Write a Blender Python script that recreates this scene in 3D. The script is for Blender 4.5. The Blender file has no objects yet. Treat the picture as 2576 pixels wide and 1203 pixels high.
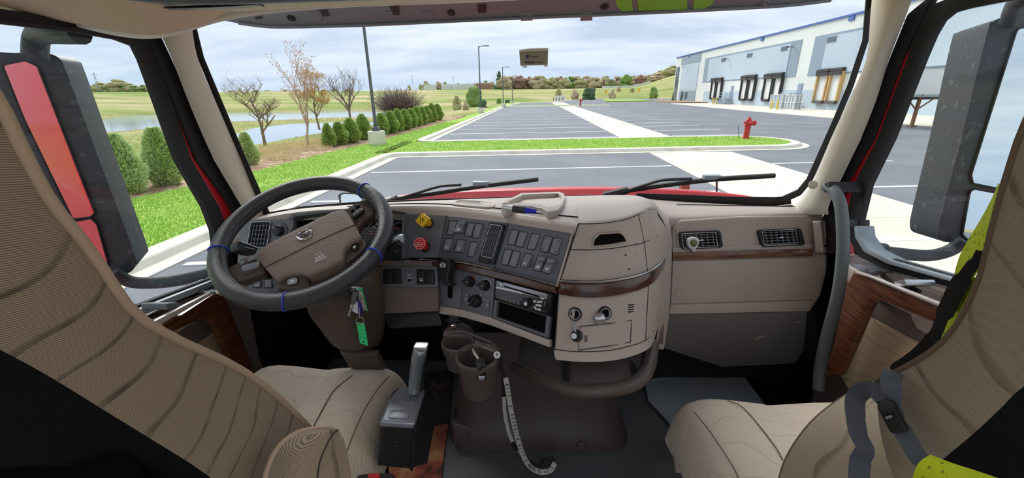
import bpy, bmesh, math, random
from mathutils import Vector as V, Matrix, noise as mnoise
from math import sin, cos, pi, radians, sqrt, atan2

S = bpy.context.scene
COL = S.collection
# ------------------------------------------------------------------ camera
FPX, CX, CY = 1030.0, 1288.0, 601.5
CAM = V((0, 0, 2.55))
_p, _y, _r = radians(19.6), radians(3.0), radians(0.7)
FW = V((-sin(_y) * cos(_p), cos(_y) * cos(_p), -sin(_p)))
_R0 = V((cos(_y), sin(_y), 0)); _U0 = _R0.cross(FW)
RT = _R0 * cos(_r) - _U0 * sin(_r); UP = _U0 * cos(_r) + _R0 * sin(_r)
cd = bpy.data.cameras.new('camera'); cam = bpy.data.objects.new('camera', cd); COL.objects.link(cam)
cd.sensor_fit = 'HORIZONTAL'; cd.sensor_width = 36.0; cd.lens = FPX / 2576 * 36.0
cd.clip_start = 0.02; cd.clip_end = 3000
m3 = Matrix((RT, UP, -FW)).transposed()
cam.matrix_world = Matrix.Translation(CAM) @ m3.to_4x4()
S.camera = cam
# ------------------------------------------------------------------ colour management, sky, sun
S.view_settings.view_transform = 'Standard'
S.view_settings.look = 'None'
S.view_settings.gamma = 1.0
S.view_settings.use_curve_mapping = False
S.view_settings.exposure = 0.85
S.cycles.max_bounces = 7; S.cycles.diffuse_bounces = 4; S.cycles.glossy_bounces = 3; S.cycles.transmission_bounces = 4; S.cycles.transparent_max_bounces = 10
S.cycles.caustics_reflective = False; S.cycles.caustics_refractive = False

def lin(c):
    c = c / 255.0
    return c / 12.92 if c <= 0.04045 else ((c + 0.055) / 1.055) ** 2.4
def rgb(r, g, b): return (lin(r), lin(g), lin(b), 1.0)

w = bpy.data.worlds.new('overcast_sky'); S.world = w; w.use_nodes = True
nt = w.node_tree; nt.nodes.clear()
def N(t, **k):
    n = nt.nodes.new(t)
    for a, b in k.items(): setattr(n, a, b)
    return n
L = nt.links.new
def sky():
    tc = N('ShaderNodeTexCoord'); sp = N('ShaderNodeSeparateXYZ'); L(tc.outputs['Generated'], sp.inputs[0])
    zc = N('ShaderNodeMath', operation='MAXIMUM'); L(sp.outputs['Z'], zc.inputs[0]); zc.inputs[1].default_value = 0.0
    za = N('ShaderNodeMath', operation='ADD'); L(zc.outputs[0], za.inputs[0]); za.inputs[1].default_value = 0.16
    dx = N('ShaderNodeMath', operation='DIVIDE'); L(sp.outputs['X'], dx.inputs[0]); L(za.outputs[0], dx.inputs[1])
    dy = N('ShaderNodeMath', operation='DIVIDE'); L(sp.outputs['Y'], dy.inputs[0]); L(za.outputs[0], dy.inputs[1])
    cb = N('ShaderNodeCombineXYZ'); L(dx.outputs[0], cb.inputs[0]); L(dy.outputs[0], cb.inputs[1])
    mp = N('ShaderNodeMapping'); L(cb.outputs[0], mp.inputs[0]); mp.inputs['Scale'].default_value = (0.75, 1.7, 1); mp.inputs['Rotation'].default_value = (0, 0, 0.12)
    n1 = N('ShaderNodeTexNoise'); L(mp.outputs[0], n1.inputs['Vector'])
    n1.inputs['Scale'].default_value = 0.95; n1.inputs['Detail'].default_value = 8; n1.inputs['Roughness'].default_value = 0.55
    n1.inputs['Distortion'].default_value = 0.25
    r1 = N('ShaderNodeValToRGB'); L(n1.outputs['Fac'], r1.inputs[0])
    e = r1.color_ramp.elements
    e[0].position = 0.34; e[0].color = rgb(196, 209, 231)
    e[1].position = 0.58; e[1].color = rgb(244, 248, 252)
    x = r1.color_ramp.elements.new(0.47); x.color = rgb(222, 232, 246)
    # slightly bluer towards the horizon
    hz = N('ShaderNodeMapRange'); L(zc.outputs[0], hz.inputs[0]); hz.inputs[1].default_value = 0.0; hz.inputs[2].default_value = 0.16
    hz.inputs[3].default_value = 0.75; hz.inputs[4].default_value = 0.0
    mx = N('ShaderNodeMix', data_type='RGBA'); L(hz.outputs[0], mx.inputs[0]); L(r1.outputs[0], mx.inputs[6]); mx.inputs[7].default_value = rgb(196, 214, 240)
    bg = N('ShaderNodeBackground'); L(mx.outputs[2], bg.inputs[0]); bg.inputs[1].default_value = 0.63
    o = N('ShaderNodeOutputWorld'); L(bg.outputs[0], o.inputs[0])
sky()
sd = bpy.data.lights.new('sun', 'SUN'); so = bpy.data.objects.new('sun', sd); COL.objects.link(so)
sd.energy = 2.4; sd.angle = radians(35); sd.color = (1.0, 0.97, 0.92)
so.rotation_euler = (radians(52), 0, radians(205))

# ------------------------------------------------------------------ pixel rays (the photograph is 2576 x 1203)
def ray(px, py): return FW + RT * ((px - CX) / FPX) + UP * ((CY - py) / FPX)
def D(px, py, d): return CAM + ray(px, py) * d
def _on(ax, px, py, v):
    r = ray(px, py); return CAM + r * ((v - CAM[ax]) / r[ax])
def PX(px, py, x): return _on(0, px, py, x)
def PY(px, py, y): return _on(1, px, py, y)
def PZ(px, py, z): return _on(2, px, py, z)
def proj(p):
    q = V(p) - CAM; d = q.dot(FW); return (CX + FPX * q.dot(RT) / d, CY - FPX * q.dot(UP) / d, d)
class PL:
    """a plane of the cab, given by three points; .p puts an image point onto it"""
    def __init__(s, a, b, c):
        s.o = V(a); s.n = (V(b) - s.o).cross(V(c) - s.o).normalized()
        if s.n.dot(CAM - s.o) < 0: s.n = -s.n
    def p(s, px, py, h=0.0):
        r = ray(px, py); return CAM + r * ((s.o + s.n * h - CAM).dot(s.n) / r.dot(s.n))
    def off(s, h):
        q = PL.__new__(PL); q.o = s.o + s.n * h; q.n = s.n.copy(); return q
    def depth(s, px, py): return (s.p(px, py) - CAM).dot(FW)

# ------------------------------------------------------------------ materials
MATS = {}
def mat(name, col, rough=0.5, metal=0.0, bump=None, var=None, spec=0.5, coat=0.0, trans=0.0, ior=1.45, emit=None, stretch=None, sheen=0.0):
    if name in MATS: return MATS[name]
    m = bpy.data.materials.new(name); m.use_nodes = True; MATS[name] = m
    t = m.node_tree; b = t.nodes['Principled BSDF']
    b.inputs['Base Color'].default_value = col; b.inputs['Roughness'].default_value = rough
    b.inputs['Metallic'].default_value = metal; b.inputs['Specular IOR Level'].default_value = spec
    b.inputs['Coat Weight'].default_value = coat; b.inputs['Coat Roughness'].default_value = 0.08
    b.inputs['Transmission Weight'].default_value = trans; b.inputs['IOR'].default_value = ior
    b.inputs['Sheen Weight'].default_value = sheen
    if emit: b.inputs['Emission Color'].default_value = emit[0]; b.inputs['Emission Strength'].default_value = emit[1]
    tc = t.nodes.new('ShaderNodeTexCoord'); src = tc.outputs['Object']
    if stretch:
        mp = t.nodes.new('ShaderNodeMapping'); mp.inputs['Scale'].default_value = stretch; t.links.new(src, mp.inputs[0]); src = mp.outputs[0]
    if var:
        sc, c2, lo, hi = var[:4]; det = var[4] if len(var) > 4 else 5
        n = t.nodes.new('ShaderNodeTexNoise'); n.inputs['Scale'].default_value = sc; n.inputs['Detail'].default_value = det
        t.links.new(src, n.inputs['Vector'])
        r = t.nodes.new('ShaderNodeMapRange'); r.inputs[1].default_value = lo; r.inputs[2].default_value = hi; t.links.new(n.outputs['Fac'], r.inputs[0])
        x = t.nodes.new('ShaderNodeMix'); x.data_type = 'RGBA'; x.inputs[6].default_value = col; x.inputs[7].default_value = c2
        t.links.new(r.outputs[0], x.inputs[0]); t.links.new(x.outputs[2], b.inputs['Base Color'])
    if bump:
        n = t.nodes.new('ShaderNodeTexNoise'); n.inputs['Scale'].default_value = bump[0]; n.inputs['Detail'].default_value = 3
        t.links.new(src, n.inputs['Vector'])
        bp = t.nodes.new('ShaderNodeBump'); bp.inputs['Strength'].default_value = bump[1]; bp.inputs['Distance'].default_value = bump[2] if len(bump) > 2 else 0.002
        t.links.new(n.outputs['Fac'], bp.inputs['Height']); t.links.new(bp.outputs[0], b.inputs['Normal'])
    return m
def glassmat(name, tint, refl=1.0, haze=0.0):
    if name in MATS: return MATS[name]
    m = bpy.data.materials.new(name); m.use_nodes = True; MATS[name] = m
    t = m.node_tree; t.nodes.clear()
    tr = t.nodes.new('ShaderNodeBsdfTransparent'); tr.inputs[0].default_value = tint
    gl = t.nodes.new('ShaderNodeBsdfGlossy'); gl.inputs['Roughness'].default_value = 0.02
    fr = t.nodes.new('ShaderNodeLayerWeight'); po = t.nodes.new('ShaderNodeMath'); po.operation = 'POWER'; po.inputs[1].default_value = 4.0; t.links.new(fr.outputs['Facing'], po.inputs[0])
    mu = t.nodes.new('ShaderNodeMath'); mu.operation = 'MULTIPLY_ADD'; mu.inputs[1].default_value = refl; mu.inputs[2].default_value = 0.012; t.links.new(po.outputs[0], mu.inputs[0])
    mx = t.nodes.new('ShaderNodeMixShader'); t.links.new(mu.outputs[0], mx.inputs[0]); t.links.new(tr.outputs[0], mx.inputs[1]); t.links.new(gl.outputs[0], mx.inputs[2])
    o = t.nodes.new('ShaderNodeOutputMaterial'); t.links.new(mx.outputs[0], o.inputs[0])
    return m
def woodmat(name, c1, c2, rot=(0, 0, 0), sc=(3, 60, 60)):
    m = mat(name, c1, 0.28, coat=0.6)
    t = m.node_tree; b = t.nodes['Principled BSDF']; tc = t.nodes.new('ShaderNodeTexCoord')
    mp = t.nodes.new('ShaderNodeMapping'); mp.inputs['Scale'].default_value = sc; mp.inputs['Rotation'].default_value = rot
    t.links.new(tc.outputs['Object'], mp.inputs[0])
    n = t.nodes.new('ShaderNodeTexNoise'); n.inputs['Scale'].default_value = 2.2; n.inputs['Detail'].default_value = 7; n.inputs['Distortion'].default_value = 0.4
    t.links.new(mp.outputs[0], n.inputs['Vector'])
    r = t.nodes.new('ShaderNodeValToRGB'); r.color_ramp.elements[0].position = 0.34; r.color_ramp.elements[0].color = c2
    r.color_ramp.elements[1].position = 0.66; r.color_ramp.elements[1].color = c1
    t.links.new(n.outputs['Fac'], r.inputs[0]); t.links.new(r.outputs[0], b.inputs['Base Color'])
    return m
def fabricmat(name, c1, c2, line, rib=900.0, ribdir=(0, 0.35, 1), nscale=3.2, nlines=4.0, wid=0.05, ldir=(0, 20, 10)):
    """tan seat cloth: fine ribs and dark contour lines woven into it"""
    m = mat(name, c1, 0.95, spec=0.15, sheen=0.2)
    t = m.node_tree; b = t.nodes['Principled BSDF']; tc = t.nodes.new('ShaderNodeTexCoord')
    def n(ty): return t.nodes.new(ty)
    no = n('ShaderNodeTexNoise'); no.inputs['Scale'].default_value = nscale; no.inputs['Detail'].default_value = 2.5; no.inputs['Roughness'].default_value = 0.45
    mp = n('ShaderNodeMapping'); mp.inputs['Scale'].default_value = (1, 0.7, 1.5); t.links.new(tc.outputs['Object'], mp.inputs[0]); t.links.new(mp.outputs[0], no.inputs['Vector'])
    mu = n('ShaderNodeMath'); mu.operation = 'MULTIPLY'; mu.inputs[1].default_value = nlines; t.links.new(no.outputs['Fac'], mu.inputs[0])
    ld = n('ShaderNodeVectorMath'); ld.operation = 'DOT_PRODUCT'; ld.inputs[1].default_value = ldir; t.links.new(tc.outputs['Object'], ld.inputs[0])
    ad = n('ShaderNodeMath'); ad.operation = 'ADD'; t.links.new(mu.outputs[0], ad.inputs[0]); t.links.new(ld.outputs['Value'], ad.inputs[1])
    fr = n('ShaderNodeMath'); fr.operation = 'FRACT'; t.links.new(ad.outputs[0], fr.inputs[0])
    mr = n('ShaderNodeMapRange'); mr.inputs[1].default_value = wid * 2; mr.inputs[2].default_value = wid; mr.inputs[3].default_value = 0; mr.inputs[4].default_value = 1
    t.links.new(fr.outputs[0], mr.inputs[0])
    vd = n('ShaderNodeVectorMath'); vd.operation = 'DOT_PRODUCT'; vd.inputs[1].default_value = ribdir; t.links.new(tc.outputs['Object'], vd.inputs[0])
    sc = n('ShaderNodeMath'); sc.operation = 'MULTIPLY'; sc.inputs[1].default_value = rib; t.links.new(vd.outputs['Value'], sc.inputs[0])
    si = n('ShaderNodeMath'); si.operation = 'SINE'; t.links.new(sc.outputs[0], si.inputs[0])
    r2 = n('ShaderNodeMapRange'); r2.inputs[1].default_value = -1; r2.inputs[2].default_value = 1; t.links.new(si.outputs[0], r2.inputs[0])
    m1 = n('ShaderNodeMix'); m1.data_type = 'RGBA'; m1.inputs[6].default_value = c2; m1.inputs[7].default_value = c1; t.links.new(r2.outputs[0], m1.inputs[0])
    br = n('ShaderNodeTexNoise'); br.inputs['Scale'].default_value = 40; t.links.new(tc.outputs['Object'], br.inputs['Vector'])
    mul = n('ShaderNodeMath'); mul.operation = 'MULTIPLY'; t.links.new(mr.outputs[0], mul.inputs[0]); t.links.new(br.outputs['Fac'], mul.inputs[1])
    m2 = n('ShaderNodeMix'); m2.data_type = 'RGBA'; t.links.new(m1.outputs[2], m2.inputs[6]); m2.inputs[7].default_value = line; t.links.new(mul.outputs[0], m2.inputs[0])
    t.links.new(m2.outputs[2], b.inputs['Base Color'])
    bp = n('ShaderNodeBump'); bp.inputs['Strength'].default_value = 0.35; bp.inputs['Distance'].default_value = 0.0015; t.links.new(r2.outputs[0], bp.inputs['Height']); t.links.new(bp.outputs[0], b.inputs['Normal'])
    return m

# ------------------------------------------------------------------ mesh builder
class MB:
    def __init__(s): s.v = []; s.f = []
    def add(s, vs, fs):
        o = len(s.v); s.v += [V(p) for p in vs]; s.f += [[o + i for i in f] for f in fs]; return s
    def prism(s, front, vec):
        n = len(front); vec = V(vec); b = [V(p) + vec for p in front]
        s.add(list(front) + b, [list(range(n)), [2 * n - 1 - i for i in range(n)]] + [[i, i + n, (i + 1) % n + n, (i + 1) % n] for i in range(n)]); return s
    def pp(s, pl, poly, h0, h1):
        """prism whose front face shows at the image outline poly, h1 above plane pl, reaching back to h0"""
        return s.prism([pl.p(x, y, h1) for x, y in poly], pl.n * (h0 - h1))
    def frame(s, pl, outer, inner, h0, h1):
        n = len(outer); A = [pl.p(x, y, h1) for x, y in outer]; B = [pl.p(x, y, h1) for x, y in inner]; d = pl.n * (h0 - h1)
        A2 = [p + d for p in A]; B2 = [p + d for p in B]
        f = []
        for i in range(n):
            j = (i + 1) % n
            f += [[i, j, n + j, n + i], [2 * n + i, 3 * n + i, 3 * n + j, 2 * n + j], [i, 2 * n + i, 2 * n + j, j], [n + i, n + j, 3 * n + j, 3 * n + i]]
        s.add(A + B + A2 + B2, f); return s
    def box(s, c, sx, sy, sz, rot=None):
        c = V(c); M = rot if rot else Matrix.Identity(3)
        vs = [c + M @ V((x * sx / 2, y * sy / 2, z * sz / 2)) for z in (-1, 1) for y in (-1, 1) for x in (-1, 1)]
        s.add(vs, [[0, 2, 3, 1], [4, 5, 7, 6], [0, 1, 5, 4], [2, 6, 7, 3], [0, 4, 6, 2], [1, 3, 7, 5]]); return s
    def tube(s, pts, r, n=10, closed=False, cap=True, flat=None):
        pts = [V(p) for p in pts]; k = len(pts); rs = r if isinstance(r, (list, tuple)) else [r] * k
        T = []
        for i in range(k):
            a = pts[i - 1] if (i > 0 or closed) else pts[i]; b = pts[(i + 1) % k] if (i < k - 1 or closed) else pts[i]
            T.append((b - a).normalized())
        u = T[0].orthogonal().normalized() if flat is None else (V(flat) - T[0] * V(flat).dot(T[0])).normalized()
        o = len(s.v); 
        for i in range(k):
            if flat is not None: u = (V(flat) - T[i] * V(flat).dot(T[i])).normalized()
            else: u = (u - T[i] * u.dot(T[i])).normalized()
            w_ = T[i].cross(u)
            ra, rb = (rs[i] if isinstance(rs[i], tuple) else (rs[i], rs[i]))
            for j in range(n):
                a = 2 * pi * j / n; s.v.append(pts[i] + u * (cos(a) * ra) + w_ * (sin(a) * rb))
        for i in range(k if closed else k - 1):
            i2 = (i + 1) % k
            for j in range(n): s.f.append([o + i * n + j, o + i * n + (j + 1) % n, o + i2 * n + (j + 1) % n, o + i2 * n + j])
        if cap and not closed: s.f.append([o + j for j in range(n)][::-1]); s.f.append([o + (k - 1) * n + j for j in range(n)])
        return s
    def strip(s, pts, half, nrm, th=0.002):
        """a flat band: centre points, half width vector list or function, thickness along nrm"""
        k = len(pts); o = len(s.v)
        for i in range(k):
            p = V(pts[i]); hv = V(half[i]); nn = V(nrm[i]) * th / 2
            s.v += [p - hv - nn, p + hv - nn, p + hv + nn, p - hv + nn]
        for i in range(k - 1):
            a = o + 4 * i; b = a + 4
            for j in range(4): s.f.append([a + j, a + (j + 1) % 4, b + (j + 1) % 4, b + j])
        s.f.append([o + 3, o + 2, o + 1, o]); e = o + 4 * (k - 1); s.f.append([e, e + 1, e + 2, e + 3]); return s
    def lathe(s, o, ax, prof, n=20, cap=True):
        ax = V(ax).normalized(); u = ax.orthogonal().normalized(); w_ = ax.cross(u); o = V(o); b = len(s.v)
        for r, h in prof:
            for j in range(n):
                a = 2 * pi * j / n; s.v.append(o + ax * h + (u * cos(a) + w_ * sin(a)) * r)
        for i in range(len(prof) - 1):
            for j in range(n): s.f.append([b + i * n + j, b + i * n + (j + 1) % n, b + (i + 1) * n + (j + 1) % n, b + (i + 1) * n + j])
        if cap:
            s.f.append([b + j for j in range(n)][::-1]); e = b + (len(prof) - 1) * n; s.f.append([e + j for j in range(n)])
        return s
    def grid(s, rows, closed_u=False, thick=None):
        """rows of points; thick: vector or float -> closed slab along averaged normals"""
        nr, nc = len(rows), len(rows[0]); rows = [[V(p) for p in r] for r in rows]
        o = len(s.v); s.v += [p for r in rows for p in r]
        F = []
        for i in range(nr - 1):
            for j in range(nc if closed_u else nc - 1): F.append([i * nc + j, i * nc + (j + 1) % nc, (i + 1) * nc + (j + 1) % nc, (i + 1) * nc + j])
        s.f += [[o + q for q in f] for f in F]
        if thick is not None:
            b = len(s.v); tv = V(thick) if not isinstance(thick, (int, float)) else None
            flat = [p for r in rows for p in r]
            if tv is None:
                nn = [V((0, 0, 0)) for _ in flat]
                for f in F:
                    q = (flat[f[1]] - flat[f[0]]).cross(flat[f[3]] - flat[f[0]]) + (flat[f[3]] - flat[f[2]]).cross(flat[f[1]] - flat[f[2]])
                    for i in f: nn[i] += q
                s.v += [p - (n_.normalized() * thick if n_.length > 0 else V()) for p, n_ in zip(flat, nn)]
            else: s.v += [p + tv for p in flat]
            s.f += [[b + q for q in f[::-1]] for f in F]
            ed = [(i * nc, (i + 1) * nc) for i in range(nr - 1)] + [((i + 1) * nc + nc - 1, i * nc + nc - 1) for i in range(nr - 1)] if not closed_u else []
            ed += [(j + 1, j) for j in range(nc - 1)] + [((nr - 1) * nc + j, (nr - 1) * nc + j + 1) for j in range(nc - 1)]
            for a, c in ed: s.f.append([o + a, o + c, b + c, b + a])
        return s
    def build(s, name, material, parent=None, bevel=0.0, seg=2, smooth=40, sub=0, recalc=True):
        me = bpy.data.meshes.new(name); me.from_pydata([tuple(p) for p in s.v], [], s.f)
        bm = bmesh.new(); bm.from_mesh(me)
        if recalc: bmesh.ops.remove_doubles(bm, verts=bm.verts, dist=1e-6); bmesh.ops.recalc_face_normals(bm, faces=bm.faces)
        if bevel > 0:
            ed = [e for e in bm.edges if len(e.link_faces) == 2 and e.calc_face_angle(0) > radians(30)]
            bmesh.ops.bevel(bm, geom=ed, offset=bevel, segments=seg, affect='EDGES', profile=0.6, clamp_overlap=True)
        bm.to_mesh(me); bm.free()
        if material: me.materials.append(MATS[material] if isinstance(material, str) else material)
        if smooth:
            me.shade_smooth(); me.set_sharp_from_angle(angle=radians(smooth))
        o = bpy.data.objects.new(name, me); COL.objects.link(o)
        if sub:
            md = o.modifiers.new('sub', 'SUBSURF'); md.levels = sub; md.render_levels = sub
        if parent is not None: par(o, parent)
        return o
def par(o, parent):
    o.parent = parent; o.matrix_parent_inverse = Matrix.Translation(-parent.location)
def tag(o, label, cat, group=None, kind=None):
    if label: o['label'] = label
    if cat: o['category'] = cat
    if group: o['group'] = group
    if kind: o['kind'] = kind
    return o
def struct(o, label=None):
    o['kind'] = 'structure'
    if label: o['label'] = label
    return o
def thing(name, label, cat, loc, group=None):
    o = bpy.data.objects.new(name, None); COL.objects.link(o); o.location = loc; o.empty_display_size = 0.05
    return tag(o, label, cat, group)
def copy_tree(o, parent=None):
    c = o.copy(); COL.objects.link(c)
    if parent is not None: c.parent = parent; c.matrix_parent_inverse = o.matrix_parent_inverse.copy()
    for ch in list(o.children): copy_tree(ch, c)
    return c
def part_copy(o, name=None):
    c = o.copy(); COL.objects.link(c); return c
# ------------------------------------------------------------------ outlines
def rq(q, r=0.2, k=4):
    """rounded polygon from image corners; r = share of the shorter neighbouring side"""
    out = []; n = len(q)
    for i in range(n):
        a, b, c = V(q[i - 1]), V(q[i]), V(q[(i + 1) % n])
        m = min((a - b).length, (c - b).length) * r
        p0 = b + (a - b).normalized() * m; p1 = b + (c - b).normalized() * m
        for j in range(k + 1):
            t = j / k; p = p0 * (1 - t) ** 2 + b * (2 * t * (1 - t)) + p1 * t * t; out.append((p.x, p.y))
    return out
def shrink(poly, f):
    cx = sum(p[0] for p in poly) / len(poly); cy = sum(p[1] for p in poly) / len(poly)
    return [(cx + (p[0] - cx) * f, cy + (p[1] - cy) * f) for p in poly]
def inset(poly, d):
    n = len(poly); out = []
    A = sum(poly[i][0] * poly[(i + 1) % n][1] - poly[(i + 1) % n][0] * poly[i][1] for i in range(n))
    sg = 1 if A > 0 else -1
    for i in range(n):
        a, b, c = V(poly[i - 1]), V(poly[i]), V(poly[(i + 1) % n])
        e1 = (b - a).normalized() if (b - a).length > 1e-9 else V((0, 0)); e2 = (c - b).normalized() if (c - b).length > 1e-9 else e1
        n1 = V((-e1.y, e1.x)) * sg; n2 = V((-e2.y, e2.x)) * sg; m = (n1 + n2)
        m = m.normalized() if m.length > 1e-6 else n1
        p = b + m * d; out.append((p.x, p.y))
    return out
def cr(pts, k=6, closed=False):
    """Catmull-Rom through points"""
    P = [V(p) for p in pts]; n = len(P); out = []
    for i in range(n if closed else n - 1):
        if closed: p0, p1, p2, p3 = P[i - 1], P[i], P[(i + 1) % n], P[(i + 2) % n]
        else: p0 = P[i - 1] if i > 0 else P[0] * 2 - P[1]; p1 = P[i]; p2 = P[i + 1]; p3 = P[i + 2] if i + 2 < n else P[-1] * 2 - P[-2]
        for j in range(k):
            t = j / k
            out.append(0.5 * (2 * p1 + (p2 - p0) * t + (2 * p0 - 5 * p1 + 4 * p2 - p3) * t * t + (3 * p1 - p0 - 3 * p2 + p3) * t ** 3))
    if not closed: out.append(P[-1].copy())
    return out
def loft(rows, ku=4, kv=4):
    a = [cr(r, ku) for r in rows]
    cols = [cr([a[i][j] for i in range(len(a))], kv) for j in range(len(a[0]))]
    return [[cols[j][i] for j in range(len(cols))] for i in range(len(cols[0]))]
def quadpt(q, u, v):
    """point of an image quad tl,tr,br,bl at u (across), v (down)"""
    a, b, c, d = q
    return ((a[0] * (1 - u) + b[0] * u) * (1 - v) + (d[0] * (1 - u) + c[0] * u) * v, (a[1] * (1 - u) + b[1] * u) * (1 - v) + (d[1] * (1 - u) + c[1] * u) * v)
def sub_q(q, u0, u1, v0, v1): return [quadpt(q, u0, v0), quadpt(q, u1, v0), quadpt(q, u1, v1), quadpt(q, u0, v1)]
# ------------------------------------------------------------------ lettering
def text(name, body, material, o, xd, yd, size, parent=None, th=0.0004, align='CENTER', sx=1.0, bold=False):
    cu = bpy.data.curves.new('t', 'FONT'); cu.body = body; cu.size = size; cu.extrude = th; cu.align_x = align; cu.align_y = 'CENTER'
    cu.resolution_u = 2
    if bold: cu.offset = size * 0.02
    ob = bpy.data.objects.new('t', cu); COL.objects.link(ob)
    dg = bpy.context.evaluated_depsgraph_get(); me = bpy.data.meshes.new_from_object(ob.evaluated_get(dg)); bpy.data.objects.remove(ob)
    xd = V(xd).normalized(); yd = (V(yd) - xd * V(yd).dot(xd)).normalized(); z = xd.cross(yd)
    M = Matrix((xd * sx, yd, z)).transposed().to_4x4(); M.translation = V(o); me.transform(M)
    me.materials.clear(); me.materials.append(MATS[material]); me.name = name
    r = bpy.data.objects.new(name, me); COL.objects.link(r)
    if parent is not None: par(r, parent)
    return r
def text_px(name, body, material, pl, p0, p1, hpx, parent, h=0.001, **k):
    """lettering along image points p0 -> p1 on plane pl, hpx tall in the picture"""
    a, b = pl.p(*p0, h), pl.p(*p1, h); xd = b - a; mid = (a + b) / 2
    q = pl.p((p0[0] + p1[0]) / 2, (p0[1] + p1[1]) / 2 - hpx, h); size = (q - mid).length * 1.35
    yd = pl.n.cross(xd)
    r = text(name, body, material, mid, xd, yd, size, None, **k)
    xs = [(v.co - mid).dot(xd.normalized()) for v in r.data.vertices]; wd = max(xs) - min(xs)
    f = xd.length / max(wd, 1e-6); X = xd.normalized()
    for v in r.data.vertices: v.co += X * ((v.co - mid).dot(X) * (f - 1))
    if parent is not None: par(r, parent)
    return r
random.seed(7)
# ================================================================== OUTDOORS
mat('asphalt', rgb(117, 119, 126), 0.9, bump=(60, 0.4, 0.01), var=(0.35, rgb(132, 134, 141), 0.35, 0.7, 8), spec=0.2)
mat('concrete', rgb(224, 216, 201), 0.9, bump=(30, 0.3, 0.01), var=(0.5, rgb(208, 200, 184), 0.4, 0.75, 7), spec=0.2)
mat('kerb_concrete', rgb(221, 216, 202), 0.9, bump=(30, 0.3, 0.01), var=(1.5, rgb(196, 190, 176), 0.45, 0.8, 7), spec=0.2)
mat('line_paint', rgb(238, 238, 238), 0.8, var=(6, rgb(205, 206, 208), 0.55, 0.75), spec=0.2)
mat('lawn', rgb(146, 182, 78), 0.95, bump=(25, 0.8, 0.04), var=(1.2, rgb(168, 194, 100), 0.35, 0.7, 8), spec=0.1)
mat('grass_blade', rgb(162, 202, 88), 0.8, var=(0.8, rgb(186, 214, 112), 0.4, 0.65), spec=0.15)
mat('dry_grass', rgb(226, 206, 166), 0.9, var=(0.8, rgb(188, 182, 116), 0.5, 0.7), spec=0.1)
mat('mulch', rgb(150, 120, 92), 0.95, var=(5, rgb(196, 176, 148), 0.45, 0.6), bump=(20, 0.8, 0.03), spec=0.1)
mat('shrub_green', rgb(160, 186, 100), 0.8, var=(3, rgb(192, 212, 134), 0.4, 0.65), spec=0.15)
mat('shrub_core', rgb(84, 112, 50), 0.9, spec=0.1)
mat('pale_shrub', rgb(196, 216, 148), 0.8, var=(3, rgb(216, 230, 174), 0.4, 0.65), spec=0.15)
mat('bark', rgb(150, 132, 112), 0.95, var=(12, rgb(116, 98, 82), 0.4, 0.65), spec=0.1)
mat('bark_red', rgb(186, 160, 142), 0.95, spec=0.1)
mat('bud_red', rgb(214, 172, 156), 0.9, spec=0.1)
mat('tawny_leaf', rgb(206, 166, 104), 0.9, spec=0.1)
mat('twig_dark', rgb(136, 118, 110), 0.95, spec=0.1)
for nm, c, c2 in (('far_olive', (184, 178, 132), (160, 158, 112)), ('far_tan', (194, 176, 146), (172, 152, 124)), ('far_green', (140, 170, 90), (118, 148, 76)),
                  ('far_russet', (164, 130, 114), (142, 110, 98)), ('far_dark', (96, 116, 88), (74, 96, 72)), ('far_mid', (134, 158, 92), (110, 134, 76))):
    mat(nm, rgb(*c), 0.95, var=(0.7, rgb(*c2), 0.4, 0.6, 8), bump=(2.0, 0.5, 0.4), spec=0.05)
mat('water', rgb(150, 168, 190), 0.08, bump=(1.2, 0.05, 0.05), spec=0.6)
mat('pole_dark', rgb(88, 92, 98), 0.5)
mat('hydrant_red', rgb(190, 42, 46), 0.45)
mat('chain_dark', rgb(60, 60, 64), 0.6)
mat('wall_white', rgb(224, 226, 222), 0.85, var=(0.15, rgb(214, 218, 216), 0.4, 0.7))
mat('wall_pale_blue', rgb(186, 200, 212), 0.85, var=(0.1, rgb(178, 193, 206), 0.4, 0.7))
mat('wall_grey_blue', rgb(143, 158, 172), 0.85, var=(0.1, rgb(137, 152, 166), 0.4, 0.7))
mat('coping_blue', rgb(62, 98, 168), 0.5)
mat('window_dark', rgb(88, 98, 108), 0.12, spec=0.8)
mat('seal_black', rgb(58, 56, 56), 0.8)
mat('dock_white', rgb(226, 227, 224), 0.6)
mat('seal_tan', rgb(196, 164, 112), 0.8)
mat('steel_grey', rgb(158, 172, 180), 0.5)
mat('bollard_yellow', rgb(226, 190, 60), 0.6)
mat('trailer_white', rgb(232, 232, 230), 0.5)
mat('trailer_dark', rgb(92, 88, 84), 0.7)
mat('rust', rgb(140, 102, 76), 0.8)
mat('sign_yellow', rgb(236, 180, 40), 0.6)
mat('roof_grey', rgb(128, 122, 118), 0.9)
mat('brick_red', rgb(170, 128, 108), 0.9)

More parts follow.
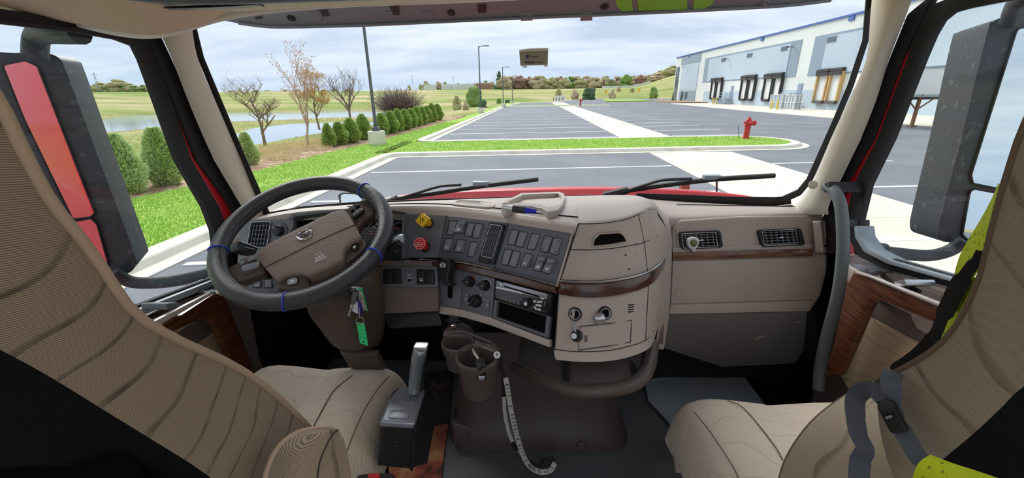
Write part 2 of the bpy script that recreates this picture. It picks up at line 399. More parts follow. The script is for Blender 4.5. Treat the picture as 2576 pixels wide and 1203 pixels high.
def G(px, py, z=0.0): return PZ(px, py, z)
def sdist(poly, x, y):
    ins = False; dm = 1e9; n = len(poly)
    for i in range(n):
        x1, y1 = poly[i]; x2, y2 = poly[(i + 1) % n]
        if (y1 > y) != (y2 > y) and x < (x2 - x1) * (y - y1) / (y2 - y1) + x1: ins = not ins
        dx, dy = x2 - x1, y2 - y1; t = max(0, min(1, ((x - x1) * dx + (y - y1) * dy) / (dx * dx + dy * dy + 1e-12)))
        d = (x - x1 - t * dx) ** 2 + (y - y1 - t * dy) ** 2
        if d < dm: dm = d
    return -sqrt(dm) if ins else sqrt(dm)
def sstep(a, b, x):
    t = max(0, min(1, (x - a) / (b - a))); return t * t * (3 - 2 * t)
LOT = [(-6.3, -40), (-6.3, 60), (-6.0, 92), (-5.1, 100), (-3.4, 116), (5.7, 125), (14.2, 156), (24, 172), (40, 168), (52, 160), (60, 160), (90, 160), (90, -40)]
PA_px = [(225, 308), (330, 291), (470, 285), (560, 283), (700, 283), (850, 279), (960, 281), (1010, 288), (1000, 295), (850, 296), (700, 303), (590, 306), (480, 311), (400, 322), (240, 336)]
PB_px = [(560, 352), (640, 322), (720, 312), (830, 308), (920, 306), (960, 312), (900, 322), (830, 332), (760, 342), (700, 354), (640, 366), (560, 372)]
WZ = -1.6
PONDS = [[tuple(G(x, y, WZ))[:2] for x, y in q] for q in (PA_px, PB_px)]
def hz(x, y):
    d = sqrt(x * x + y * y)
    a = 6.2 * sstep(115, 330, d) - 0.75 + 0.35 * mnoise.noise(V((x * 0.02, y * 0.02, 0)))
    az = atan2(x, max(y, 1e-3))
    a += 10.5 * sstep(0.2, 0.36, az) * sstep(190, 330, d)
    if y < -30 or d > 380: a += 0
    s = sdist(LOT, x, y)
    if s < 0.5: return -0.2
    near = 0.02 - 0.8 * sstep(4.5, 14, s)
    k = sstep(14, 30, s)
    z = near * (1 - k) + min(a, a) * k
    for q in PONDS:
        p = sdist(q, x, y)
        if p < 16: z = min(z, WZ + 0.5 * max(p, -1.5) * 0.55 - 0.06) if p < 0 else z * sstep(0, 16, p) + (WZ + 0.03) * (1 - sstep(0, 16, p))
    return z
def terrain():
    mb = MB(); xs = [-330 + i * 4.5 for i in range(0, 50)] + [-105 + i * 2.0 for i in range(0, 52)] + [0 + i * 6.0 for i in range(0, 56)]
    ys = [-60 + i * 5 for i in range(0, 12)] + [0 + i * 2.0 for i in range(0, 65)] + [130 + i * 5.0 for i in range(0, 60)]
    mb.grid([[V((x, y, hz(x, y))) for x in xs] for y in ys])
    m = mat('meadow', rgb(148, 158, 84), 0.95, bump=(6, 1.0, 0.08), spec=0.05)
    t = m.node_tree; b = t.nodes['Principled BSDF']; tc = t.nodes.new('ShaderNodeTexCoord')
    mp = t.nodes.new('ShaderNodeMapping'); mp.inputs['Scale'].default_value = (0.022, 0.05, 0.05); t.links.new(tc.outputs['Object'], mp.inputs[0])
    n1 = t.nodes.new('ShaderNodeTexNoise'); n1.inputs['Scale'].default_value = 1; n1.inputs['Detail'].default_value = 9; n1.inputs['Roughness'].default_value = 0.62; t.links.new(mp.outputs[0], n1.inputs['Vector'])
    r = t.nodes.new('ShaderNodeValToRGB'); t.links.new(n1.outputs['Fac'], r.inputs[0]); e = r.color_ramp.elements
    e[0].position = 0.36; e[0].color = rgb(122, 142, 72); e[1].position = 0.62; e[1].color = rgb(192, 178, 140)
    x = e.new(0.46); x.color = rgb(146, 156, 90); x = e.new(0.54); x.color = rgb(170, 166, 116)
    t.links.new(r.outputs[0], b.inputs['Base Color'])
    o = mb.build('meadow_ground', m, smooth=180, recalc=False); struct(o, 'rolling spring meadow of green and straw coloured grass around the lot')
terrain()
for i, q in enumerate(PONDS):
    mb = MB(); big = []
    cx = sum(p[0] for p in q) / len(q); cy = sum(p[1] for p in q) / len(q)
    big = [V((cx + (p[0] - cx) * 1.03, cy + (p[1] - cy) * 1.03, WZ)) for p in q]
    mb.prism(big, (0, 0, -0.25)); o = mb.build('pond', 'water', smooth=0)
    tag(o, ['wide pale pond stretching across the meadow at left', 'nearer pond lying behind the bare trees and dry reeds'][i], 'pond')
# asphalt, kerbs, lines, walks
mb = MB(); mb.prism([V((x, y, 0)) for x, y in LOT], (0, 0, -0.3)); lot = mb.build('asphalt_lot', 'asphalt', smooth=0); struct(lot, 'dark grey asphalt of the truck parking lot')
SL = 0.112
def slab(name, poly, z0, z1, m, parent=None, bevel=0.0):
    mb = MB(); mb.prism([V((x, y, z1)) for x, y in poly], (0, 0, z0 - z1)); return mb.build(name, m, parent, bevel=bevel, smooth=30)
WX0, WX1 = 5.15, 8.75
def lane_y(y, x): return y + SL * x
walkY = [(-30, -25)]
yy = -25.0; k = 0
wk = bpy.data.objects.new('concrete_walk', None); COL.objects.link(wk); struct(wk, 'pale concrete walkway strip running through the parking lot')
while yy < 18.0:
    y2 = min(yy + 4.2, lane_y(18.2, 5)); slab('slab', [(WX0, yy + 0.01), (WX1, yy + 0.01), (WX1, y2 - 0.01), (WX0, y2 - 0.01)], -0.1, 0.012, 'concrete', wk); yy = y2
    if y2 >= 18.6: break
yy = 24.8
while yy < 83:
    y2 = yy + 4.4; slab('slab', [(WX0, yy + 0.01), (WX1 - 0.5, yy + 0.01), (WX1 - 0.5, y2 - 0.01), (WX0, y2 - 0.01)], -0.1, 0.012, 'concrete', wk); yy = y2
yy = 92
while yy < 122: slab('slab', [(WX0 - .2, yy), (WX1 - 0.5, yy), (WX1 - 0.5, yy + 5.98), (WX0 - .2, yy + 5.98)], -0.1, 0.012, 'concrete', wk); yy += 6
ln = bpy.data.objects.new('painted_lines', None); COL.objects.link(ln); struct(ln, 'white painted parking stall lines on the asphalt')
def pline(x0, x1, y): slab('line', [(x0, lane_y(y, x0)), (x1, lane_y(y, x1)), (x1, lane_y(y, x1) + 0.13), (x0, lane_y(y, x0) + 0.13)], 0.0, 0.018, 'line_paint', ln)
for y in (-1.6, 2.4, 6.4, 10.4, 14.45):
    pline(-5.6, 5.0, y); pline(5.2, 8.7, y); pline(8.8, 13.4, y)
for i in range(15):
    y = 25.2 - 0.4 + i * 3.75
    pline(-5.6, 5.0, y); pline(8.4, 13.0, y)
for y in (6.7, 10.6): pass
# kerbs with gutters: left side of both lots, and around the grass islands
def kerb(name, pts, label, wd=0.42, zt=0.15, gut=0.35, side=1):
    """pts: line of the kerb face; body lies to the left of travel when side=1; a flat gutter pan to the other side"""
    root = bpy.data.objects.new(name, None); COL.objects.link(root); struct(root, label)
    n = len(pts); nr = []
    for i in range(n):
        a = V(pts[max(i - 1, 0)]); b = V(pts[min(i + 1, n - 1)]); t = (b - a).normalized(); nr.append(V((-t.y, t.x)) * side)
    # split into stones of about 3 m
    acc = 0; st = 0
    for i in range(1, n):
        acc += (V(pts[i]) - V(pts[i - 1])).length
        if acc > 3.6 or i == n - 1:
            mb = MB(); rows = []
            for j in range(st, i + 1):
                p = V(pts[j]); u = nr[j]
                pr = [(-gut, 0.0), (-gut, 0.022), (-0.02, 0.022), (0.03, zt - 0.02), (0.06, zt), (wd, zt), (wd, 0.0)]
                rows.append([V((p.x + u.x * a, p.y + u.y * a, z)) for a, z in pr])
            mb.grid(rows, closed_u=True); nc = 7; mb.f.append(list(range(nc))[::-1]); mb.f.append([len(mb.v) - nc + q for q in range(nc)])
            mb.build('kerb_stone', 'kerb_concrete', root, smooth=25); st = i; acc = 0
    return root
def seg(a, b, step=0.9):
    a, b = V(a), V(b); k = max(1, int((b - a).length / step)); return [tuple(a.lerp(b, i / k)) for i in range(k + 1)]
IY0, IY1 = 18.35, 23.35
def arc(c, r, a0, a1, k=8): return [(c[0] + r * cos(a0 + (a1 - a0) * i / k), c[1] + r * sin(a0 + (a1 - a0) * i / k)) for i in range(k + 1)]
left1 = seg((-6.1, -25), (-6.1, IY0 - 1.35)) + arc((-5.6, IY0 - 1.1), 0.5, pi, pi / 2, 3)
nose = lane_y(IY0, 10.8), lane_y(IY1, 10.8)
rr = (nose[1] - nose[0]) / 2
isl = seg((-5.3, lane_y(IY0, -5.3)), (10.6, lane_y(IY0, 10.6))) + arc((10.8, (nose[0] + nose[1]) / 2), rr, -pi / 2, pi / 2, 12)[1:] + seg((10.4, lane_y(IY1, 10.4)), (-5.4, lane_y(IY1, -5.4)))
kerb('kerb_verge', left1 + isl + arc((-5.5, IY1 + 0.2), 0.6, -pi / 2, -pi, 3) + seg((-6.1, IY1 + 0.6), (-5.9, 84)) , 'pale concrete kerb along the lawn and round the near grass island')
kerb('kerb_far', seg((-5.2, 84.2), (13.5, 86.2)) + arc((13.6, 88.0), 1.8, -pi / 2, pi / 2, 8) + seg((13, 89.8), (-4.6, 88.8)) + seg((-5.4, 90), (-5.1, 99), 2) + [(-3.4, 116), (5.7, 125), (14.2, 156), (24, 172), (40, 168)], 'pale concrete kerb round the far end of the lot')
LW = 0.13
isl_poly = [(-7.0, lane_y(IY0, -7) + .3)] + [(x, y + 0.38) for x, y in seg((-5.3, lane_y(IY0, -5.3)), (10.6, lane_y(IY0, 10.6)))] + arc((10.8, (nose[0] + nose[1]) / 2), rr - 0.38, -pi / 2, pi / 2, 12)[1:] + [(x, y - 0.38) for x, y in seg((10.4, lane_y(IY1, 10.4)), (-5.4, lane_y(IY1, -5.4)))] + [(-7, lane_y(IY1, -7) - .1)]
o = slab('grass_island', isl_poly, -0.1, LW, 'lawn'); struct(o, 'narrow grass island between the parking bays')
o = slab('grass_island', [(-6, 84.6), (13.4, 86.6), (14.9, 88), (13, 89.4), (-6, 88.4)], -0.1, LW, 'lawn'); struct(o, 'far thin grass island across the lot')
vl = [(-6.45, -25)] + [(-6.45, y) for y in range(-20, 84, 4)] + [(-6.2, 88), (-5.6, 99), (-4.0, 116), (5.7, 126.5), (4, 131), (-6, 124), (-7, 103), (-7.4, 54), (-8.1, 36.6), (-8.6, 22.8), (-9.3, 17.1), (-9.5, 13.8), (-9.9, 11.2), (-10.3, 9.4), (-11, 4), (-12, -25)]
mb = MB(); mb.prism([V((x, y, LW)) for x, y in vl], (0, 0, -0.35)); o = mb.build('lawn_verge', 'lawn', smooth=0); struct(o, 'bright green lawn strip beside the kerb')
ml = [(-8.0, 36.6), (-8.5, 22.8), (-9.2, 17.1), (-9.4, 13.8), (-9.8, 11.2), (-10.2, 9.4), (-10.9, 4), (-12.5, 4), (-12.2, 10), (-12.0, 16), (-11.5, 24), (-10.9, 40), (-10, 52), (-8.2, 52)]
mb = MB(); mb.prism([V((x, y, 0.10)) for x, y in ml], (0, 0, -0.3)); o = mb.build('mulch_bed', 'mulch', smooth=0); struct(o, 'brown mulch bed under the row of shrubs')
o = slab('dock_apron', [(27.5, -40), (38.6, -40), (38.6, 96), (30, 96), (28.2, 60)], -0.1, 0.03, 'concrete'); struct(o, 'pale concrete apron along the loading docks')
slab('mulch_bed', [(33.5, 100), (38.5, 97), (38.5, 121), (33, 121), (32, 108)], -0.1, 0.25, 'mulch'); struct(bpy.data.objects['mulch_bed.001'], 'brown mulch bed at the warehouse corner')
o = slab('grass_island', [(20, 120), (33, 121), (34, 140), (24, 150)], -0.1, 0.2, 'lawn'); struct(o, 'patch of grass by the warehouse corner')

# grass blades on the near verge and island (nobody could count them)
def blades(name, label, spots, m, hh, ww, z0):
    mb = MB()
    for x, y in spots:
        a = random.random() * pi; h = hh * random.uniform(0.6, 1.3); lx, ly = random.uniform(-1, 1) * h * 0.5, random.uniform(-1, 1) * h * 0.5
        c, s_ = cos(a) * ww, sin(a) * ww; z = z0(x, y) if callable(z0) else z0
        o = len(mb.v); mb.v += [V((x - c, y - s_, z)), V((x + c, y + s_, z)), V((x + lx, y + ly, z + h))]; mb.f.append([o, o + 1, o + 2])
    o = mb.build(name, m, smooth=0, recalc=False); tag(o, label, 'grass', kind='stuff'); return o
sp = []
while len(sp) < 42000:
    y = 4 + 34 * random.random() ** 1.8; x = random.uniform(-11.0, -6.55)
    if sdist(vl, x, y) < -0.05: sp.append((x, y))
blades('lawn_grass', 'short green grass blades growing on the lawn strip', sp, 'grass_blade', 0.055, 0.012, LW - 0.005)
sp = []
while len(sp) < 16000:
    x = random.uniform(-7, 13); y = random.uniform(17, 25.5)
    if sdist(isl_poly, x, y) < -0.05: sp.append((x, y))
blades('island_grass', 'short green grass blades on the near grass island', sp, 'grass_blade', 0.06, 0.014, LW - 0.005)
sp = []
while len(sp) < 7000:
    q = (random.uniform(590, 840), random.uniform(352, 402)) if random.random() < 0.7 else (random.uniform(600, 760), random.uniform(390, 430))
    p = G(q[0], q[1], -0.3)
    if -25 < p.x < -9.7 and not (sdist(PONDS[1], p.x, p.y) < 0): sp.append((p.x, p.y))
blades('reed_grass', 'tall straw coloured reed grass between the shrubs and the pond', sp, 'dry_grass', 0.28, 0.02, lambda x, y: hz(x, y) - 0.03)
sp = []
while len(sp) < 14000:
    x = random.uniform(-110, -14); y = random.uniform(18, 150)
    dd = min(sdist(q, x, y) for q in PONDS)
    if 0.3 < dd < 9: sp.append((x, y))
blades('shore_grass', 'straw coloured grass fringing the pond shores', sp, 'dry_grass', 0.2, 0.06, lambda x, y: hz(x, y) - 0.03)

# ------------------------------------------------------------------ plants
def leafy(rx, ry, rz, n, seed, taper=0.55, leaf=0.1, up=0.6):
    """dense upright evergreen: leaf sprays over an egg-shaped body; z from 0 to 2*rz"""
    rd = random.Random(seed); mb = MB()
    for i in range(n):
        t = rd.random() ** 0.85; a = rd.random() * 2 * pi
        prof = (sin(pi * min(1, (t * 0.93 + 0.07))) ** 0.6) * (1 - taper * t) * (0.86 + 0.26 * mnoise.noise(V((cos(a) * 1.5, sin(a) * 1.5, t * 4 + seed))))
        rr_ = rd.uniform(0.72, 1.0); p = V((cos(a) * rx * prof * rr_, sin(a) * ry * prof * rr_, 2 * rz * t))
        d = V((cos(a), sin(a), up + rd.uniform(-.3, .5))).normalized(); s = leaf * rd.uniform(0.6, 1.4)
        u = d.orthogonal().normalized(); u.rotate(Matrix.Rotation(rd.random() * 6.28, 3, d))
        o = len(mb.v); mb.v += [p - u * s * 0.33, p + u * s * 0.33, p + d * s + u * s * .1]; mb.f.append([o, o + 1, o + 2])
    return mb
def core(rx, ry, rz, seed, taper=0.55, n=12, m=8):
    mb = MB(); rows = []
    for i in range(m + 1):
        t = i / m; row = []
        for j in range(n):
            a = 2 * pi * j / n; prof = (sin(pi * min(1, max(0.001, t * 0.93 + 0.06))) ** 0.6) * (1 - taper * t) * (0.74 + 0.2 * mnoise.noise(V((cos(a) * 1.5, sin(a) * 1.5, t * 4 + seed))))
            row.append(V((cos(a) * rx * prof, sin(a) * ry * prof, 2 * rz * t * 0.97)))
        rows.append(row)
    mb.grid(rows, closed_u=True); mb.f.append(list(range(n))[::-1]); mb.f.append([m * n + q for q in range(n)]); return mb
SH = {}
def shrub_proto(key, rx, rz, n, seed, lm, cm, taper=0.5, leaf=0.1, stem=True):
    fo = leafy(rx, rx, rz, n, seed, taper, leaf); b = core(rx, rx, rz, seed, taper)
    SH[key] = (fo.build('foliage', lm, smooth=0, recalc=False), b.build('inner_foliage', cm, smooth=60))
    SH[key][0].hide_render = SH[key][1].hide_render = False
    if stem:
        t = MB(); t.tube([(0, 0, -0.25), (0.01, 0, rz * 0.7)], [0.05 * rx / .5, 0.03 * rx / .5], 6); SH[key] += (t.build('stem', 'bark'),)
    for o in SH[key]: COL.objects.unlink(o)
def plant(key, name, label, cat, loc, sc=(1, 1, 1), rz=0.0, group=None):
    r = thing(name, label, cat, loc, group); r.scale = sc if not isinstance(sc, (int, float)) else (sc,) * 3; r.rotation_euler = (0, 0, rz)
    for o in SH[key]:
        c = o.copy(); COL.objects.link(c); c.parent = r
    return r
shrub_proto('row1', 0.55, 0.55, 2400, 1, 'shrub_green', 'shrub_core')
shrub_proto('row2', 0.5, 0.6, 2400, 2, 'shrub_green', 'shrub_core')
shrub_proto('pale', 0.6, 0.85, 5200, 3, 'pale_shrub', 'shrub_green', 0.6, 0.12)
row = [(830, 370, 320), (857, 365, 312), (886, 360, 303), (917, 352, 298), (962, 340, 290), (985, 336, 285), (1003, 331, 283), (1020, 327, 280), (1036, 322, 278), (1050, 318, 276), (1063, 314, 273), (1075, 310, 271), (1088, 307, 268), (1102, 303, 266)]
ords = ['first', 'second', 'third', 'fourth', 'fifth', 'sixth', 'seventh', 'eighth', 'ninth', 'tenth', 'eleventh', 'twelfth', 'thirteenth', 'fourteenth']
for i, (x, y, t) in enumerate(row):
    p = G(x, y, 0.08); d = (p - CAM).dot(FW); h = (y - t) / FPX * d * 1.02
    plant('row1' if i % 3 else 'row2', 'evergreen_shrub', f'rounded green evergreen shrub, {ords[i]} from the near end of the row', 'shrub', p, (h / 1.1, h / 1.1, h / 1.1), i * 1.7, 'evergreen shrubs in a row along the lawn')
for x, y, t, lb in ((630, 415, 338, 'pale green evergreen shrub standing alone behind the left windshield pillar'), (330, 488, 345, 'feathery pale green shrub in the left side window, nearest the mirror'), (425, 466, 330, 'feathery pale green shrub in the left side window, nearest the pillar')):
    p = G(x, y, 0.08); d = (p - CAM).dot(FW); h = (y - t) / FPX * d
    plant('pale', 'evergreen_shrub', lb, 'shrub', p, (h / 1.7 * 1.15, h / 1.7 * 1.15, h / 1.7), x * .1)
def bare_tree(name, label, px, py, top, seed, spread=0.75, levels=5, r0=0.09, tz=-0.3, m='bark', low=0.3, buds=None, kids=3, leanx=0.0):
    p = G(px, py, tz); d = (p - CAM).dot(FW); H = (py - top) / FPX * d * 1.02
    rd = random.Random(seed); tr = MB(); br = MB(); bd = MB(); tips = []
    def grow(a, dr, ln_, r, lv, mb):
        pts = [a]; q = a.copy(); dd = dr.copy()
        for i in range(3):
            dd = (dd + V((rd.uniform(-1, 1), rd.uniform(-1, 1), rd.uniform(-.3, .7))) * 0.16).normalized(); q = q + dd * ln_ / 3; pts.append(q.copy())
        mb.tube(pts, [r, r * .85, r * .7, r * .5], 5 if lv < 2 else 3, cap=False)
        if lv >= levels: tips.append(q); return
        for c in range(kids if lv else kids + 2):
            t = rd.uniform(0.35, 1.0) if lv else rd.uniform(low, 1.0)
            k = min(2, int(t * 3)); s = pts[k].lerp(pts[k + 1], t * 3 - k)
            a2 = rd.random() * 2 * pi; sd_ = V((cos(a2), sin(a2), rd.uniform(-.1, .5)))
            nd = (dd * (1 - spread) + sd_ * spread + V((0, 0, 0.22))).normalized()
            grow(s, nd, ln_ * rd.uniform(0.5, 0.78), r * 0.55, lv + 1, br)
    grow(V((0, 0, -0.2)), V((leanx, 0, 1)).normalized(), H * 0.42, r0, 0, tr)
    top_ = max((q.z for q in tips), default=1); f = H / top_
    for mb in (tr, br): mb.v = [V((v.x * f, v.y * f, v.z * f)) for v in mb.v]
    root = thing(name, label, 'tree', p)
    a = tr.build('trunk', m, smooth=60, recalc=False); a.parent = root
    b = br.build('branches', m, smooth=60, recalc=False); b.parent = root
    if buds:
        for q in tips:
            for _ in range(4):
                c = q * f + V((rd.uniform(-1, 1), rd.uniform(-1, 1), rd.uniform(-1, .4))) * 0.14 * H / 4; u = V((rd.uniform(-1, 1), rd.uniform(-1, 1), rd.uniform(-1, 1))) * 0.03 * H / 4; w2 = u.orthogonal()
                o = len(bd.v); bd.v += [c - u, c + u, c + w2]; bd.f.append([o, o + 1, o + 2])
        e = bd.build('buds', buds, smooth=0, recalc=False); e.parent = root; e['kind'] = 'stuff'
    return root
bare_tree('bare_tree', 'large bare tree with spreading brown branches by the pond, nearest the left pillar', 667, 365, 190, 11, 0.66, 6, 0.10, tz=-0.4)
bare_tree('young_tree', 'slim young tree with reddish buds, tallest of the bare trees', 775, 378, 128, 5, 0.33, 4, 0.05, tz=-0.1, m='bark_red', buds='bud_red', low=0.35)
bare_tree('bare_tree', 'bare tree with forked dark trunk between the young tree and the lamp post', 803, 322, 186, 21, 0.62, 6, 0.11, tz=-1.0, buds='tawny_leaf')
bare_tree('bare_tree', 'rounded bare tree at the water just left of the near lamp post', 882, 304, 174, 37, 0.58, 6, 0.14, tz=-1.1)
# dark thicket
def thicket(name, label, px, py, wpx, hpx, m, seed, n=900, tz=-1.2):
    p = G(px, py, tz); d = (p - CAM).dot(FW); W2 = wpx / FPX * d / 2; H = hpx / FPX * d; rd = random.Random(seed); mb = MB()
    for i in range(n):
        a = rd.random() * 2 * pi; e = rd.uniform(0.15, 1.45); q = V((0, 0, -0.2)) + V((rd.uniform(-.5, .5) * W2, rd.uniform(-.3, .3) * W2, 0)); dr = V((cos(a) * cos(e), sin(a) * cos(e), sin(e)))
        ln_ = rd.uniform(0.5, 1.0); pts = [q]
        for k in range(4):
            dr = (dr + V((rd.uniform(-1, 1), rd.uniform(-1, 1), rd.uniform(-.5, .4))) * .3).normalized(); q = q + V((dr.x * W2, dr.y * W2, dr.z * H)) * ln_ / 4; pts.append(q.copy())
        mb.tube(pts, [0.06, .05, .045, .04, .03], 3, cap=False)
    r = thing(name, label, 'bush', p); b = mb.build('branches', m, smooth=60, recalc=False); b.parent = r
thicket('bare_thicket', 'wide dark leafless thicket behind the shrub row right of the near lamp post', 1003, 276, 130, 62, 'twig_dark', 3)

# crown meshes for the trees far away
CR = {}
def crown(key, m, seed, rx, rzz, n=26, trunk=0.35, cone=False):
    rd = random.Random(seed); mb = MB(); tr = MB()
    for i in range(n):
        t = rd.random(); a = rd.random() * 2 * pi; pr = (1 - t) if cone else sin(pi * (t * .8 + .15)) ** 0.7
        c = V((cos(a) * rx * pr * rd.uniform(.1, .75), sin(a) * rx * pr * rd.uniform(.1, .75), trunk + t * (1 - trunk) * 0.92)); s = rd.uniform(.11, .2) * (rx / .4) * (0.6 + 0.7 * pr)
        bm = bmesh.new(); bmesh.ops.create_icosphere(bm, subdivisions=2, radius=1)
        for v in bm.verts: v.co *= 1 + 0.55 * mnoise.noise(v.co * 2.6 + V((seed, i, 0)))
        o = len(mb.v); mb.v += [c + V((v.co.x * s, v.co.y * s, v.co.z * s * rzz)) for v in bm.verts]; mb.f += [[o + q.index for q in f.verts] for f in bm.faces]; bm.free()
    tr.tube([(0, 0, -0.15), (0.01, 0, 0.35), (0, 0.01, 0.75)], [0.035, 0.028, 0.012], 5)
    for i in range(7):
        a = rd.random() * 6.28; tr.tube([(0, 0, rd.uniform(.25, .5)), (cos(a) * rx * .6, sin(a) * rx * .6, rd.uniform(.6, .95))], [0.018, 0.006], 3, cap=False)
    CR[key] = (mb.build('crown', m, smooth=180, recalc=False), tr.build('trunk', 'bark'))
    for o in CR[key]: COL.objects.unlink(o)
for i, k in enumerate(('far_olive', 'far_tan', 'far_green', 'far_russet', 'far_mid')):
    crown(k, k, i + 3, 0.42, 0.9, 30, 0.06)
crown('far_dark', 'far_dark', 9, 0.26, 1.0, 34, 0.08, True); crown('bushy', 'far_mid', 12, 0.55, 0.8, 30, 0.05); crown('bushy_dark', 'far_dark', 13, 0.6, 0.75, 34, 0.05); crown('bushy_tan', 'far_tan', 14, 0.55, 0.8, 24, 0.05); crown('bushy_pale', 'far_olive', 15, .5, .9, 26, .05)
LBL = {'far_olive': 'olive budding tree in the far tree line', 'far_tan': 'tan leafless tree in the far tree line', 'far_green': 'fresh green tree in the far tree line', 'far_russet': 'russet brown tree in the far tree line', 'far_mid': 'mid green tree in the far tree line'}
def ftree(key, px, base, top, dist, wf=1.0, label=None, name='distant_tree', group='trees of the far tree line', cat='tree'):
    x, y = D(px, base, dist)[:2]; z = hz(x, y); q = D(px, base, dist)
    h = (base - top) / FPX * dist
    r = thing(name, label or LBL[key], cat, V((x, y, z - 0.2)), group); hh = (q.z - z) + h
    r.scale = (h * wf, h * wf, max(hh, h * 0.6)); r.rotation_euler = (0, 0, px * 0.37)
    for o in CR[key]:
        c = o.copy(); COL.objects.link(c); c.parent = r
rd = random.Random(4)
keys = ['far_tan', 'far_olive', 'far_tan', 'far_russet', 'far_olive', 'far_mid', 'far_tan', 'far_olive']
for i in range(34):
    x = 1272 + i * 12.6 + rd.uniform(-3, 3); tp = 199 + rd.uniform(-5, 5) - max(0, (x - 1560)) * 0.05 - (8 if x > 1655 else 0)
    if abs(x - 1573) < 9: continue
    ftree(keys[i % 8] if rd.random() > .2 else 'far_tan', x, 226 - max(0, x - 1560) * 0.06, tp - 3, 300 + (i % 3 - 1) * 22 + rd.uniform(-5, 5), 1.3)
ftree('far_green', 1574, 222, 190, 282, 1.0, 'rounded bright green tree standing out in the far tree line', group=None)
ftree('far_russet', 1287, 222, 195, 285, 1.0); ftree('far_russet', 1332, 223, 194, 285, 1.0); ftree('far_russet', 1537, 222, 201, 280, 1.0)
for x, t in ((1668, 190), (1680, 183), (1692, 178), (1703, 176), (1645, 192), (1632, 190), (1618, 192)): ftree('far_olive', x, 214, t, 310, 1.2)
ftree('far_dark', 1256, 222, 180, 290, 1.15, 'tall dark spruce left of the far tree line', 'distant_spruce', None)
for x, t, k in ((1030, 214, 'far_olive'), (1072, 205, 'far_olive'), (1103, 205, 'far_tan'), (1120, 207, 'far_mid'), (1153, 209, 'far_olive'), (1195, 210, 'far_olive'), (1222, 204, 'far_mid'), (1238, 206, 'far_olive'), (1058, 212, 'far_olive')):
    ftree(k, x, 222, t, 330, 1.2, {'far_olive': 'small olive tree on the skyline by the far sheds', 'far_tan': 'small bare tree on the skyline between the far sheds', 'far_mid': 'small green tree on the skyline by the far sheds'}[k], group='trees by the far sheds')
for i in range(26):
    x = 195 + i * 8.5 + rd.uniform(-3, 3); ftree('far_olive' if i % 3 else 'far_mid', x, 245, 222 + rd.uniform(-6, 6) - (14 if abs(x - 300) < 14 or abs(x - 255) < 10 else 0), 235, 1.3, {0: 'mid green tree in the belt beyond the left side window', 1: 'olive tree in the belt beyond the left side window'}[1 if i % 3 else 0], group='tree belt beyond the left side window')
for i in range(10):
    ftree('far_olive', 575 + i * 34 + rd.uniform(-8, 8), 238 - i * .8, 229 - i * .6, 300, 1.9, 'low olive tree on the left skyline behind the bare trees', group='low skyline trees at left')
# bushes at the end of the lot
for px, b, t, d, wf, k, lb in ((1196, 270, 222, 88, 0.85, 'bushy', 'tall dense green bush behind the second lamp post'), (1215, 272, 250, 80, .9, 'bushy_dark', 'dark green shrub at the foot of the second lamp post'), (1480, 250, 221, 150, 0.95, 'bushy_dark', 'broad dark pine bush at the end of the lot'), (1445, 250, 226, 152, 0.8, 'bushy_tan', 'tawny bush left of the dark pine at the lot end'),
                               (1405, 251, 224, 160, .7, 'bushy_pale', 'pale yellow green willow bush behind the white sign'), (1255, 262, 247, 112, .9, 'bushy', 'small green bush beside the third lamp post'), (1276, 262, 250, 116, 1.0, 'bushy_dark', 'low dark bush between the far lamp posts'), (1642, 242, 221, 170, 1.0, 'bushy', 'green bush in the meadow left of the warehouse'), (1556, 228, 218, 210, 1.1, 'bushy_tan', 'tan bush in the meadow right of the yellow signs'),
                               (1150, 275, 243, 84, 0.7, 'bushy_pale', 'pale yellow green sapling clump beyond the shrub row'), (1172, 280, 252, 70, 0.5, 'bushy_tan', 'tawny reed clump at the end of the shrub row'), (1540, 246, 226, 168, .8, 'bushy_tan', 'tan reed clump behind the end kerb'),
                               (1692, 247, 228, 108, .55, 'far_dark', 'small conical evergreen nearest the warehouse corner'), (1714, 243, 226, 106, .55, 'far_dark', 'small conical evergreen before the corner glass'), (1746, 245, 227, 103, .5, 'far_dark', 'small conical evergreen under the corner windows'), (1590, 232, 222, 200, 1.2, 'bushy_pale', 'low pale bush under the bright green tree')):
    ftree(k, px, b, t, d, wf, lb, 'meadow_bush' if k != 'far_dark' else 'small_conifer', None, 'bush')

# ------------------------------------------------------------------ lamp posts, hydrants
def lamp(px, py, topy, topx, lb, arm=1.1):
    b = G(px, py, 0.0); d = (b - CAM).dot(FW); r = thing('lamp_post', lb, 'lamp post', b, 'lamp posts along the lawn')
    H = PY(topx, topy, b.y).z
    f = 1.0
    mb = MB(); mb.lathe(b, (0, 0, 1), [(0.44, -0.2), (0.44, 0.76), (0.41, 0.8)], 24); mb.build('concrete_base', 'kerb_concrete', r, bevel=0.01)
    mb = MB(); mb.box(b + V((0, 0, 0.9)), 0.34, 0.34, 0.2); mb.build('base_cover', 'pole_dark', r, bevel=0.02)
    mb = MB(); mb.prism([b + V((x, y, H)) for x, y in ((-.055, -.055), (.055, -.055), (.055, .055), (-.055, .055))], (0, 0, 0)); mb.v = []; mb.f = []
    mb.tube([b + V((0, 0, 0.95)), b + V((0, 0, H))], [0.085, 0.065], 8); mb.build('pole', 'pole_dark', r)
    mb = MB(); mb.tube([b + V((0, 0, H - 0.15)), b + V((0.25, 0, H - .02)), b + V((arm * .5, 0, H))], 0.04, 6); mb.build('arm', 'pole_dark', r)
    mb = MB(); mb.box(b + V((arm * 0.85, 0, H + .02)), 0.75, 0.32, 0.1); mb.build('lamp_head', 'pole_dark', r, bevel=0.02)
lamp(951, 369, -40, 908, 'nearest lamp post, its square concrete base beside the shrub row')
lamp(1210, 287, 116, 1206, 'second lamp post along the lawn, beside the tall green bush')
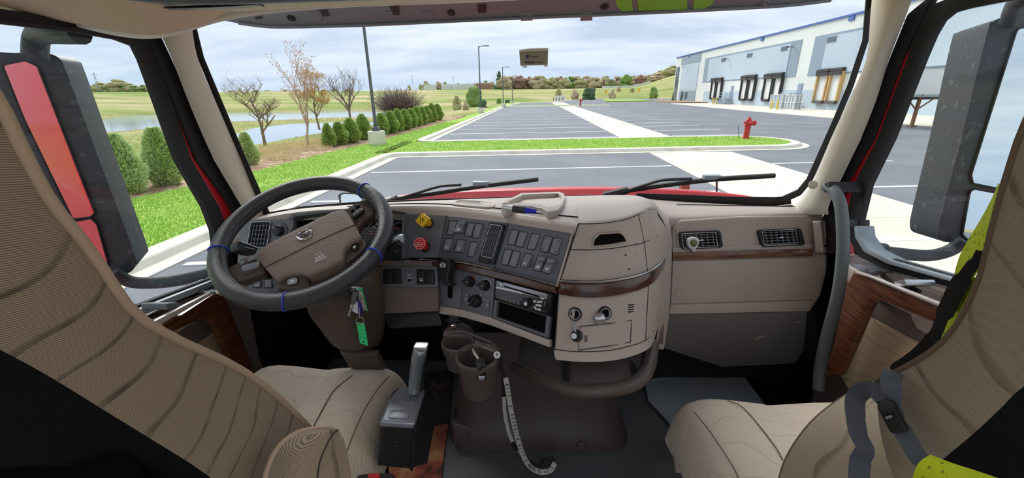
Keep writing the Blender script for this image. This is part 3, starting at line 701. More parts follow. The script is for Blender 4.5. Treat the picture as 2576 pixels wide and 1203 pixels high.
lamp(1266, 270, 169, 1264, 'third lamp post along the lawn')
lamp(1289, 262, 191, 1288, 'fourth and farthest lamp post along the lawn')
def hydrant(px, py, h, lb, s=1.0):
    b = G(px, py, LW); r = thing('fire_hydrant', lb, 'hydrant', b, 'fire hydrants on the islands')
    mb = MB(); mb.lathe(b, (0, 0, 1), [(.19, -.05), (.19, .05), (.14, .06), (.14, .58 * h), (.19, .6 * h), (.19, .64 * h), (.15, .66 * h), (.15, .82 * h), (.12, .9 * h), (.05, .95 * h), (.04, h)], 16); mb.build('barrel', 'hydrant_red', r)
    mb = MB(); mb.lathe(b + V((.1, -.02, .72 * h)), (1, -.15, 0), [(.1, 0), (.1, .14), (.14, .15), (.14, .22), (.05, .24), (.03, .3)], 14); mb.build('hose_cap', 'hydrant_red', r)
    mb = MB(); mb.lathe(b + V((0, -.1, .72 * h)), (.2, -1, 0), [(.08, 0), (.08, .12), (.1, .13), (.1, .18), (.03, .2)], 14); mb.build('side_cap', 'hydrant_red', r)
    mb = MB(); mb.tube([b + V((-.12, -.02, .72 * h)), b + V((-.26, -.02, .75 * h))], .05, 8); mb.build('valve_nut', 'hydrant_red', r)
    if s == 1.0: mb = MB(); mb.tube([b + V((-.35, 0, 0)), b + V((-.5, 0, .62 * h))], .015, 5); mb.build('marker_rod', 'chain_dark', r)
hydrant(1876, 349, 1.12, 'red fire hydrant on the near grass island')
hydrant(1460, 266, 1.3, 'small distant red fire hydrant on the far island', .5)

# ------------------------------------------------------------------ warehouse (long wall at x = 38.5, roof at 11 m)
BX = 38.5
PW = PL((BX, 0, 0), (BX, 10, 0), (BX, 0, 10)); 
def c2(x, y): return (1200 + x / 2.506, 40 + y / 2.506)
def c6(x, y): return (1680 + x / 4.954, 140 + y / 4.954)
def wall_pts(poly): return [PW.p(x, y) for x, y in poly]
wh = thing('warehouse', 'long white and grey blue warehouse with loading docks at right', 'building', (BX, 60, 0))
YF = 121.5
mb = MB(); mb.box((BX + 30, (YF - 40) / 2, 5.35), 60, YF + 40, 11.1); mb.build('walls', 'wall_white', wh)
mb = MB(); mb.box((BX + 30, (YF - 40) / 2, 11.0), 60.4, YF + 40.4, 0.22); cp = mb.build('roof_coping', 'coping_blue', wh)
for y in (57.5, 78.0, 112):
    mb = MB(); mb.box((BX + .1, y, 10.75), 0.5, 0.9, 0.75); mb.build('scupper', 'coping_blue', wh)
def wpanel(name, y0, y1, z0, z1, h, m, parent=wh):
    mb = MB(); mb.box((BX - h / 2, (y0 + y1) / 2, (z0 + z1) / 2), h, abs(y1 - y0), z1 - z0); return mb.build(name, m, parent)
def yz(px, py): p = PW.p(px, py); return p.y, p.z
wpanel('grey_panel', yz(*c2(1438, 300))[0], yz(*c2(2028, 280))[0], 4.35, 9.35, 0.06, 'wall_grey_blue')
wpanel('pale_panel', yz(*c2(1466, 300))[0], yz(*c2(1962, 300))[0], 4.55, 9.05, 0.12, 'wall_pale_blue')
wpanel('grey_panel', yz(*c2(2105, 280))[0], 12, 4.35, 9.35, 0.06, 'wall_grey_blue')
wpanel('pale_panel', yz(*c2(2185, 280))[0], 14, 4.55, 9.05, 0.12, 'wall_pale_blue')
wpanel('base_band', 100, -40, 0, 2.5, 0.05, 'wall_pale_blue')
wpanel('pale_panel', 6, -38, 3.4, 9.3, 0.12, 'wall_pale_blue')
ya, yb = 120.6, 104.5
wpanel('grey_panel', 117.5, yb, 8.9, 10.8, 0.08, 'wall_grey_blue')
wpanel('pale_panel', 116.5, 105, 3.0, 8.7, 0.1, 'wall_pale_blue')
wpanel('grey_panel', 116.5, 105, 0, 2.7, 0.08, 'wall_grey_blue')
wpanel('corner_glass', 120.8, 118.4, 0.2, 8.6, 0.1, 'window_dark')
for y in (114.5, 111.8): wpanel('window', y, y - 1.5, 0.6, 2.3, 0.12, 'window_dark')
for q in ((1547, 266, 1571, 288), (1709, 236, 1738, 260), (1925, 193, 1962, 219), (2217, 132, 2270, 164)):
    a, b = yz(*c2(q[0], q[1])), yz(*c2(q[2], q[3])); f = wpanel('window', a[0], b[0], b[1], a[1], 0.16, 'steel_grey'); mb = MB(); mb.box((BX - .17, (a[0] + b[0]) / 2, (a[1] + b[1]) / 2), .04, abs(a[0] - b[0]) - .2, a[1] - b[1] - .2); mb.build('pane', 'window_dark', f)
for px, py in ((1590, 272), (2000, 196), (1322, 322)):
    y, z = yz(*c2(px, py)); mb = MB(); mb.tube([(BX, y, z), (BX - .9, y, z + .05)], .05, 6); mb.box((BX - 1.0, y, z), .5, .35, .12); mb.build('wall_lamp', 'pole_dark', wh)
docks = [((556, 355), (615, 348), (604, 505), (549, 498)), ((622, 350), (690, 343), (672, 515), (612, 505)), ((932, 325), (1014, 318), (1000, 512), (918, 505)), ((1020, 318), (1110, 314), (1088, 512), (1010, 512)),
         ((1220, 308), (1325, 302), (1310, 515), (1202, 510)), ((1335, 300), (1447, 292), (1425, 500), (1318, 500)), ((1885, 262), (2035, 252), (1985, 520), (1848, 505)), ((2045, 252), (2200, 245), (2160, 520), (2010, 510))]
yc = []
for i, q in enumerate(docks):
    a = yz(*c6(*[(q[0][k] + q[3][k]) / 2 for k in (0, 1)])); b = yz(*c6(*[(q[1][k] + q[2][k]) / 2 for k in (0, 1)])); y0, y1 = a[0], b[0]
    zt = (yz(*c6(*q[0]))[1] + yz(*c6(*q[1]))[1]) / 2; zb = 1.15
    yc.append((y0, y1, zt, i))
yc += [(30.5, 27.6, 4.75, 9), (26.9, 24.0, 4.75, 10)]
for y0, y1, zt, i in yc:
    zt = 4.75; zb = 1.15; r = bpy.data.objects.new('loading_dock', None); COL.objects.link(r); r.location = (BX, y0, 0); par(r, wh)
    w0 = abs(y0 - y1); sm = 'seal_black' if i < 6 else 'seal_tan'
    mb = MB(); mb.box((BX - .1, (y0 + y1) / 2, (zt + zb) / 2), .16, w0 - .2, zt - zb); mb.build('dock_door', 'dock_white', r)
    for s in (y0 - .14, y1 + .14): mb = MB(); mb.prism([(BX - .45, s - .11, zb), (BX, s - .15, zb), (BX, s + .15, zb), (BX - .45, s + .11, zb)], (0, 0, zt - zb)); mb.build('side_seal', sm, r)
    mb = MB(); mb.prism([(BX, y0, zt - .05), (BX - .6, y0, zt - .05), (BX - .6, y0, zt + .25), (BX, y0, zt + .42)], (0, y1 - y0, 0)); mb.prism([(BX - .5, y0, zt - .5), (BX - .6, y0, zt - .5), (BX - .6, y0, zt), (BX - .5, y0, zt)], (0, y1 - y0, 0)); mb.build('head_seal', 'seal_black', r)
    mb = MB(); mb.box((BX - .25, (y0 + y1) / 2, zb - .18), .5, w0 * .8, .36); mb.build('dock_bumper', 'seal_black' if i < 6 else 'trailer_dark', r)
# stairs and doors
for (px, d0, d1, z0) in (((800, 440), 0, 0, 0), ((1645, 430), 0, 0, 0)):
    y = yz(*c6(*px))[0]; w2 = 1.1
    st = bpy.data.objects.new('door_landing', None); COL.objects.link(st); st.location = (BX, y, 0); par(st, wh)
    wdo = wpanel('steel_door', y + .5, y - .5, 1.25, 3.4, .1, 'wall_grey_blue', st)
    mb = MB(); mb.box((BX - .8, y + .5, 1.1), 1.6, 2.6, .14); mb.build('platform', 'steel_grey', st)
    for k in range(6): mb = MB(); mb.box((BX - .8, y + 2.0 + k * .3, 0.95 - k * .17), 1.3, .3, .05); mb.build('step', 'steel_grey', st)
    mb = MB()
    for xx in (BX - 1.55, BX - .15):
        mb.tube([(xx, y - .8, 2.15), (xx, y + 1.8, 2.15), (xx, y + 3.7, 1.05)], .03, 5); mb.tube([(xx, y - .8, 1.65), (xx, y + 1.8, 1.65), (xx, y + 3.7, .55)], .025, 5)
        for a, b, c in ((y - .8, 0, 2.15), (y + .5, 1.1, 2.15), (y + 1.8, 0, 2.15), (y + 3.7, 0, 1.05)): mb.tube([(xx, a, b), (xx, a, c)], .03, 5)
    mb.build('railing', 'steel_grey', st)
for i, (cx_, t, b) in enumerate(((565, 495, 552), (605, 490, 555), (1305, 492, 572), (1375, 488, 574))):
    p = PX(*c6(cx_, b), 35.5) if i < 2 else PX(*c6(cx_, b), 33.5); p.z = 0.03
    mb = MB(); mb.lathe(p, (0, 0, 1), [(.11, 0), (.11, 1.15), (.06, 1.22)], 10); o = mb.build('safety_bollard', 'bollard_yellow')
    tag(o, ['yellow bollard by the far dock stairs, left of the pair', 'yellow bollard by the far dock stairs, right of the pair', 'yellow bollard before the left white cage', 'yellow bollard at the right end of the left white cage'][i], 'bollard', 'yellow bollards at the docks')
for i, (xa, xb, t, b) in enumerate(((1275, 1420, 458, 570), (1468, 1578, 456, 574))):
    A = PX(*c6(xa, b), 34.3); B = PX(*c6(xb, b), 34.3); A.z = B.z = .03; Hh = 1.9
    r = thing('steel_cage', ['left white steel cage standing before the docks', 'right white steel cage standing beside the dock landing'][i], 'cage', A, 'white steel cages at the docks')
    wdt = abs(A.y - B.y); y1 = min(A.y, B.y)
    for xx in (34.3, 35.3):
        mb = MB()
        for k in range(4): mb.box((xx, y1 + wdt * k / 3, .03 + Hh / 2), .09, .09, Hh)
        for z in (.08, Hh * .5, Hh): mb.box((xx, y1 + wdt / 2, z), .08, wdt, .08)
        mb.build('cage_frame', 'dock_white', r)
        for k in range(3): mb = MB(); mb.box((xx + .03, y1 + wdt * (k + .5) / 3, .03 + Hh / 2), .02, wdt / 3 - .1, Hh - .1); mb.build('mesh_panel', 'steel_grey', r)
# trailer backed into a dock (seen in the right side window)
TX = 24.3; a = PX(2268, 168, TX); TY = a.y; TT = a.z; tb = PX(2268, 243, TX).z
tr = thing('semi_trailer', 'white semi trailer backed to the docks in the right side window', 'trailer', (TX, TY, 0))
mb = MB(); mb.box(((TX + BX - .6) / 2, TY + 1.3, (TT + tb) / 2), BX - .6 - TX, 2.6, TT - tb); mb.build('box_body', 'trailer_white', tr, bevel=.04)
mb = MB(); mb.box(((TX + BX - .6) / 2, TY - .02, tb + .03), BX - .6 - TX, .06, .16); mb.box(((TX + BX - .6) / 2, TY - .02, TT - .06), BX - .6 - TX, .06, .12); mb.build('side_rail', 'steel_grey', tr)
for k in range(11): mb = MB(); mb.box((TX + .6 + k * 1.25, TY - .06, tb + .05), .12, .03, .06); mb.build('marker_light', 'hydrant_red', tr)
mb = MB(); mb.box(((TX + BX) / 2, TY + 1.3, tb - .12), BX - .8 - TX, 1.1, .24); mb.build('chassis', 'trailer_dark', tr)
for s in (.5, 2.1):
    mb = MB(); mb.box((TX + 2.2, TY + s, tb / 2), .16, .16, tb); mb.box((TX + 2.2, TY + s, .05), .4, .4, .1); mb.tube([(TX + 2.2, TY + s, tb * .55), (TX + 3.2, TY + s, tb - .1)], .05, 5); mb.tube([(TX + 2.2, TY + s, tb * .55), (TX + 1.3, TY + s, tb - .1)], .05, 5); mb.build('landing_leg', 'rust', tr)
mb = MB(); mb.prism([(TX + 4.5, TY, tb - .15), (TX + 12.5, TY, tb - .15), (TX + 12.1, TY, .45), (TX + 5.2, TY, .45)], (0, .05, 0)); mb.build('side_skirt', 'trailer_white', tr)
for k in range(2):
    for s in (.35, 2.25): mb = MB(); mb.lathe((TX + 11 + k * 1.3, TY + s - .15, .5), (0, 1, 0), [(.3, 0), (.5, .02), (.5, .28), (.3, .3)], 18); mb.build('wheel', 'seal_black', tr)
# far things beyond the meadow
def farbox(name, label, cat, px0, px1, top, base, dist, m, rm=None, gable=False, dep=12):
    a, b = D(px0, base, dist), D(px1, base, dist); zt = D(px0, top, dist).z; r = thing(name, label, cat, (a.x, a.y, hz(a.x, a.y))); z0 = min(hz(a.x, a.y), hz(b.x, b.y)) - .5
    n_ = V((FW.x, FW.y, 0)).normalized() * dep
    mb = MB(); mb.prism([(a.x, a.y, z0), (b.x, b.y, z0), (b.x + n_.x, b.y + n_.y, z0), (a.x + n_.x, a.y + n_.y, z0)], (0, 0, zt - z0)); mb.build('walls', m, r)
    mb = MB()
    if gable:
        h = (zt - z0) * .35; mid = V(((a.x + b.x) / 2, (a.y + b.y) / 2, zt + h)); e = V(((b.x - a.x), (b.y - a.y), 0)) * .06
        mb.prism([V((a.x, a.y, zt)) - e, V((b.x, b.y, zt)) + e, mid], n_)
    else: mb.prism([(a.x, a.y, zt), (b.x, b.y, zt), (b.x + n_.x, b.y + n_.y, zt), (a.x + n_.x, a.y + n_.y, zt)], (0, 0, .5))
    mb.build('roof', rm or m, r)
    return r
farbox('far_shed', 'long low white shed on the skyline, leftmost of three', 'shed', 1066, 1095, 215, 221, 320, 'wall_white', 'dock_white')
farbox('far_shed', 'long low white shed on the skyline, middle of three', 'shed', 1110, 1136, 214, 221, 318, 'wall_white', 'dock_white')
farbox('far_shed', 'long low white shed on the skyline, rightmost of three', 'shed', 1143, 1190, 213.5, 221, 316, 'wall_white', 'dock_white')
farbox('brick_building', 'red brick building with pale bands left of the spruce', 'building', 1198, 1236, 210, 221, 305, 'brick_red', 'dock_white')
farbox('far_house', 'grey house on the hill among the far trees', 'house', 1630, 1655, 207, 214, 270, 'wall_white', 'roof_grey', True)
farbox('far_shed', 'white shed on the left skyline behind the bare trees', 'shed', 655, 692, 231, 237, 290, 'dock_white', 'wall_white')
for i in range(5):
    x = 1515 + i * 24; a, b = D(x, 219 - i * 1.2, 262), D(x + 23, 218 - i * 1.2, 262); mb = MB(); z0 = hz(a.x, a.y)
    mb.prism([(a.x, a.y, z0 - .3), (b.x, b.y, hz(b.x, b.y) - .3), (b.x, b.y, hz(b.x, b.y) + 1.3), (a.x, a.y, z0 + 1.3)], (0, .3, 0)); o = mb.build('roadside_barrier', 'dock_white'); tag(o, 'section of low white barrier below the far hill trees', 'barrier', 'white barrier along the far road')
for px, top, lb in ((1039, 190, 'tall thin utility pole on the far left skyline'), (1141, 192, 'thin utility pole on the skyline above the far sheds'), (1243, 193, 'thin utility pole just left of the spruce'), (1385, 200, 'pale utility pole before the far tree line')):
    a = D(px, 222, 280); z0 = hz(a.x, a.y) - .3; zt = D(px, top, 280).z; r = thing('utility_pole', lb, 'utility pole', (a.x, a.y, z0)); mb = MB(); mb.tube([(a.x, a.y, z0), (a.x, a.y, zt)], .13, 6); mb.build('pole', 'steel_grey', r); mb = MB(); mb.box((a.x, a.y, zt - .6), 2.0, .15, .15); mb.build('crossarm', 'steel_grey', r)
a = D(255, 245, 230); zt = D(248, 182, 230).z; z0 = hz(a.x, a.y) - .3; r = thing('lattice_pylon', 'faint lattice pylon above the tree belt in the left side window', 'pylon', (a.x, a.y, z0)); mb = MB()
for s in (-1, 1): mb.tube([(a.x + s * 1.2, a.y, z0), (a.x, a.y, zt)], .1, 4)
for k in range(5): z = z0 + (zt - z0) * k / 5; w2 = 1.2 * (1 - k / 5); mb.tube([(a.x - w2, a.y, z), (a.x + w2 * .8, a.y, z + (zt - z0) / 5)], .07, 4)
mb.build('lattice', 'steel_grey', r); mb = MB(); mb.box((a.x, a.y, zt - 1.4), 3.4, .15, .2); mb.build('crossarm', 'steel_grey', r)
for i, (px, py) in enumerate(((1523, 248), (1606, 244))):
    a = G(px, py, 0); a = D(px, py, 165); z0 = min(hz(a.x, a.y), a.z); r = thing('warning_sign', ['yellow diamond road sign, left of the two at the lot end', 'yellow diamond road sign, right of the two at the lot end'][i], 'sign', (a.x, a.y, z0)); zt = D(px, py - 20, 165).z
    mb = MB(); mb.tube([(a.x, a.y, z0 - .2), (a.x, a.y, zt)], .05, 5); mb.build('post', 'steel_grey', r); c = V((a.x, a.y - .06, zt - .5)); mb = MB(); mb.prism([c + V((0, 0, .75)), c + V((-.75, 0, 0)), c + V((0, 0, -.75)), c + V((.75, 0, 0))], (0, .03, 0)); mb.build('sign_plate', 'sign_yellow', r)
a, b = D(1396, 252, 150), D(1420, 252, 150); zt = D(1396, 241, 150).z; z0 = min(hz(a.x, a.y), a.z) - .1
r = thing('white_screen_wall', 'small white screen wall at the end of the walkway', 'wall', (a.x, a.y, z0)); mb = MB(); mb.prism([(a.x, a.y, z0), (b.x, b.y, z0), (b.x, b.y, zt), (a.x, a.y, zt)], (0, .3, 0)); mb.build('panel', 'dock_white', r)
for s in (0, 1): mb = MB(); mb.box(((a.x, b.x)[s], a.y - .05, (z0 + zt) / 2), .25, .3, zt - z0 + .2); mb.build('end_post', 'dock_white', r)
for k, x in enumerate((1392, 1399, 1407, 1415)): ftree('far_dark', x, 254, 243, 147, .5, f'slim dark conifer before the white screen wall, {ords[k]} from the left', 'small_conifer', 'slim conifers before the white wall')
a = D(1310, 226, 250); 
# ================================================================== TRUCK CAB: shell, glass, mirrors
mat('trim_beige', rgb(220, 217, 203), 0.6, bump=(500, 0.15, 0.001), spec=0.35)
mat('headliner', rgb(216, 197, 172), 0.9, bump=(300, 0.2, 0.001), spec=0.15)
mat('rubber_black', rgb(44, 44, 46), 0.6, spec=0.35)
mat('rubber_ribbed', rgb(52, 52, 55), 0.75, bump=(180, 0.6, 0.003), spec=0.3)
mat('rubber_grey', rgb(150, 162, 172), 0.45, spec=0.5)
mat('paint_red', rgb(200, 24, 40), 0.4, coat=0.25)
mat('dash_brown', rgb(176, 163, 154), 0.48, bump=(260, 0.22, 0.0015), spec=0.45)
mat('dash_dark', rgb(104, 93, 88), 0.55, bump=(260, 0.2, 0.0015), spec=0.4)
mat('black_plastic', rgb(34, 35, 38), 0.45, bump=(500, 0.1, 0.0005), spec=0.4)
mat('panel_grey', rgb(98, 102, 110), 0.36, bump=(600, 0.08, 0.0005), spec=0.45)
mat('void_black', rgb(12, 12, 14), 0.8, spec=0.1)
mat('floor_rubber', rgb(92, 96, 99), 0.6, bump=(120, 0.5, 0.003), spec=0.35)
mat('handle_grey', rgb(106, 114, 118), 0.5, spec=0.4)
mat('silver', rgb(196, 200, 206), 0.3, 0.85)
mat('chrome', rgb(225, 228, 232), 0.08, 1.0)
mat('mirror_glass', rgb(226, 232, 232), 0.02, 1.0)
mat('mirror_shell', rgb(62, 66, 70), 0.55, var=(40, rgb(104, 108, 112), 0.58, 0.78), spec=0.4)
mat('visor_grey', rgb(122, 125, 133), 0.5, spec=0.4)
mat('tape_black', rgb(20, 20, 22), 0.5)
mat('tag_green', rgb(128, 190, 60), 0.6)
woodmat('wood_trim', rgb(106, 62, 40), rgb(58, 32, 22), sc=(6, 6, 80))
glassmat('windshield_glass', (0.97, 0.985, 0.985, 1), 0.35)
glassmat('side_glass', (0.95, 0.975, 0.97, 1), 0.22)
FAB = fabricmat('door_cloth', rgb(170, 148, 122), rgb(158, 136, 110), rgb(112, 94, 78), rib=1500, ribdir=(0, 0.3, 1), nscale=5, nlines=4.5, wid=0.05, ldir=(0, 6, 22))
def node(name, label):
    o = bpy.data.objects.new(name, None); COL.objects.link(o); return struct(o, label)
FZ = 1.2
# floor and firewall
mb = MB(); mb.box((0, 0.45, FZ - 0.04), 2.36, 3.1, 0.08); struct(mb.build('floor', 'floor_rubber', bevel=.005), 'black rubber floor of the cab')
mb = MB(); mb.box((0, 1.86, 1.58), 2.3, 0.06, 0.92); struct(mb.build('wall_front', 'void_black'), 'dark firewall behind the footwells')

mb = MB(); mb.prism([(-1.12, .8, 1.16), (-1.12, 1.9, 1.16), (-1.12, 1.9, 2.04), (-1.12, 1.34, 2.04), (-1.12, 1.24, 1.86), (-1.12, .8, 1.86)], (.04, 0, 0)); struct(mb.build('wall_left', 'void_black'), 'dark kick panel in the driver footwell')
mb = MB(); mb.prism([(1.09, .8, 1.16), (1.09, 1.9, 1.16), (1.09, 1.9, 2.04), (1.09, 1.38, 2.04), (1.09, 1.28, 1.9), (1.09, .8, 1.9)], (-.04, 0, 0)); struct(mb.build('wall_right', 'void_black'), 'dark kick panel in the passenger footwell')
sb = node('trim_3', 'red painted cab sides behind the doors, seen in the mirrors')
for x_, s_ in ((-1.2, -1), (1.2, 1)):
    mb = MB(); mb.box((x_, -1.6, 2.3), .03, 3.3, 2.7); mb.build('side_skin', 'paint_red', sb, bevel=.01)
    mb = MB(); mb.box((x_ - s_ * .022, -1.6, 2.3), .01, 3.3, 2.7); mb.build('side_lining', 'headliner', sb)
    mb = MB(); mb.prism([(x_, .05, 1.0), (x_, 1.28, 1.0), (x_, 1.28, 1.8), (x_, .95, 1.86), (x_, .05, 1.94)], (-s_ * .03, 0, 0)); mb.build('door_skin', 'paint_red', sb, bevel=.008)
# ---- left door
d1 = node('door_1', 'driver door with wood trim, armrest pocket and side window')
XL = -1.08; PLd = PL((XL - 0.02, 0, 0), (XL - 0.02, 1, 0), (XL - 0.02, 0, 1))
outl = [(-150, -10), (0, 22), (200, 48), (330, 82), (380, 105), (398, 150), (430, 250), (482, 401), (551, 520), (577, 585), (592, 690), (560, 722), (290, 812), (-150, 962)]
inl = [(-150, 40), (0, 57), (200, 80), (300, 98), (345, 115), (362, 150), (398, 250), (451, 401), (519, 520), (541, 580), (552, 672), (535, 700), (300, 788), (-150, 932)]
mb = MB(); mb.frame(PLd, outl, inl, 0.008, 0.03); mb.build('window_seal', 'rubber_black', d1, bevel=.006)
mb = MB(); mb.frame(PLd, inset(inl, -10), inset(inl, 2), 0.02, 0.036); mb.build('inner_gasket', 'rubber_ribbed', d1, bevel=.003)
mb = MB(); mb.pp(PLd, inset(inl, -8), 0.004, 0.008); gl = mb.build('window_pane', 'side_glass', d1, smooth=0)
mb = MB(); mb.pp(PLd, [(240, 822), (545, 702), (552, 714), (240, 845)], 0.0, 0.05); mb.build('sill_strip', 'rubber_grey', d1, bevel=.004)
PLb = PL((XL + 0.05, 0, 0), (XL + 0.05, 1, 0), (XL + 0.05, 0, 1))
mb = MB(); mb.pp(PLb, [(200, 880), (340, 820), (545, 735), (620, 720), (655, 900), (690, 1000), (640, 1120), (200, 1180)], -0.12, -0.02); mb.build('door_body', 'dash_dark', d1, bevel=.01)
# armrest ledge with pocket
PAL = PL(PX(240, 850, XL - 0.0), PX(545, 716, XL - 0.0), PX(376, 826, XL + 0.11))
ledge = [(230, 856), (330, 812), (440, 764), (545, 718), (560, 735), (527, 742), (376, 828), (240, 905)]
hole = [(255, 870), (330, 822), (400, 778), (469, 743), (500, 744), (490, 757), (376, 814), (262, 885)]
mb = MB(); mb.frame(PAL, ledge, hole, -0.05, 0.0); mb.build('armrest_ledge', 'dash_brown', d1, bevel=.004)
mb = MB(); mb.pp(PAL.off(-0.05), inset(ledge, 6), -0.012, 0.0); mb.build('pocket_floor', 'dash_dark', d1)
mb = MB(); mb.pp(PLb, [(362, 822), (470, 766), (527, 738), (541, 739), (378, 834), (350, 846)], 0.07, 0.084); mb.build('armrest_edge_highlight', mat('ledge_highlight', rgb(190, 180, 174), .3, coat=.3), d1, bevel=.006)  # pale strip: the highlight on the armrest edge is put into its colour
mb = MB(); mb.pp(PLb, [(300, 905), (378, 834), (460, 790), (541, 738), (565, 745), (610, 850), (650, 960), (600, 948), (570, 880), (545, 825), (531, 806), (512, 802), (446, 831), (380, 872), (310, 930)], 0.055, 0.078); mb.build('wood_trim', 'wood_trim', d1, bevel=.006)
mb = MB(); mb.pp(PLb, [(310, 928), (380, 872), (446, 832), (512, 803), (530, 806), (544, 826), (536, 840), (478, 880), (400, 940)], -0.03, 0.012); mb.build('upper_panel', 'dash_dark', d1, bevel=.005)
mb = MB(); mb.pp(PLb, [(400, 940), (478, 881), (536, 840), (546, 832), (596, 935), (620, 1000), (420, 1080)], -0.03, 0.018); mb.build('cloth_panel', FAB, d1, bevel=.008)
lv = bpy.data.objects.new('door_handle', None); COL.objects.link(lv); par(lv, d1)
mb = MB(); mb.pp(PLb, rq([(417, 764), (449, 761), (456, 770), (455, 779), (421, 781)], .25), 0.0, .07); mb.build('lever', 'handle_grey', lv, bevel=.003)
mb = MB(); mb.tube([PLb.p(424, 795, .02), PLb.p(436, 784, .04), PLb.p(446, 778, .05)], .008, 8); mb.build('lever_arm', 'black_plastic', lv)
sw = bpy.data.objects.new('window_switch_pad', None); COL.objects.link(sw); par(sw, d1)
mb = MB(); mb.pp(PAL, [(477, 733), (517, 717), (542, 733), (527, 741)], -.002, .006); mb.build('pad', 'panel_grey', sw, bevel=.001)
for q in ([(488, 732), (508, 724), (516, 730), (504, 734)], [(509, 735), (520, 731), (534, 733), (524, 739)], [(512, 722), (518, 720), (524, 725), (518, 728)]): mb = MB(); mb.pp(PAL, q, .004, .012); mb.build('switch', 'panel_grey', sw, bevel=.001)

# ---- right door
d2 = node('door_2', 'passenger door with wood trim, armrest pocket and side window')
XR = 1.03; PRd = PL((XR + 0.02, 0, 0), (XR + 0.02, 1, 0), (XR + 0.02, 0, 1))
inr = [(2730, -45), (2576, -8), (2500, 5), (2425, 20), (2385, 32), (2360, 52), (2338, 90), (2315, 145), (2236, 349), (2180, 465), (2160, 550), (2163, 590), (2190, 628), (2240, 652), (2400, 697), (2730, 790)]
outr = [(2730, -90), (2576, -48), (2500, -30), (2400, -10), (2345, 12), (2318, 40), (2300, 85), (2283, 145), (2207, 349), (2147, 465), (2128, 550), (2134, 600), (2160, 645), (2220, 676), (2385, 722), (2730, 820)]
mb = MB(); mb.frame(PRd, outr, inr, 0.008, 0.03); mb.build('window_seal', 'rubber_black', d2, bevel=.006)
mb = MB(); mb.frame(PRd, inset(inr, -10), inset(inr, 2), 0.02, 0.036); mb.build('inner_gasket', 'rubber_ribbed', d2, bevel=.003)
mb = MB(); mb.pp(PRd, inset(inr, -8), 0.004, 0.008); mb.build('window_pane', 'side_glass', d2, smooth=0)
st_o = [(2147, 570), (2150, 598), (2172, 634), (2230, 664), (2390, 709), (2730, 806)]; st_i = [(2158, 568), (2161, 594), (2184, 627), (2238, 655), (2396, 700), (2730, 796)]
mb = MB(); mb.pp(PRd, st_o + st_i[::-1], 0.0, 0.05); mb.build('sill_strip', 'rubber_grey', d2, bevel=.004)
mb = MB(); mb.pp(PRd, [(2128, 553), (2147, 553), (2147, 572), (2129, 572)], 0.0, 0.05); mb.build('corner_clip', 'mirror_shell', d2, bevel=.003)
PRb = PL((XR - 0.05, 0, 0), (XR - 0.05, 1, 0), (XR - 0.05, 0, 1))
mb = MB(); mb.pp(PRb, [(2100, 640), (2150, 660), (2380, 745), (2750, 880), (2750, 1300), (2050, 1300), (2040, 1000), (2085, 800)], -0.12, -0.02); mb.build('door_body', 'dash_dark', d2, bevel=.01)
PAR = PL(PX(2220, 678, XR), PX(2385, 724, XR), PX(2290, 742, XR - 0.11))
ledge = [(2130, 604), (2160, 648), (2220, 678), (2385, 725), (2600, 785), (2600, 872), (2376, 776), (2186, 697), (2148, 682), (2122, 662)]
hole = [(2212, 688), (2222, 687), (2236, 687), (2395, 733), (2590, 788), (2590, 850), (2376, 764), (2252, 716), (2226, 704), (2214, 696)]
mb = MB(); mb.frame(PAR, ledge, hole, -0.05, 0.0); mb.build('armrest_ledge', 'dash_brown', d2, bevel=.004)
mb = MB(); mb.pp(PAR.off(-0.05), inset(ledge, 6), -0.012, 0.0); mb.build('pocket_floor', 'dash_dark', d2)
mb = MB(); mb.pp(PRb, [(2150, 681), (2186, 694), (2376, 769), (2600, 862), (2600, 872), (2376, 779), (2184, 699), (2148, 688)], 0.07, 0.084); mb.build('armrest_edge_highlight', 'ledge_highlight', d2, bevel=.005)  # passenger side edge highlight, likewise painted as a pale strip
mb = MB(); mb.pp(PRb, [(2148, 682), (2186, 699), (2376, 778), (2600, 872), (2600, 915), (2359, 815), (2286, 785), (2233, 762), (2210, 754), (2190, 760), (2178, 781), (2150, 850), (2108, 945), (2070, 945), (2100, 850), (2128, 720)], 0.055, 0.078); mb.build('wood_trim', 'wood_trim', d2, bevel=.006)
mb = MB(); mb.pp(PRb, [(2179, 783), (2190, 762), (2210, 755), (2233, 763), (2286, 786), (2359, 816), (2600, 916), (2600, 1010), (2319, 868), (2181, 795)], -0.03, 0.012); mb.build('upper_panel', 'dash_dark', d2, bevel=.005)
mb = MB(); mb.pp(PRb, [(2285, 788), (2359, 818), (2420, 845), (2400, 862), (2340, 848), (2305, 828), (2292, 805)], 0.0, 0.022); mb.build('pull_cup', 'dash_brown', d2, bevel=.008)
mb = MB(); mb.pp(PRb, [(2181, 795), (2319, 868), (2600, 1010), (2600, 1160), (2180, 1060), (2112, 945), (2150, 870)], -0.03, 0.018); mb.build('cloth_panel', FAB, d2, bevel=.008)
lv = bpy.data.objects.new('door_handle', None); COL.objects.link(lv); par(lv, d2)
mb = MB(); mb.pp(PRb, rq([(2248, 709), (2274, 703), (2278, 708), (2279, 719), (2254, 722)], .25), 0.0, .07); mb.build('lever', 'silver', lv, bevel=.003)
mb = MB(); mb.tube([PRb.p(2270, 722, .05), PRb.p(2290, 726, .035), PRb.p(2312, 736, .03)], .008, 8); mb.build('lever_arm', 'black_plastic', lv)
sw = bpy.data.objects.new('window_switch_pad', None); COL.objects.link(sw); par(sw, d2)
mb = MB(); mb.pp(PAR, [(2137, 662), (2165, 662), (2239, 679), (2186, 691)], -.002, .006); mb.build('pad', 'panel_grey', sw, bevel=.001)
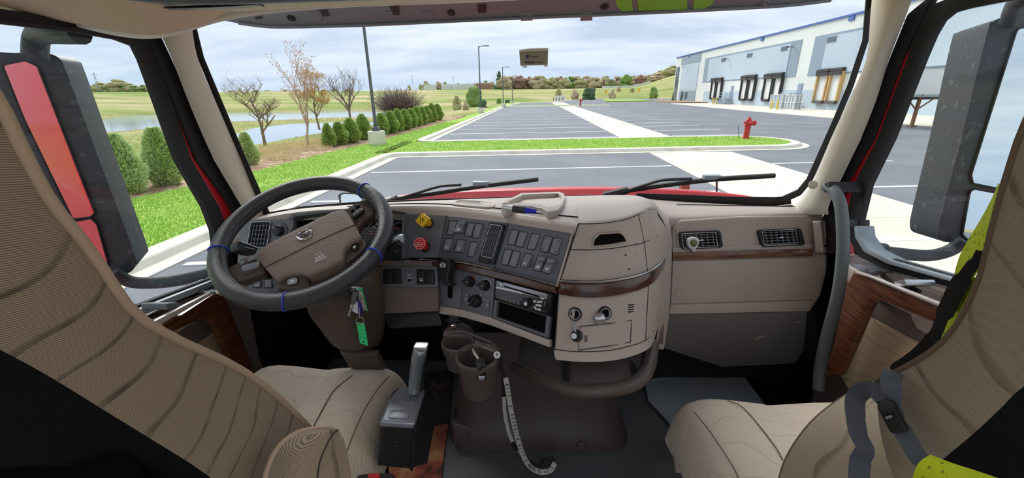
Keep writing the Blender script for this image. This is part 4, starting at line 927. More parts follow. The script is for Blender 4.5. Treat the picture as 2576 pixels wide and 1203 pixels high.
mb = MB(); mb.pp(PAR, [(2178, 676), (2205, 672), (2220, 678), (2190, 684)], .004, .014); mb.build('switch', 'panel_grey', sw, bevel=.002)
for k in range(3): mb = MB(); q = [(2126 + k * 7, 634 + k * 5), (2132 + k * 7, 638 + k * 5), (2130 + k * 7, 646 + k * 4), (2124 + k * 7, 641 + k * 4)]; mb.pp(PAR, q, -.002, .004); mb.build('demist_slot', 'void_black', d2)

# ---- windshield pillars: door rubber, red door post edge, beige trim, black glass edge
def bar(name, pl, poly, h0, h1, m, parent, bev=.006):
    mb = MB(); mb.pp(pl, poly, h0, h1); return mb.build(name, m, parent, bevel=bev)
t1 = node('trim_1', 'beige left windshield pillar with black rubber edges')
P1 = PL((XL + .015, 0, 0), (XL + .015, 1, 0), (XL + .015, 0, 1))
bar('red_post', P1, [(388, 120), (420, 215), (482, 401), (551, 520), (590, 620), (600, 560), (573, 506), (495, 401), (404, 172)], -.03, -.01, 'paint_red', t1)
bar('door_rubber', P1, [(330, 60), (372, 88), (404, 165), (495, 401), (573, 508), (600, 560), (640, 560), (602, 506), (540, 401), (433, 145), (400, 75)], -.02, .0, 'rubber_ribbed', t1, .008)
def pillar(pts, bulge, m, parent, name):
    """pts: (left px, right px, py, dl, dr) down the pillar -> a rounded bar"""
    rows = []
    for xl, xr, y, ul, ur in pts:
        a, b = ul, ur; n_ = (CAM - (a + b) / 2).normalized(); row = []
        for k in range(7):
            t = k / 6; row.append(a.lerp(b, t) + n_ * (bulge * sin(pi * t)))
        rows.append(row)
    mb = MB(); R2 = [cr(c, 3) for c in zip(*rows)]; mb.grid([list(r) for r in zip(*R2)], thick=(sum((p[3] + p[4] for p in pts), V()) / (2 * len(pts)) - CAM).normalized() * .09); return mb.build(name, m, parent, smooth=50)
def ppt(xl, xr, y, yl, yr): return (xl, xr, y, PX(xl, y, yl), PX(xr, y, yr))
pillar([ppt(392, 482, 60, -1.04, -1.0), ppt(431, 497, 145, -1.04, -1.0), ppt(480, 549, 270, -1.04, -1.0), ppt(538, 606, 401, -1.04, -1.0), ppt(600, 652, 506, -1.03, -1.0), ppt(640, 690, 580, -1.02, -1.0)], .02, 'trim_beige', t1, 'pillar_cover')
def pline_w(pts, hw, m, parent, name, d=.03):
    mb = MB()
    L_ = [V(p[:2]) for p in pts]; n = len(L_); o, i = [], []
    for k in range(n):
        t = (L_[min(k + 1, n - 1)] - L_[max(k - 1, 0)]).normalized(); q = V((-t.y, t.x)) * hw
        o.append((L_[k] + q, pts[k][2])); i.append((L_[k] - q, pts[k][2]))
    rows = [[PY(*o[k][0], o[k][1]), PY(*i[k][0], i[k][1])] for k in range(n)]
    c_ = sum((r[0] for r in rows), V()) / len(rows); mb.grid(rows, thick=(c_ - CAM).normalized() * d); return mb.build(name, m, parent, bevel=.003)
pline_w([(484, 60, 1.30), (505, 145, 1.31), (557, 270, 1.34), (612, 401, 1.37), (652, 492, 1.40), (672, 540, 1.42)], 8, 'rubber_black', t1, 'glass_edge_rubber')
t2 = node('trim_2', 'beige right windshield pillar with black rubber edges')
P2 = PL((XR - .015, 0, 0), (XR - .015, 1, 0), (XR - .015, 0, 1))
bar('red_post', P2, [(2318, 30), (2283, 100), (2265, 145), (2192, 349), (2123, 465), (2096, 560), (2088, 640), (2134, 640), (2128, 550), (2148, 465), (2207, 349), (2284, 145)], -.03, -.01, 'paint_red', t2)
bar('door_rubber', P2, [(2360, -30), (2280, 35), (2236, 145), (2163, 349), (2106, 465), (2060, 560), (2060, 640), (2096, 640), (2100, 560), (2125, 465), (2194, 349), (2267, 145), (2330, 20)], -.02, .0, 'rubber_ribbed', t2, .008)
pillar([ppt(2196, 2300, -20, .95, .99), ppt(2192, 2283, 30, .95, .99), ppt(2181, 2238, 145, .95, .99), ppt(2136, 2205, 250, .95, .99), ppt(2090, 2165, 349, .95, .99), ppt(2040, 2108, 465, .95, .99), ppt(2000, 2084, 522, .95, .98), ppt(1985, 2084, 540, .96, .985)], .02, 'trim_beige', t2, 'pillar_cover')
pc = PX(2045, 465, .93); mb = MB(); mb.lathe(pc + (CAM - pc).normalized() * .0, CAM - pc, [(.014, -.01), (.014, .003), (.012, .004)], 20); mb.build('screw_cap', 'trim_beige', t2)
edge = [(2188, -20, 1.42), (2178, 100, 1.45), (2140, 215, 1.47), (2100, 310, 1.48), (2060, 400, 1.50), (2035, 455, 1.52), (2010, 485, 1.54), (1970, 503, 1.57)]
pline_w(edge, 8, 'rubber_black', t2, 'glass_edge_rubber')

# ---- windshield
w1 = node('window_1', 'wide curved windshield glass with black lower edge')
top = [(478, 40, 1.36), (700, 20, 1.46), (1000, 5, 1.53), (1300, -5, 1.56), (1700, -12, 1.55), (2000, -22, 1.5), (2190, -30, 1.45)]
mid = [(560, 270, 1.42), (740, 268, 1.53), (1010, 264, 1.61), (1300, 260, 1.64), (1680, 256, 1.63), (1950, 252, 1.56), (2125, 246, 1.49)]
bot = [(660, 520, 1.47), (780, 530, 1.60), (1020, 525, 1.68), (1300, 520, 1.72), (1660, 518, 1.71), (1880, 518, 1.65), (1995, 520, 1.57)]
R_ = loft([[PY(*p) for p in r] for r in (top, mid, bot)], 4, 4)
mb = MB(); mb.grid(R_, thick=(0, .006, 0)); mb.build('windshield_pane', 'windshield_glass', w1, smooth=180)
pline_w([(1600, 497, 1.70), (1700, 500, 1.69), (1850, 506, 1.66), (1950, 507, 1.6), (1990, 503, 1.565)], 11, 'rubber_black', w1, 'lower_frit')
pline_w([(1600, 509, 1.69), (1700, 512, 1.68), (1850, 519, 1.645), (1950, 521, 1.59), (1995, 518, 1.555)], 3, 'rubber_grey', w1, 'lower_gasket', .01)
pline_w([(640, 545, 1.50), (760, 524, 1.60), (900, 512, 1.66), (1100, 505, 1.70), (1300, 500, 1.72), (1480, 496, 1.72), (1610, 496, 1.71)], 5, 'rubber_black', w1, 'lower_frit')

# ---- headliner and overhead console
cl = node('ceiling', 'tan headliner over the driver with a rounded front edge')
r0 = [(-200, 30, 1.15), (0, 20, 1.18), (240, 62, 1.2), (390, 78, 1.24), (520, 46, 1.32), (640, -2, 1.4), (900, -48, 1.48), (1300, -62, 1.52), (1800, -62, 1.5), (2230, -40, 1.34), (2500, -60, 1.1)]
r1 = [(-200, 15, .92), (0, 25, .95), (230, 66, 1.0), (390, 84, 1.05), (520, 56, 1.12), (610, 18, 1.2), (880, -50, 1.28), (1300, -68, 1.3), (1800, -68, 1.28), (2230, -48, 1.18), (2500, -70, 1.0)]
r2 = [(-200, -20, .80), (0, -10, .82), (240, 5, .88), (390, 14, .93), (520, 5, .98), (640, -35, 1.02), (900, -85, 1.05), (1300, -100, 1.05), (1800, -100, 1.02), (2230, -85, .98), (2500, -100, .9)]
r3 = [(-200, -150, .5), (0, -150, .5), (240, -150, .55), (390, -150, .58), (520, -150, .6), (640, -150, .62), (900, -160, .62), (1300, -160, .62), (1800, -160, .62), (2230, -170, .6), (2500, -190, .5)]
H = loft([[PY(*p) for p in r] for r in (r0, r1, r2, r3)], 3, 4)
mb = MB(); mb.grid(H, thick=(0, 0.02, .03)); mb.build('headliner_shell', 'headliner', cl, smooth=60)
hb_ = H[-1]; mb = MB(); mb.grid(loft([hb_[::3], [V((p.x, p.y - .12, p.z + .12)) for p in hb_[::3]], [V((p.x * 1.05, p.y - .35, 3.42)) for p in hb_[::3]], [V((p.x * 1.05, p.y - .75, 3.5)) for p in hb_[::3]]], 2, 3), thick=(0, 0, .03)); mb.build('roof_lining', 'headliner', cl, smooth=60)
mb = MB(); c = [(130, 0), (260, 12), (345, 22), (349, 12), (340, 0), (300, -20), (130, -20)]; mb.grid(loft([[D(95, -12, .93), D(150, 8, .95), D(250, 23, .98), D(330, 33, 1.0), D(349, 28, 1.02)], [D(110, -25, .9), D(160, -8, .92), D(260, 2, .94), D(335, 8, .96), D(352, 8, .97)], [D(120, -45, .88), D(170, -30, .88), D(270, -25, .9), D(335, -25, .92), D(352, -20, .95)]], 3, 3), thick=(0, .02, .02)); mb.build('visor_pad', 'headliner', cl, smooth=60)
mb = MB(); mb.tube(cr([D(137, -2, .93), D(146, 6, .925), D(152, 4, .925), D(153, -8, .92)], 4), .006, 8); mb.build('hook', 'silver', cl)
mb = MB(); mb.tube(cr([D(x, y, d) for x, y, d in ((-80, -2, .86), (0, 17, .9), (150, 49, .95), (280, 80, .98), (370, 90, 1.0), (450, 78, 1.02), (560, 46, 1.06), (700, 24, 1.1), (900, 10, 1.14), (1150, 1, 1.16), (1400, -12, 1.16))], 6), [(.0035, .0075)] * 61, 10, flat=(0, -1, .2)); o = mb.build('edge_strip', mat('strip_pale', rgb(236, 237, 235), .45), cl)
mb = MB(); mb.grid(loft([[PY(x, y, .86) for x, y in ((300, -30), (420, -24), (600, -26), (850, -34), (1200, -50))], [PY(x, y, .84) for x, y in ((312, -4), (420, 6), (600, 6), (850, -3), (1200, -18))], [PY(x, y, .87) for x, y in ((330, 2), (425, 11), (600, 11), (850, 3), (1200, -10))], [PY(x, y, .95) for x, y in ((345, 2), (430, 11), (600, 11), (850, 4), (1200, -8))]], 3, 3), thick=(0, .01, .01)); mb.build('overhead_shelf_lip', mat('lip_blue_grey', rgb(112, 124, 138), .5), cl, smooth=60)
mb = MB(); mb.grid(loft([[PY(x, y, .96) for x, y in ((405, 10), (520, 12), (700, 8), (900, 1), (1150, -9))], [PY(x, y, 1.05) for x, y in ((430, 18), (540, 22), (700, 17), (900, 9), (1150, -3))], [PY(x, y, 1.14) for x, y in ((490, 27), (570, 30), (720, 22), (900, 13), (1150, 1))]], 3, 3), thick=(0, .01, .015)); mb.build('shelf_underside', mat('shelf_pale', rgb(206, 196, 168), .6), cl, smooth=60)
mb = MB(); mb.grid([[PY(x, y, .93) for x, y in ((410, 16), (530, 12), (650, 8))], [PY(x, y, .92) for x, y in ((412, 21), (530, 19), (650, 12))]], thick=(0, .02, .0)); mb.build('shelf_trim', 'panel_grey', cl)
mb = MB(); pl_ = PL(PY(520, 16, .91), PY(620, 8, .91), PY(560, 28, .93)); mb.pp(pl_, rq([(525, 8), (600, 2), (606, 9), (530, 15)], .3), -.02, 0); mb.build('shelf_latch', 'black_plastic', cl)

# ---- outside sun visor, hood, wipers
vs = thing('sun_visor', 'dark grey outside sun visor above the windshield', 'sun visor', PY(1300, 40, 1.78))
PV = PL(PY(900, 65, 1.80), PY(1700, 30, 1.80), PY(1300, -10, 1.70))
vb = [(560, 52), (600, 60), (660, 68), (720, 70), (900, 66), (1100, 57), (1300, 48), (1500, 40), (1700, 31), (1900, 21), (2000, 14), (2090, 3), (2130, -12)]
vt = [(2130, -60), (1900, -70), (1500, -80), (1100, -75), (700, -50), (520, -10), (530, 30)]
mb = MB(); mb.pp(PV, vb + vt, -.012, 0); mb.build('visor_panel', 'visor_grey', vs, bevel=.004)
mb = MB(); mb.tube(cr([PV.p(x, y - 2, .004) for x, y in vb[1:-1]], 3), .006, 8); mb.build('visor_rim', 'visor_grey', vs)
for x, y in ((733, 45), (1135, 31), (1521, 16), (1924, 8)):
    p = PV.p(x, y, 0); mb = MB(); mb.lathe(p, PV.n, [(.016, -.002), (.016, .003), (.013, .005), (.008, .002), (.008, .006), (.005, .007)], 18); mb.build('rivet', 'rubber_black' if x != 1924 else 'visor_grey', vs)
for q in ([(803, 27), (822, 25), (829, 40), (812, 42)], [(980, 17), (1003, 15), (1006, 37), (990, 38)], [(1202, 12), (1224, 11), (1223, 32), (1202, 33)], [(643, 44), (661, 43), (658, 48), (642, 49)]): mb = MB(); mb.pp(PV, q, 0, .003); mb.build('tape_patch', 'tape_black', vs)
for q in ([(1545, -12), (1588, -14), (1592, 27), (1566, 29), (1552, 16)], [(1602, -14), (1730, -18), (1728, 24), (1606, 27)], [(1746, -18), (1808, -20), (1792, 10), (1772, 22), (1744, 23)]): mb = MB(); mb.pp(PV, q, 0, .003); mb.build('green_film', 'tag_green', vs)
for x in (780, 965, 1060, 1310, 1460): mb = MB(); mb.pp(PV, [(x, 30), (x + 30, 29), (x + 30, 52), (x, 53)], 0, .002); mb.build('pressed_pad', 'visor_grey', vs, bevel=.001)
hd = thing('truck_hood', 'red truck hood edge seen over the dashboard', 'hood', PY(1400, 500, 2.3))
crest = [(930, 508, 2.05), (1000, 492, 2.1), (1130, 481, 2.15), (1300, 475, 2.2), (1500, 472, 2.2), (1700, 476, 2.16), (1850, 488, 2.1), (1930, 502, 2.05)]
A = [PY(*p) for p in crest]
mb = MB(); mb.grid(loft([[p + V((0, -.2, -.09)) for p in A], [p + V((0, -.08, -.012)) for p in A], A, [p + V((0, .5, -.11)) for p in A], [p + V((0, 1.3, -.36)) for p in A]], 3, 3), thick=(0, 0, -.02)); mb.build('hood_skin', 'paint_red', hd, smooth=60)
mb = MB(); mb.grid([[p + V((0, -.36, -.12)) for p in A], [p + V((0, -.21, -.07)) for p in A]], thick=(0, 0, -.02)); mb.build('cowl', 'rubber_black', hd, smooth=60)
def wiper(lb, bl, arm, piv):
    r = thing('windshield_wiper', lb, 'wiper', PY(*piv[0]), 'windshield wipers')
    mb = MB(); mb.tube(cr([PY(*p) for p in bl], 4), [(.009, .016)] * (4 * (len(bl) - 1) + 1), 8, flat=(0, 0, 1)); mb.build('blade', 'rubber_black', r)
    mb = MB(); mb.tube([PY(x, y + 5, Y) for x, y, Y in bl], .004, 6); mb.build('blade_rubber', 'rubber_black', r)
    mb = MB(); mb.tube(cr([PY(*p) for p in arm], 4), [(.007, .012)] * (4 * (len(arm) - 1) + 1), 8, flat=(0, 0, 1)); mb.build('arm', 'rubber_black', r)
    mb = MB(); mb.tube([PY(*p) for p in piv], [.022, .016], 8); mb.build('pivot', 'rubber_black', r)
    m_ = bl[len(bl) // 2]; mb = MB(); mb.box(PY(m_[0] - 10, m_[1] - 4, m_[2]), .07, .03, .02); mb.build('clip', 'rubber_grey', r, bevel=.003)
wiper('left windshield wiper lying low behind the steering wheel', [(992, 500, 1.80), (1100, 484, 1.79), (1220, 466, 1.79), (1354, 450, 1.80)], [(985, 506, 1.80), (1060, 482, 1.78), (1110, 468, 1.775), (1160, 465, 1.775)], [(975, 512, 1.80), (1000, 500, 1.79)])
wiper('right windshield wiper lying low over the passenger side', [(1555, 482, 1.80), (1680, 464, 1.79), (1800, 450, 1.77), (1949, 441, 1.72)], [(1545, 490, 1.80), (1620, 466, 1.785), (1670, 453, 1.775), (1740, 450, 1.77)], [(1520, 494, 1.82), (1580, 478, 1.79)])
hm = thing('hood_mirror', 'small round cornered mirror on the left fender seen through the wheel', 'mirror', PY(890, 510, 2.5))
PM = PL(PY(853, 490, 2.5), PY(930, 490, 2.5), PY(890, 515, 2.48))
mb = MB(); mb.pp(PM, rq([(850, 490), (862, 484), (925, 487), (938, 520), (855, 520)], .2), -.08, 0); mb.build('shell', 'mirror_shell', hm, bevel=.004)
mb = MB(); mb.pp(PM, rq([(857, 492), (865, 488), (921, 490), (932, 518), (859, 518)], .2), 0, .003); mb.build('glass', 'mirror_glass', hm)
mb = MB(); p = PM.p(890, 521, -.04); mb.tube([p, V((p.x - .02, p.y + .03, p.z - .35))], .02, 8); mb.build('stalk', 'mirror_shell', hm)
hm = thing('hood_mirror', 'small mirror back on the right fender beyond the right wiper', 'mirror', PY(1725, 480, 2.7))
mb = MB(); mb.pp(PL(PY(1716, 460, 2.7), PY(1735, 460, 2.7), PY(1725, 480, 2.7)), rq([(1716, 462), (1735, 461), (1736, 479), (1715, 479)], .2), -.06, 0); mb.build('shell', 'rust', hm, bevel=.004)
mb = MB(); p = PY(1803, 478, 2.6); mb.tube([PY(1803, 482, 2.6), PY(1803, 456, 2.6)], .006, 6); mb.tube([PY(1726, 478, 2.72), V(PY(1726, 478, 2.72)) + V((0, 0, -.3))], .015, 6); mb.build('stalk', 'rubber_black', hm)

# ---- big side mirrors
def sidemirror(lb, pl, housing, glasses, dep, arms):
    r = thing('side_mirror', lb, 'mirror', pl.p(*housing[0], 0))
    mb = MB(); hs = cr([V(p) for p in housing], 4, True); mb.pp(pl, [tuple(p) for p in hs], -dep, 0); mb.build('housing', 'mirror_shell', r, bevel=.022, seg=4)
    for g in glasses:
        q = rq(g, .12, 3); mb = MB(); mb.frame(pl, inset(q, -4), q, -.003, .008); mb.build('glass_rim', 'rubber_black', r, bevel=.001)
        mb = MB(); mb.pp(pl, q, -.003, .004); mb.build('mirror_glass', 'mirror_glass', r, smooth=0)
    for pts, rad in arms: mb = MB(); mb.tube(cr(pts, 5), rad, 12); mb.build('arm', 'mirror_shell', r)
    return r
A = PX(150, 150, -1.42); B = PX(338, 672, -1.42)
PML = PL(A, B, A + V((-.21, -.125, 0)))
sidemirror('large side mirror outside the driver window reflecting red paint', PML, [(-60, 138), (40, 133), (110, 133), (148, 146), (168, 185), (250, 405), (338, 640), (341, 664), (328, 685), (295, 692), (258, 690), (215, 655), (100, 420), (-10, 220)],
           [[(6, 165), (62, 154), (92, 168), (236, 536), (226, 545), (182, 551), (60, 300)], [(185, 560), (228, 552), (242, 566), (270, 664), (262, 678), (236, 672), (210, 640)]], .15,
           [([PX(200, 82, -1.15), PX(150, 82, -1.22), PX(108, 84, -1.35), PX(92, 96, -1.42), PX(88, 145, -1.43)], .028), ([PX(285, 685, -1.44), PX(325, 708, -1.42), PX(380, 712, -1.36), PX(450, 705, -1.26), PX(545, 684, -1.12)], .021)])
A = PX(2483, 90, 1.40); B = PX(2363, 590, 1.40)
PMR = PL(A, B, A + V((.24, -.05, 0)))
sidemirror('large side mirror outside the passenger window beside the vest', PMR, [(2484, 82), (2500, 54), (2540, 40), (2640, 30), (2700, 60), (2680, 300), (2600, 560), (2560, 640), (2480, 628), (2400, 612), (2370, 606), (2361, 585), (2372, 530), (2425, 325)],
           [[(2562, 72), (2660, 62), (2640, 330), (2590, 488), (2450, 460), (2446, 440)], [(2444, 476), (2588, 503), (2545, 632), (2440, 606), (2424, 590)]], .15,
           [([PX(2150, 622, 1.10), PX(2200, 630, 1.14), PX(2280, 640, 1.26), PX(2340, 643, 1.36), PX(2390, 630, 1.42), PX(2425, 605, 1.44)], .020), ([PX(2600, -30, 1.25), PX(2560, 10, 1.35), PX(2545, 50, 1.43)], .025)])
mb = MB(); mb.tube([PX(2198, 629, 1.135), PX(2225, 633, 1.165)], .027, 12); o = mb.build('arm_clamp', 'mirror_shell', bpy.data.objects['side_mirror.001'])

# ---- grab handle
gh = thing('grab_handle', 'grey curved grab handle on the passenger windshield pillar', 'handle', PX(2085, 465, .94))
mb = MB(); mb.tube(cr([PX(x, y, .93) for x, y in ((2080, 470), (2098, 480), (2113, 510), (2119, 560), (2120, 640), (2108, 740), (2082, 840), (2064, 920), (2058, 980))], 5), .0165, 14); mb.build('bar', 'handle_grey', gh)
mb = MB(); mb.pp(P2, [(2073, 460), (2086, 457), (2088, 485), (2071, 484)], .0, .1); mb.build('mount', 'rubber_black', gh, bevel=.004)

# ---- toll tag on the glass
tg = thing('toll_tag', 'small beige toll transponder box stuck on the windshield', 'transponder', PY(1343, 165, 1.6))
PT = PL(PY(1307, 128, 1.60), PY(1379, 124, 1.60), PY(1343, 165, 1.612))
mb = MB(); mb.pp(PT, [(1306, 128), (1330, 125), (1360, 124), (1379, 124), (1378, 164), (1374, 164), (1309, 166)], -.018, 0); mb.build('case', mat('tag_beige', rgb(150, 146, 128), .6), tg, bevel=.003)
mb = MB(); mb.pp(PT, [(1306, 127), (1330, 124), (1360, 123), (1379, 123), (1379, 128), (1330, 129), (1308, 132)], -.016, .002); mb.build('top_edge', mat('tag_light', rgb(196, 192, 180), .6), tg)
mat('ink_black', rgb(22, 22, 26), .7); mat('ink_blue', rgb(28, 40, 120), .6); mat('ink_white', rgb(226, 228, 230), .6)
mb = MB(); mb.pp(PT, [(1325, 138), (1331, 138), (1329, 147), (1328, 142), (1322, 150)], 0, .001); mb.pp(PT, [(1326, 147), (1328.5, 144.5), (1328.5, 147)], 0, .001); mb.build('emblem', 'ink_blue', tg, smooth=0)
text_px('lettering', 'www.pelpx', 'ink_black', PT, (1333, 143.5), (1354, 142.5), 2.6, tg)
for k in range(13):
    x = 1319.5 + k * 2.1; mb = MB(); mb.pp(PT, [(x, 155.4), (x + (1.3 if k % 3 else .7), 155.3), (x + (1.3 if k % 3 else .7), 159.6), (x, 159.7)], 0, .001); mb.build('barcode_bar', 'ink_black', tg, smooth=0)
text_px('lettering', 'ENT 08 12', 'ink_black', PT, (1350, 157), (1368, 157), 2.2, tg)
for q in ([(1315, 166), (1325, 165.6), (1325, 170), (1315, 170.4)], [(1368, 164.4), (1378, 164), (1378, 167), (1368, 168)]): mb = MB(); mb.pp(PT, q, -.018, -.017); mb.build('clear_tape', mat('tape_clear', rgb(232, 224, 228), .4), tg)
mb = MB(); pst = PL(PY(1300, 470, 1.69), PY(1320, 470, 1.69), PY(1300, 450, 1.68))
# ================================================================== DASHBOARD
def K(x0, y0, s): return lambda x, y: (x0 + x / s, y0 + y / s)
kA, kB, kC, kD = K(1090, 520, 6.685), K(1230, 540, 6.0167), K(1090, 640, 5.0125), K(840, 640, 4.6286)
kE, kF, kG, kH = K(600, 480, 4.6267), K(880, 500, 6.6846), K(1200, 460, 2.2269), K(1600, 440, 2.3133)
kI, kJ, kK, kL = K(850, 800, 2.9847), K(1250, 880, 3.7244), K(1120, 440, 7.1556), K(600, 850, 3.4083)
kM, kN, kO = K(1550, 850, 3.4077), K(2050, 600, 1.9943), K(500, 420, 2.5065)
def mp(k, pts): return [k(*p) for p in pts]
mat('switch_grey', rgb(118, 124, 132), 0.4, spec=0.5)
mat('icon_pale', rgb(200, 202, 204), 0.6)
mat('valve_yellow', rgb(236, 196, 24), 0.4, spec=0.5)
mat('valve_red', rgb(214, 44, 50), 0.4, spec=0.5)
mat('ink_dark', rgb(70, 62, 20), 0.6)
mat('gauge_face', rgb(52, 56, 60), 0.35)
mat('needle_red', rgb(214, 88, 74), 0.5)
mat('dash_top_pad', rgb(174, 163, 157), 0.4, bump=(260, 0.2, 0.0015), spec=0.5)
mat('seam', rgb(40, 36, 34), 0.7)
mat('radio_silver', rgb(150, 152, 160), 0.28, 0.6)
mat('radio_dark', rgb(28, 24, 36), 0.12, spec=0.7)
mat('knob_black', rgb(30, 31, 34), 0.4)
mat('blue_mark', rgb(70, 110, 170), 0.6); mat('red_mark', rgb(200, 70, 54), 0.6)
mat('pen_blue', rgb(30, 44, 190), 0.2, coat=.5); mat('pen_white', rgb(222, 226, 232), 0.25, 0.3); mat('grip_dark', rgb(52, 56, 60), .6)
mat('frost', rgb(214, 216, 218), 0.3)
woodmat('wood_dash', rgb(84, 50, 36), rgb(44, 25, 20), sc=(8, 8, 90))
woodmat('wood_glove', rgb(124, 82, 54), rgb(78, 48, 34), sc=(5, 5, 90))
dash = thing('dashboard', 'brown truck dashboard with switch panels, wood trim and rounded centre pod', 'dashboard', (0, 1.3, 1.7))
def sub(name, parent=None):
    o = bpy.data.objects.new(name, None); COL.objects.link(o); par(o, parent or dash); return o
PA = PL(D(1125, 545, 1.22), D(1450, 590, 1.0), D(1105, 655, 1.22))
def rocker(pl, q, raised, parent, rim=True, m='switch_grey', icon=False, capped=False):
    r = bpy.data.objects.new('rocker_switch', None); COL.objects.link(r); par(r, dash)
    mb = MB(); mb.pp(pl, rq(inset(q, -2.6), .12, 2), -.004, .002); mb.build('bezel', 'tape_black', r, bevel=.0006, seg=1)
    tl, tr, br, bl = q; h0, h1 = (.006, .006) if not raised else (.005, .019)
    F_ = [pl.p(*tl, h0), pl.p(*tr, h0), pl.p(*br, h1), pl.p(*bl, h1)]; B_ = [p - pl.n * (h + .004) for p, h in zip(F_, (h0, h0, h1, h1))]
    mb = MB(); mb.add(F_ + B_, [[0, 1, 2, 3], [7, 6, 5, 4], [0, 4, 5, 1], [1, 5, 6, 2], [2, 6, 7, 3], [3, 7, 4, 0]]); mb.build('paddle', m, r, bevel=.0022, seg=2)
    if capped:
        c = sub_q(q, 0.02, 1.02, -.03, .3); mb = MB(); mb.pp(pl, c, .004, .017); mb.build('lock_tab', m, r, bevel=.002)
    if icon:
        pi_ = PL(F_[0] + pl.n * .0006, F_[1] + pl.n * .0006, F_[2] + pl.n * .0006); c = sub_q(q, .3, .75, .62, .84)
        if capped or icon == 'truck':
            mb = MB(); mb.pp(pi_, sub_q(c, 0, .42, .2, .7), 0, .0004); mb.pp(pi_, sub_q(c, .5, 1, 0, .7), 0, .0004)
            for u in (.22, .78): 
                o_ = quadpt(c, u, .85); mb.lathe(pi_.p(*o_), pi_.n, [(.0016, 0), (.0016, .0005)], 8)
        else:
            mb = MB()
            for v in (0, .5): mb.pp(pi_, sub_q(c, 0, 1, v + .05, v + .3), 0, .0004)
        mb.build('symbol', 'icon_pale', r, smooth=0)
    return r
# ---- centre switch panels
back = sub('centre_stack')
mb = MB(); mb.pp(PA, [(1112, 536), (1458, 574), (1402, 735), (1392, 872), (1098, 770), (1100, 660)], -.06, -.012); mb.build('backing', 'void_black', back)
pnl = sub('left_switch_panel')
mb = MB(); mb.pp(PA, mp(kA, [(228, 160), (1250, 272), (1016, 1040), (84, 862)]), -.012, 0); mb.build('plate', 'panel_grey', pnl, bevel=.0015)
mb = MB(); q = mp(kA, [(245, 200), (870, 275), (690, 945), (115, 845)]); mb.frame(PA, rq(q, .05, 2), rq(inset(q, 1.6), .05, 2), 0, .002); mb.build('raised_frame', 'panel_grey', pnl, bevel=.0005, seg=1)
LS = [([(280, 245), (392, 255), (325, 468), (228, 470)], 0, 0, 0), ([(410, 247), (525, 257), (450, 440), (345, 425)], 1, 'truck', 1), ([(580, 270), (690, 285), (625, 500), (525, 490)], 0, 0, 0), ([(712, 290), (825, 300), (755, 525), (655, 515)], 0, 0, 0),
      ([(205, 540), (322, 545), (258, 745), (150, 730)], 1, 'bars', 0), ([(410, 560), (530, 570), (455, 765), (352, 755)], 1, 'bars', 0), ([(620, 595), (735, 605), (665, 840), (570, 830)], 0, 0, 0)]
for q, rs, ic, cp_ in LS: rocker(PA, mp(kA, q), rs, pnl, icon=ic, capped=cp_)
pnr = sub('right_switch_panel')
mb = MB(); mb.pp(PA, mp(kB, [(300, 132), (1236, 292), (998, 1086), (82, 818)]), -.012, 0); mb.build('plate', 'panel_grey', pnr, bevel=.0015)
RS = [([(345, 230), (445, 245), (370, 460), (275, 445)], 0, 0, 0), ([(465, 258), (578, 270), (500, 495), (400, 470)], 0, 0, 0), ([(650, 290), (765, 300), (685, 530), (575, 515)], 0, 0, 0), ([(840, 325), (955, 345), (880, 570), (775, 550)], 0, 0, 0), ([(980, 355), (1100, 370), (1025, 610), (910, 580)], 0, 0, 0),
      ([(240, 525), (345, 540), (275, 765), (185, 745)], 0, 0, 0), ([(365, 548), (470, 570), (400, 800), (300, 770)], 0, 0, 0), ([(550, 590), (655, 605), (560, 805), (475, 770)], 1, 'bars', 0), ([(740, 630), (850, 650), (760, 855), (670, 835)], 1, 'truck', 1), ([(880, 660), (990, 685), (895, 890), (800, 860)], 1, 'truck', 1)]
for i, (q, rs, ic, cp_) in enumerate(RS):
    r = rocker(PA, mp(kB, q), rs, pnr, icon=ic, capped=cp_)
    if i in (3, 4):
        for (u, v) in (((.25, .15), (.3, .85)) if i == 3 else ((.72, .15), (.72, .85))): p = PA.p(*quadpt(mp(kB, q), u, v), .006); mb = MB(); mb.lathe(p, PA.n, [(.0018, 0), (.0018, .0006)], 10); mb.build('rivet_hole', 'tape_black', r)
mb = MB(); mb.pp(PA, mp(kB, [(1245, 285), (1270, 290), (1040, 1100), (1000, 1090)]), -.012, .004); mb.build('side_bezel', 'dash_brown', pnr, bevel=.001)
# vent between the switch panels
vt = sub('air_vent')
o = mp(kA, [(945, 262), (1205, 297), (1010, 985), (742, 930)]); i_ = mp(kA, [(962, 305), (1150, 332), (985, 862), (806, 822)])
mb = MB(); mb.frame(PA, rq(o, .15, 3), rq(i_, .08, 3), 0, .008); mb.build('frame', 'black_plastic', vt, bevel=.0015)
mb = MB(); mb.frame(PA, rq(inset(i_, -2), .1, 2), rq(inset(i_, -.8), .1, 2), .007, .0095); mb.build('bright_edge', 'silver', vt, bevel=.0003, seg=1)
mb = MB(); mb.pp(PA, inset(i_, -1), .0005, .001); mb.build('duct', 'void_black', vt)
for k in range(6): mb = MB(); u = (k + .5) / 6; mb.pp(PA, sub_q(i_, u - .014, u + .014, .01, .99), .001, .007); mb.build('slat', 'switch_grey', vt)
mb = MB(); mb.pp(PA, rq(mp(kA, [(795, 875), (945, 905), (935, 945), (790, 920)]), .4, 3), .006, .012); mb.build('thumb_wheel', 'knob_black', vt, bevel=.002)
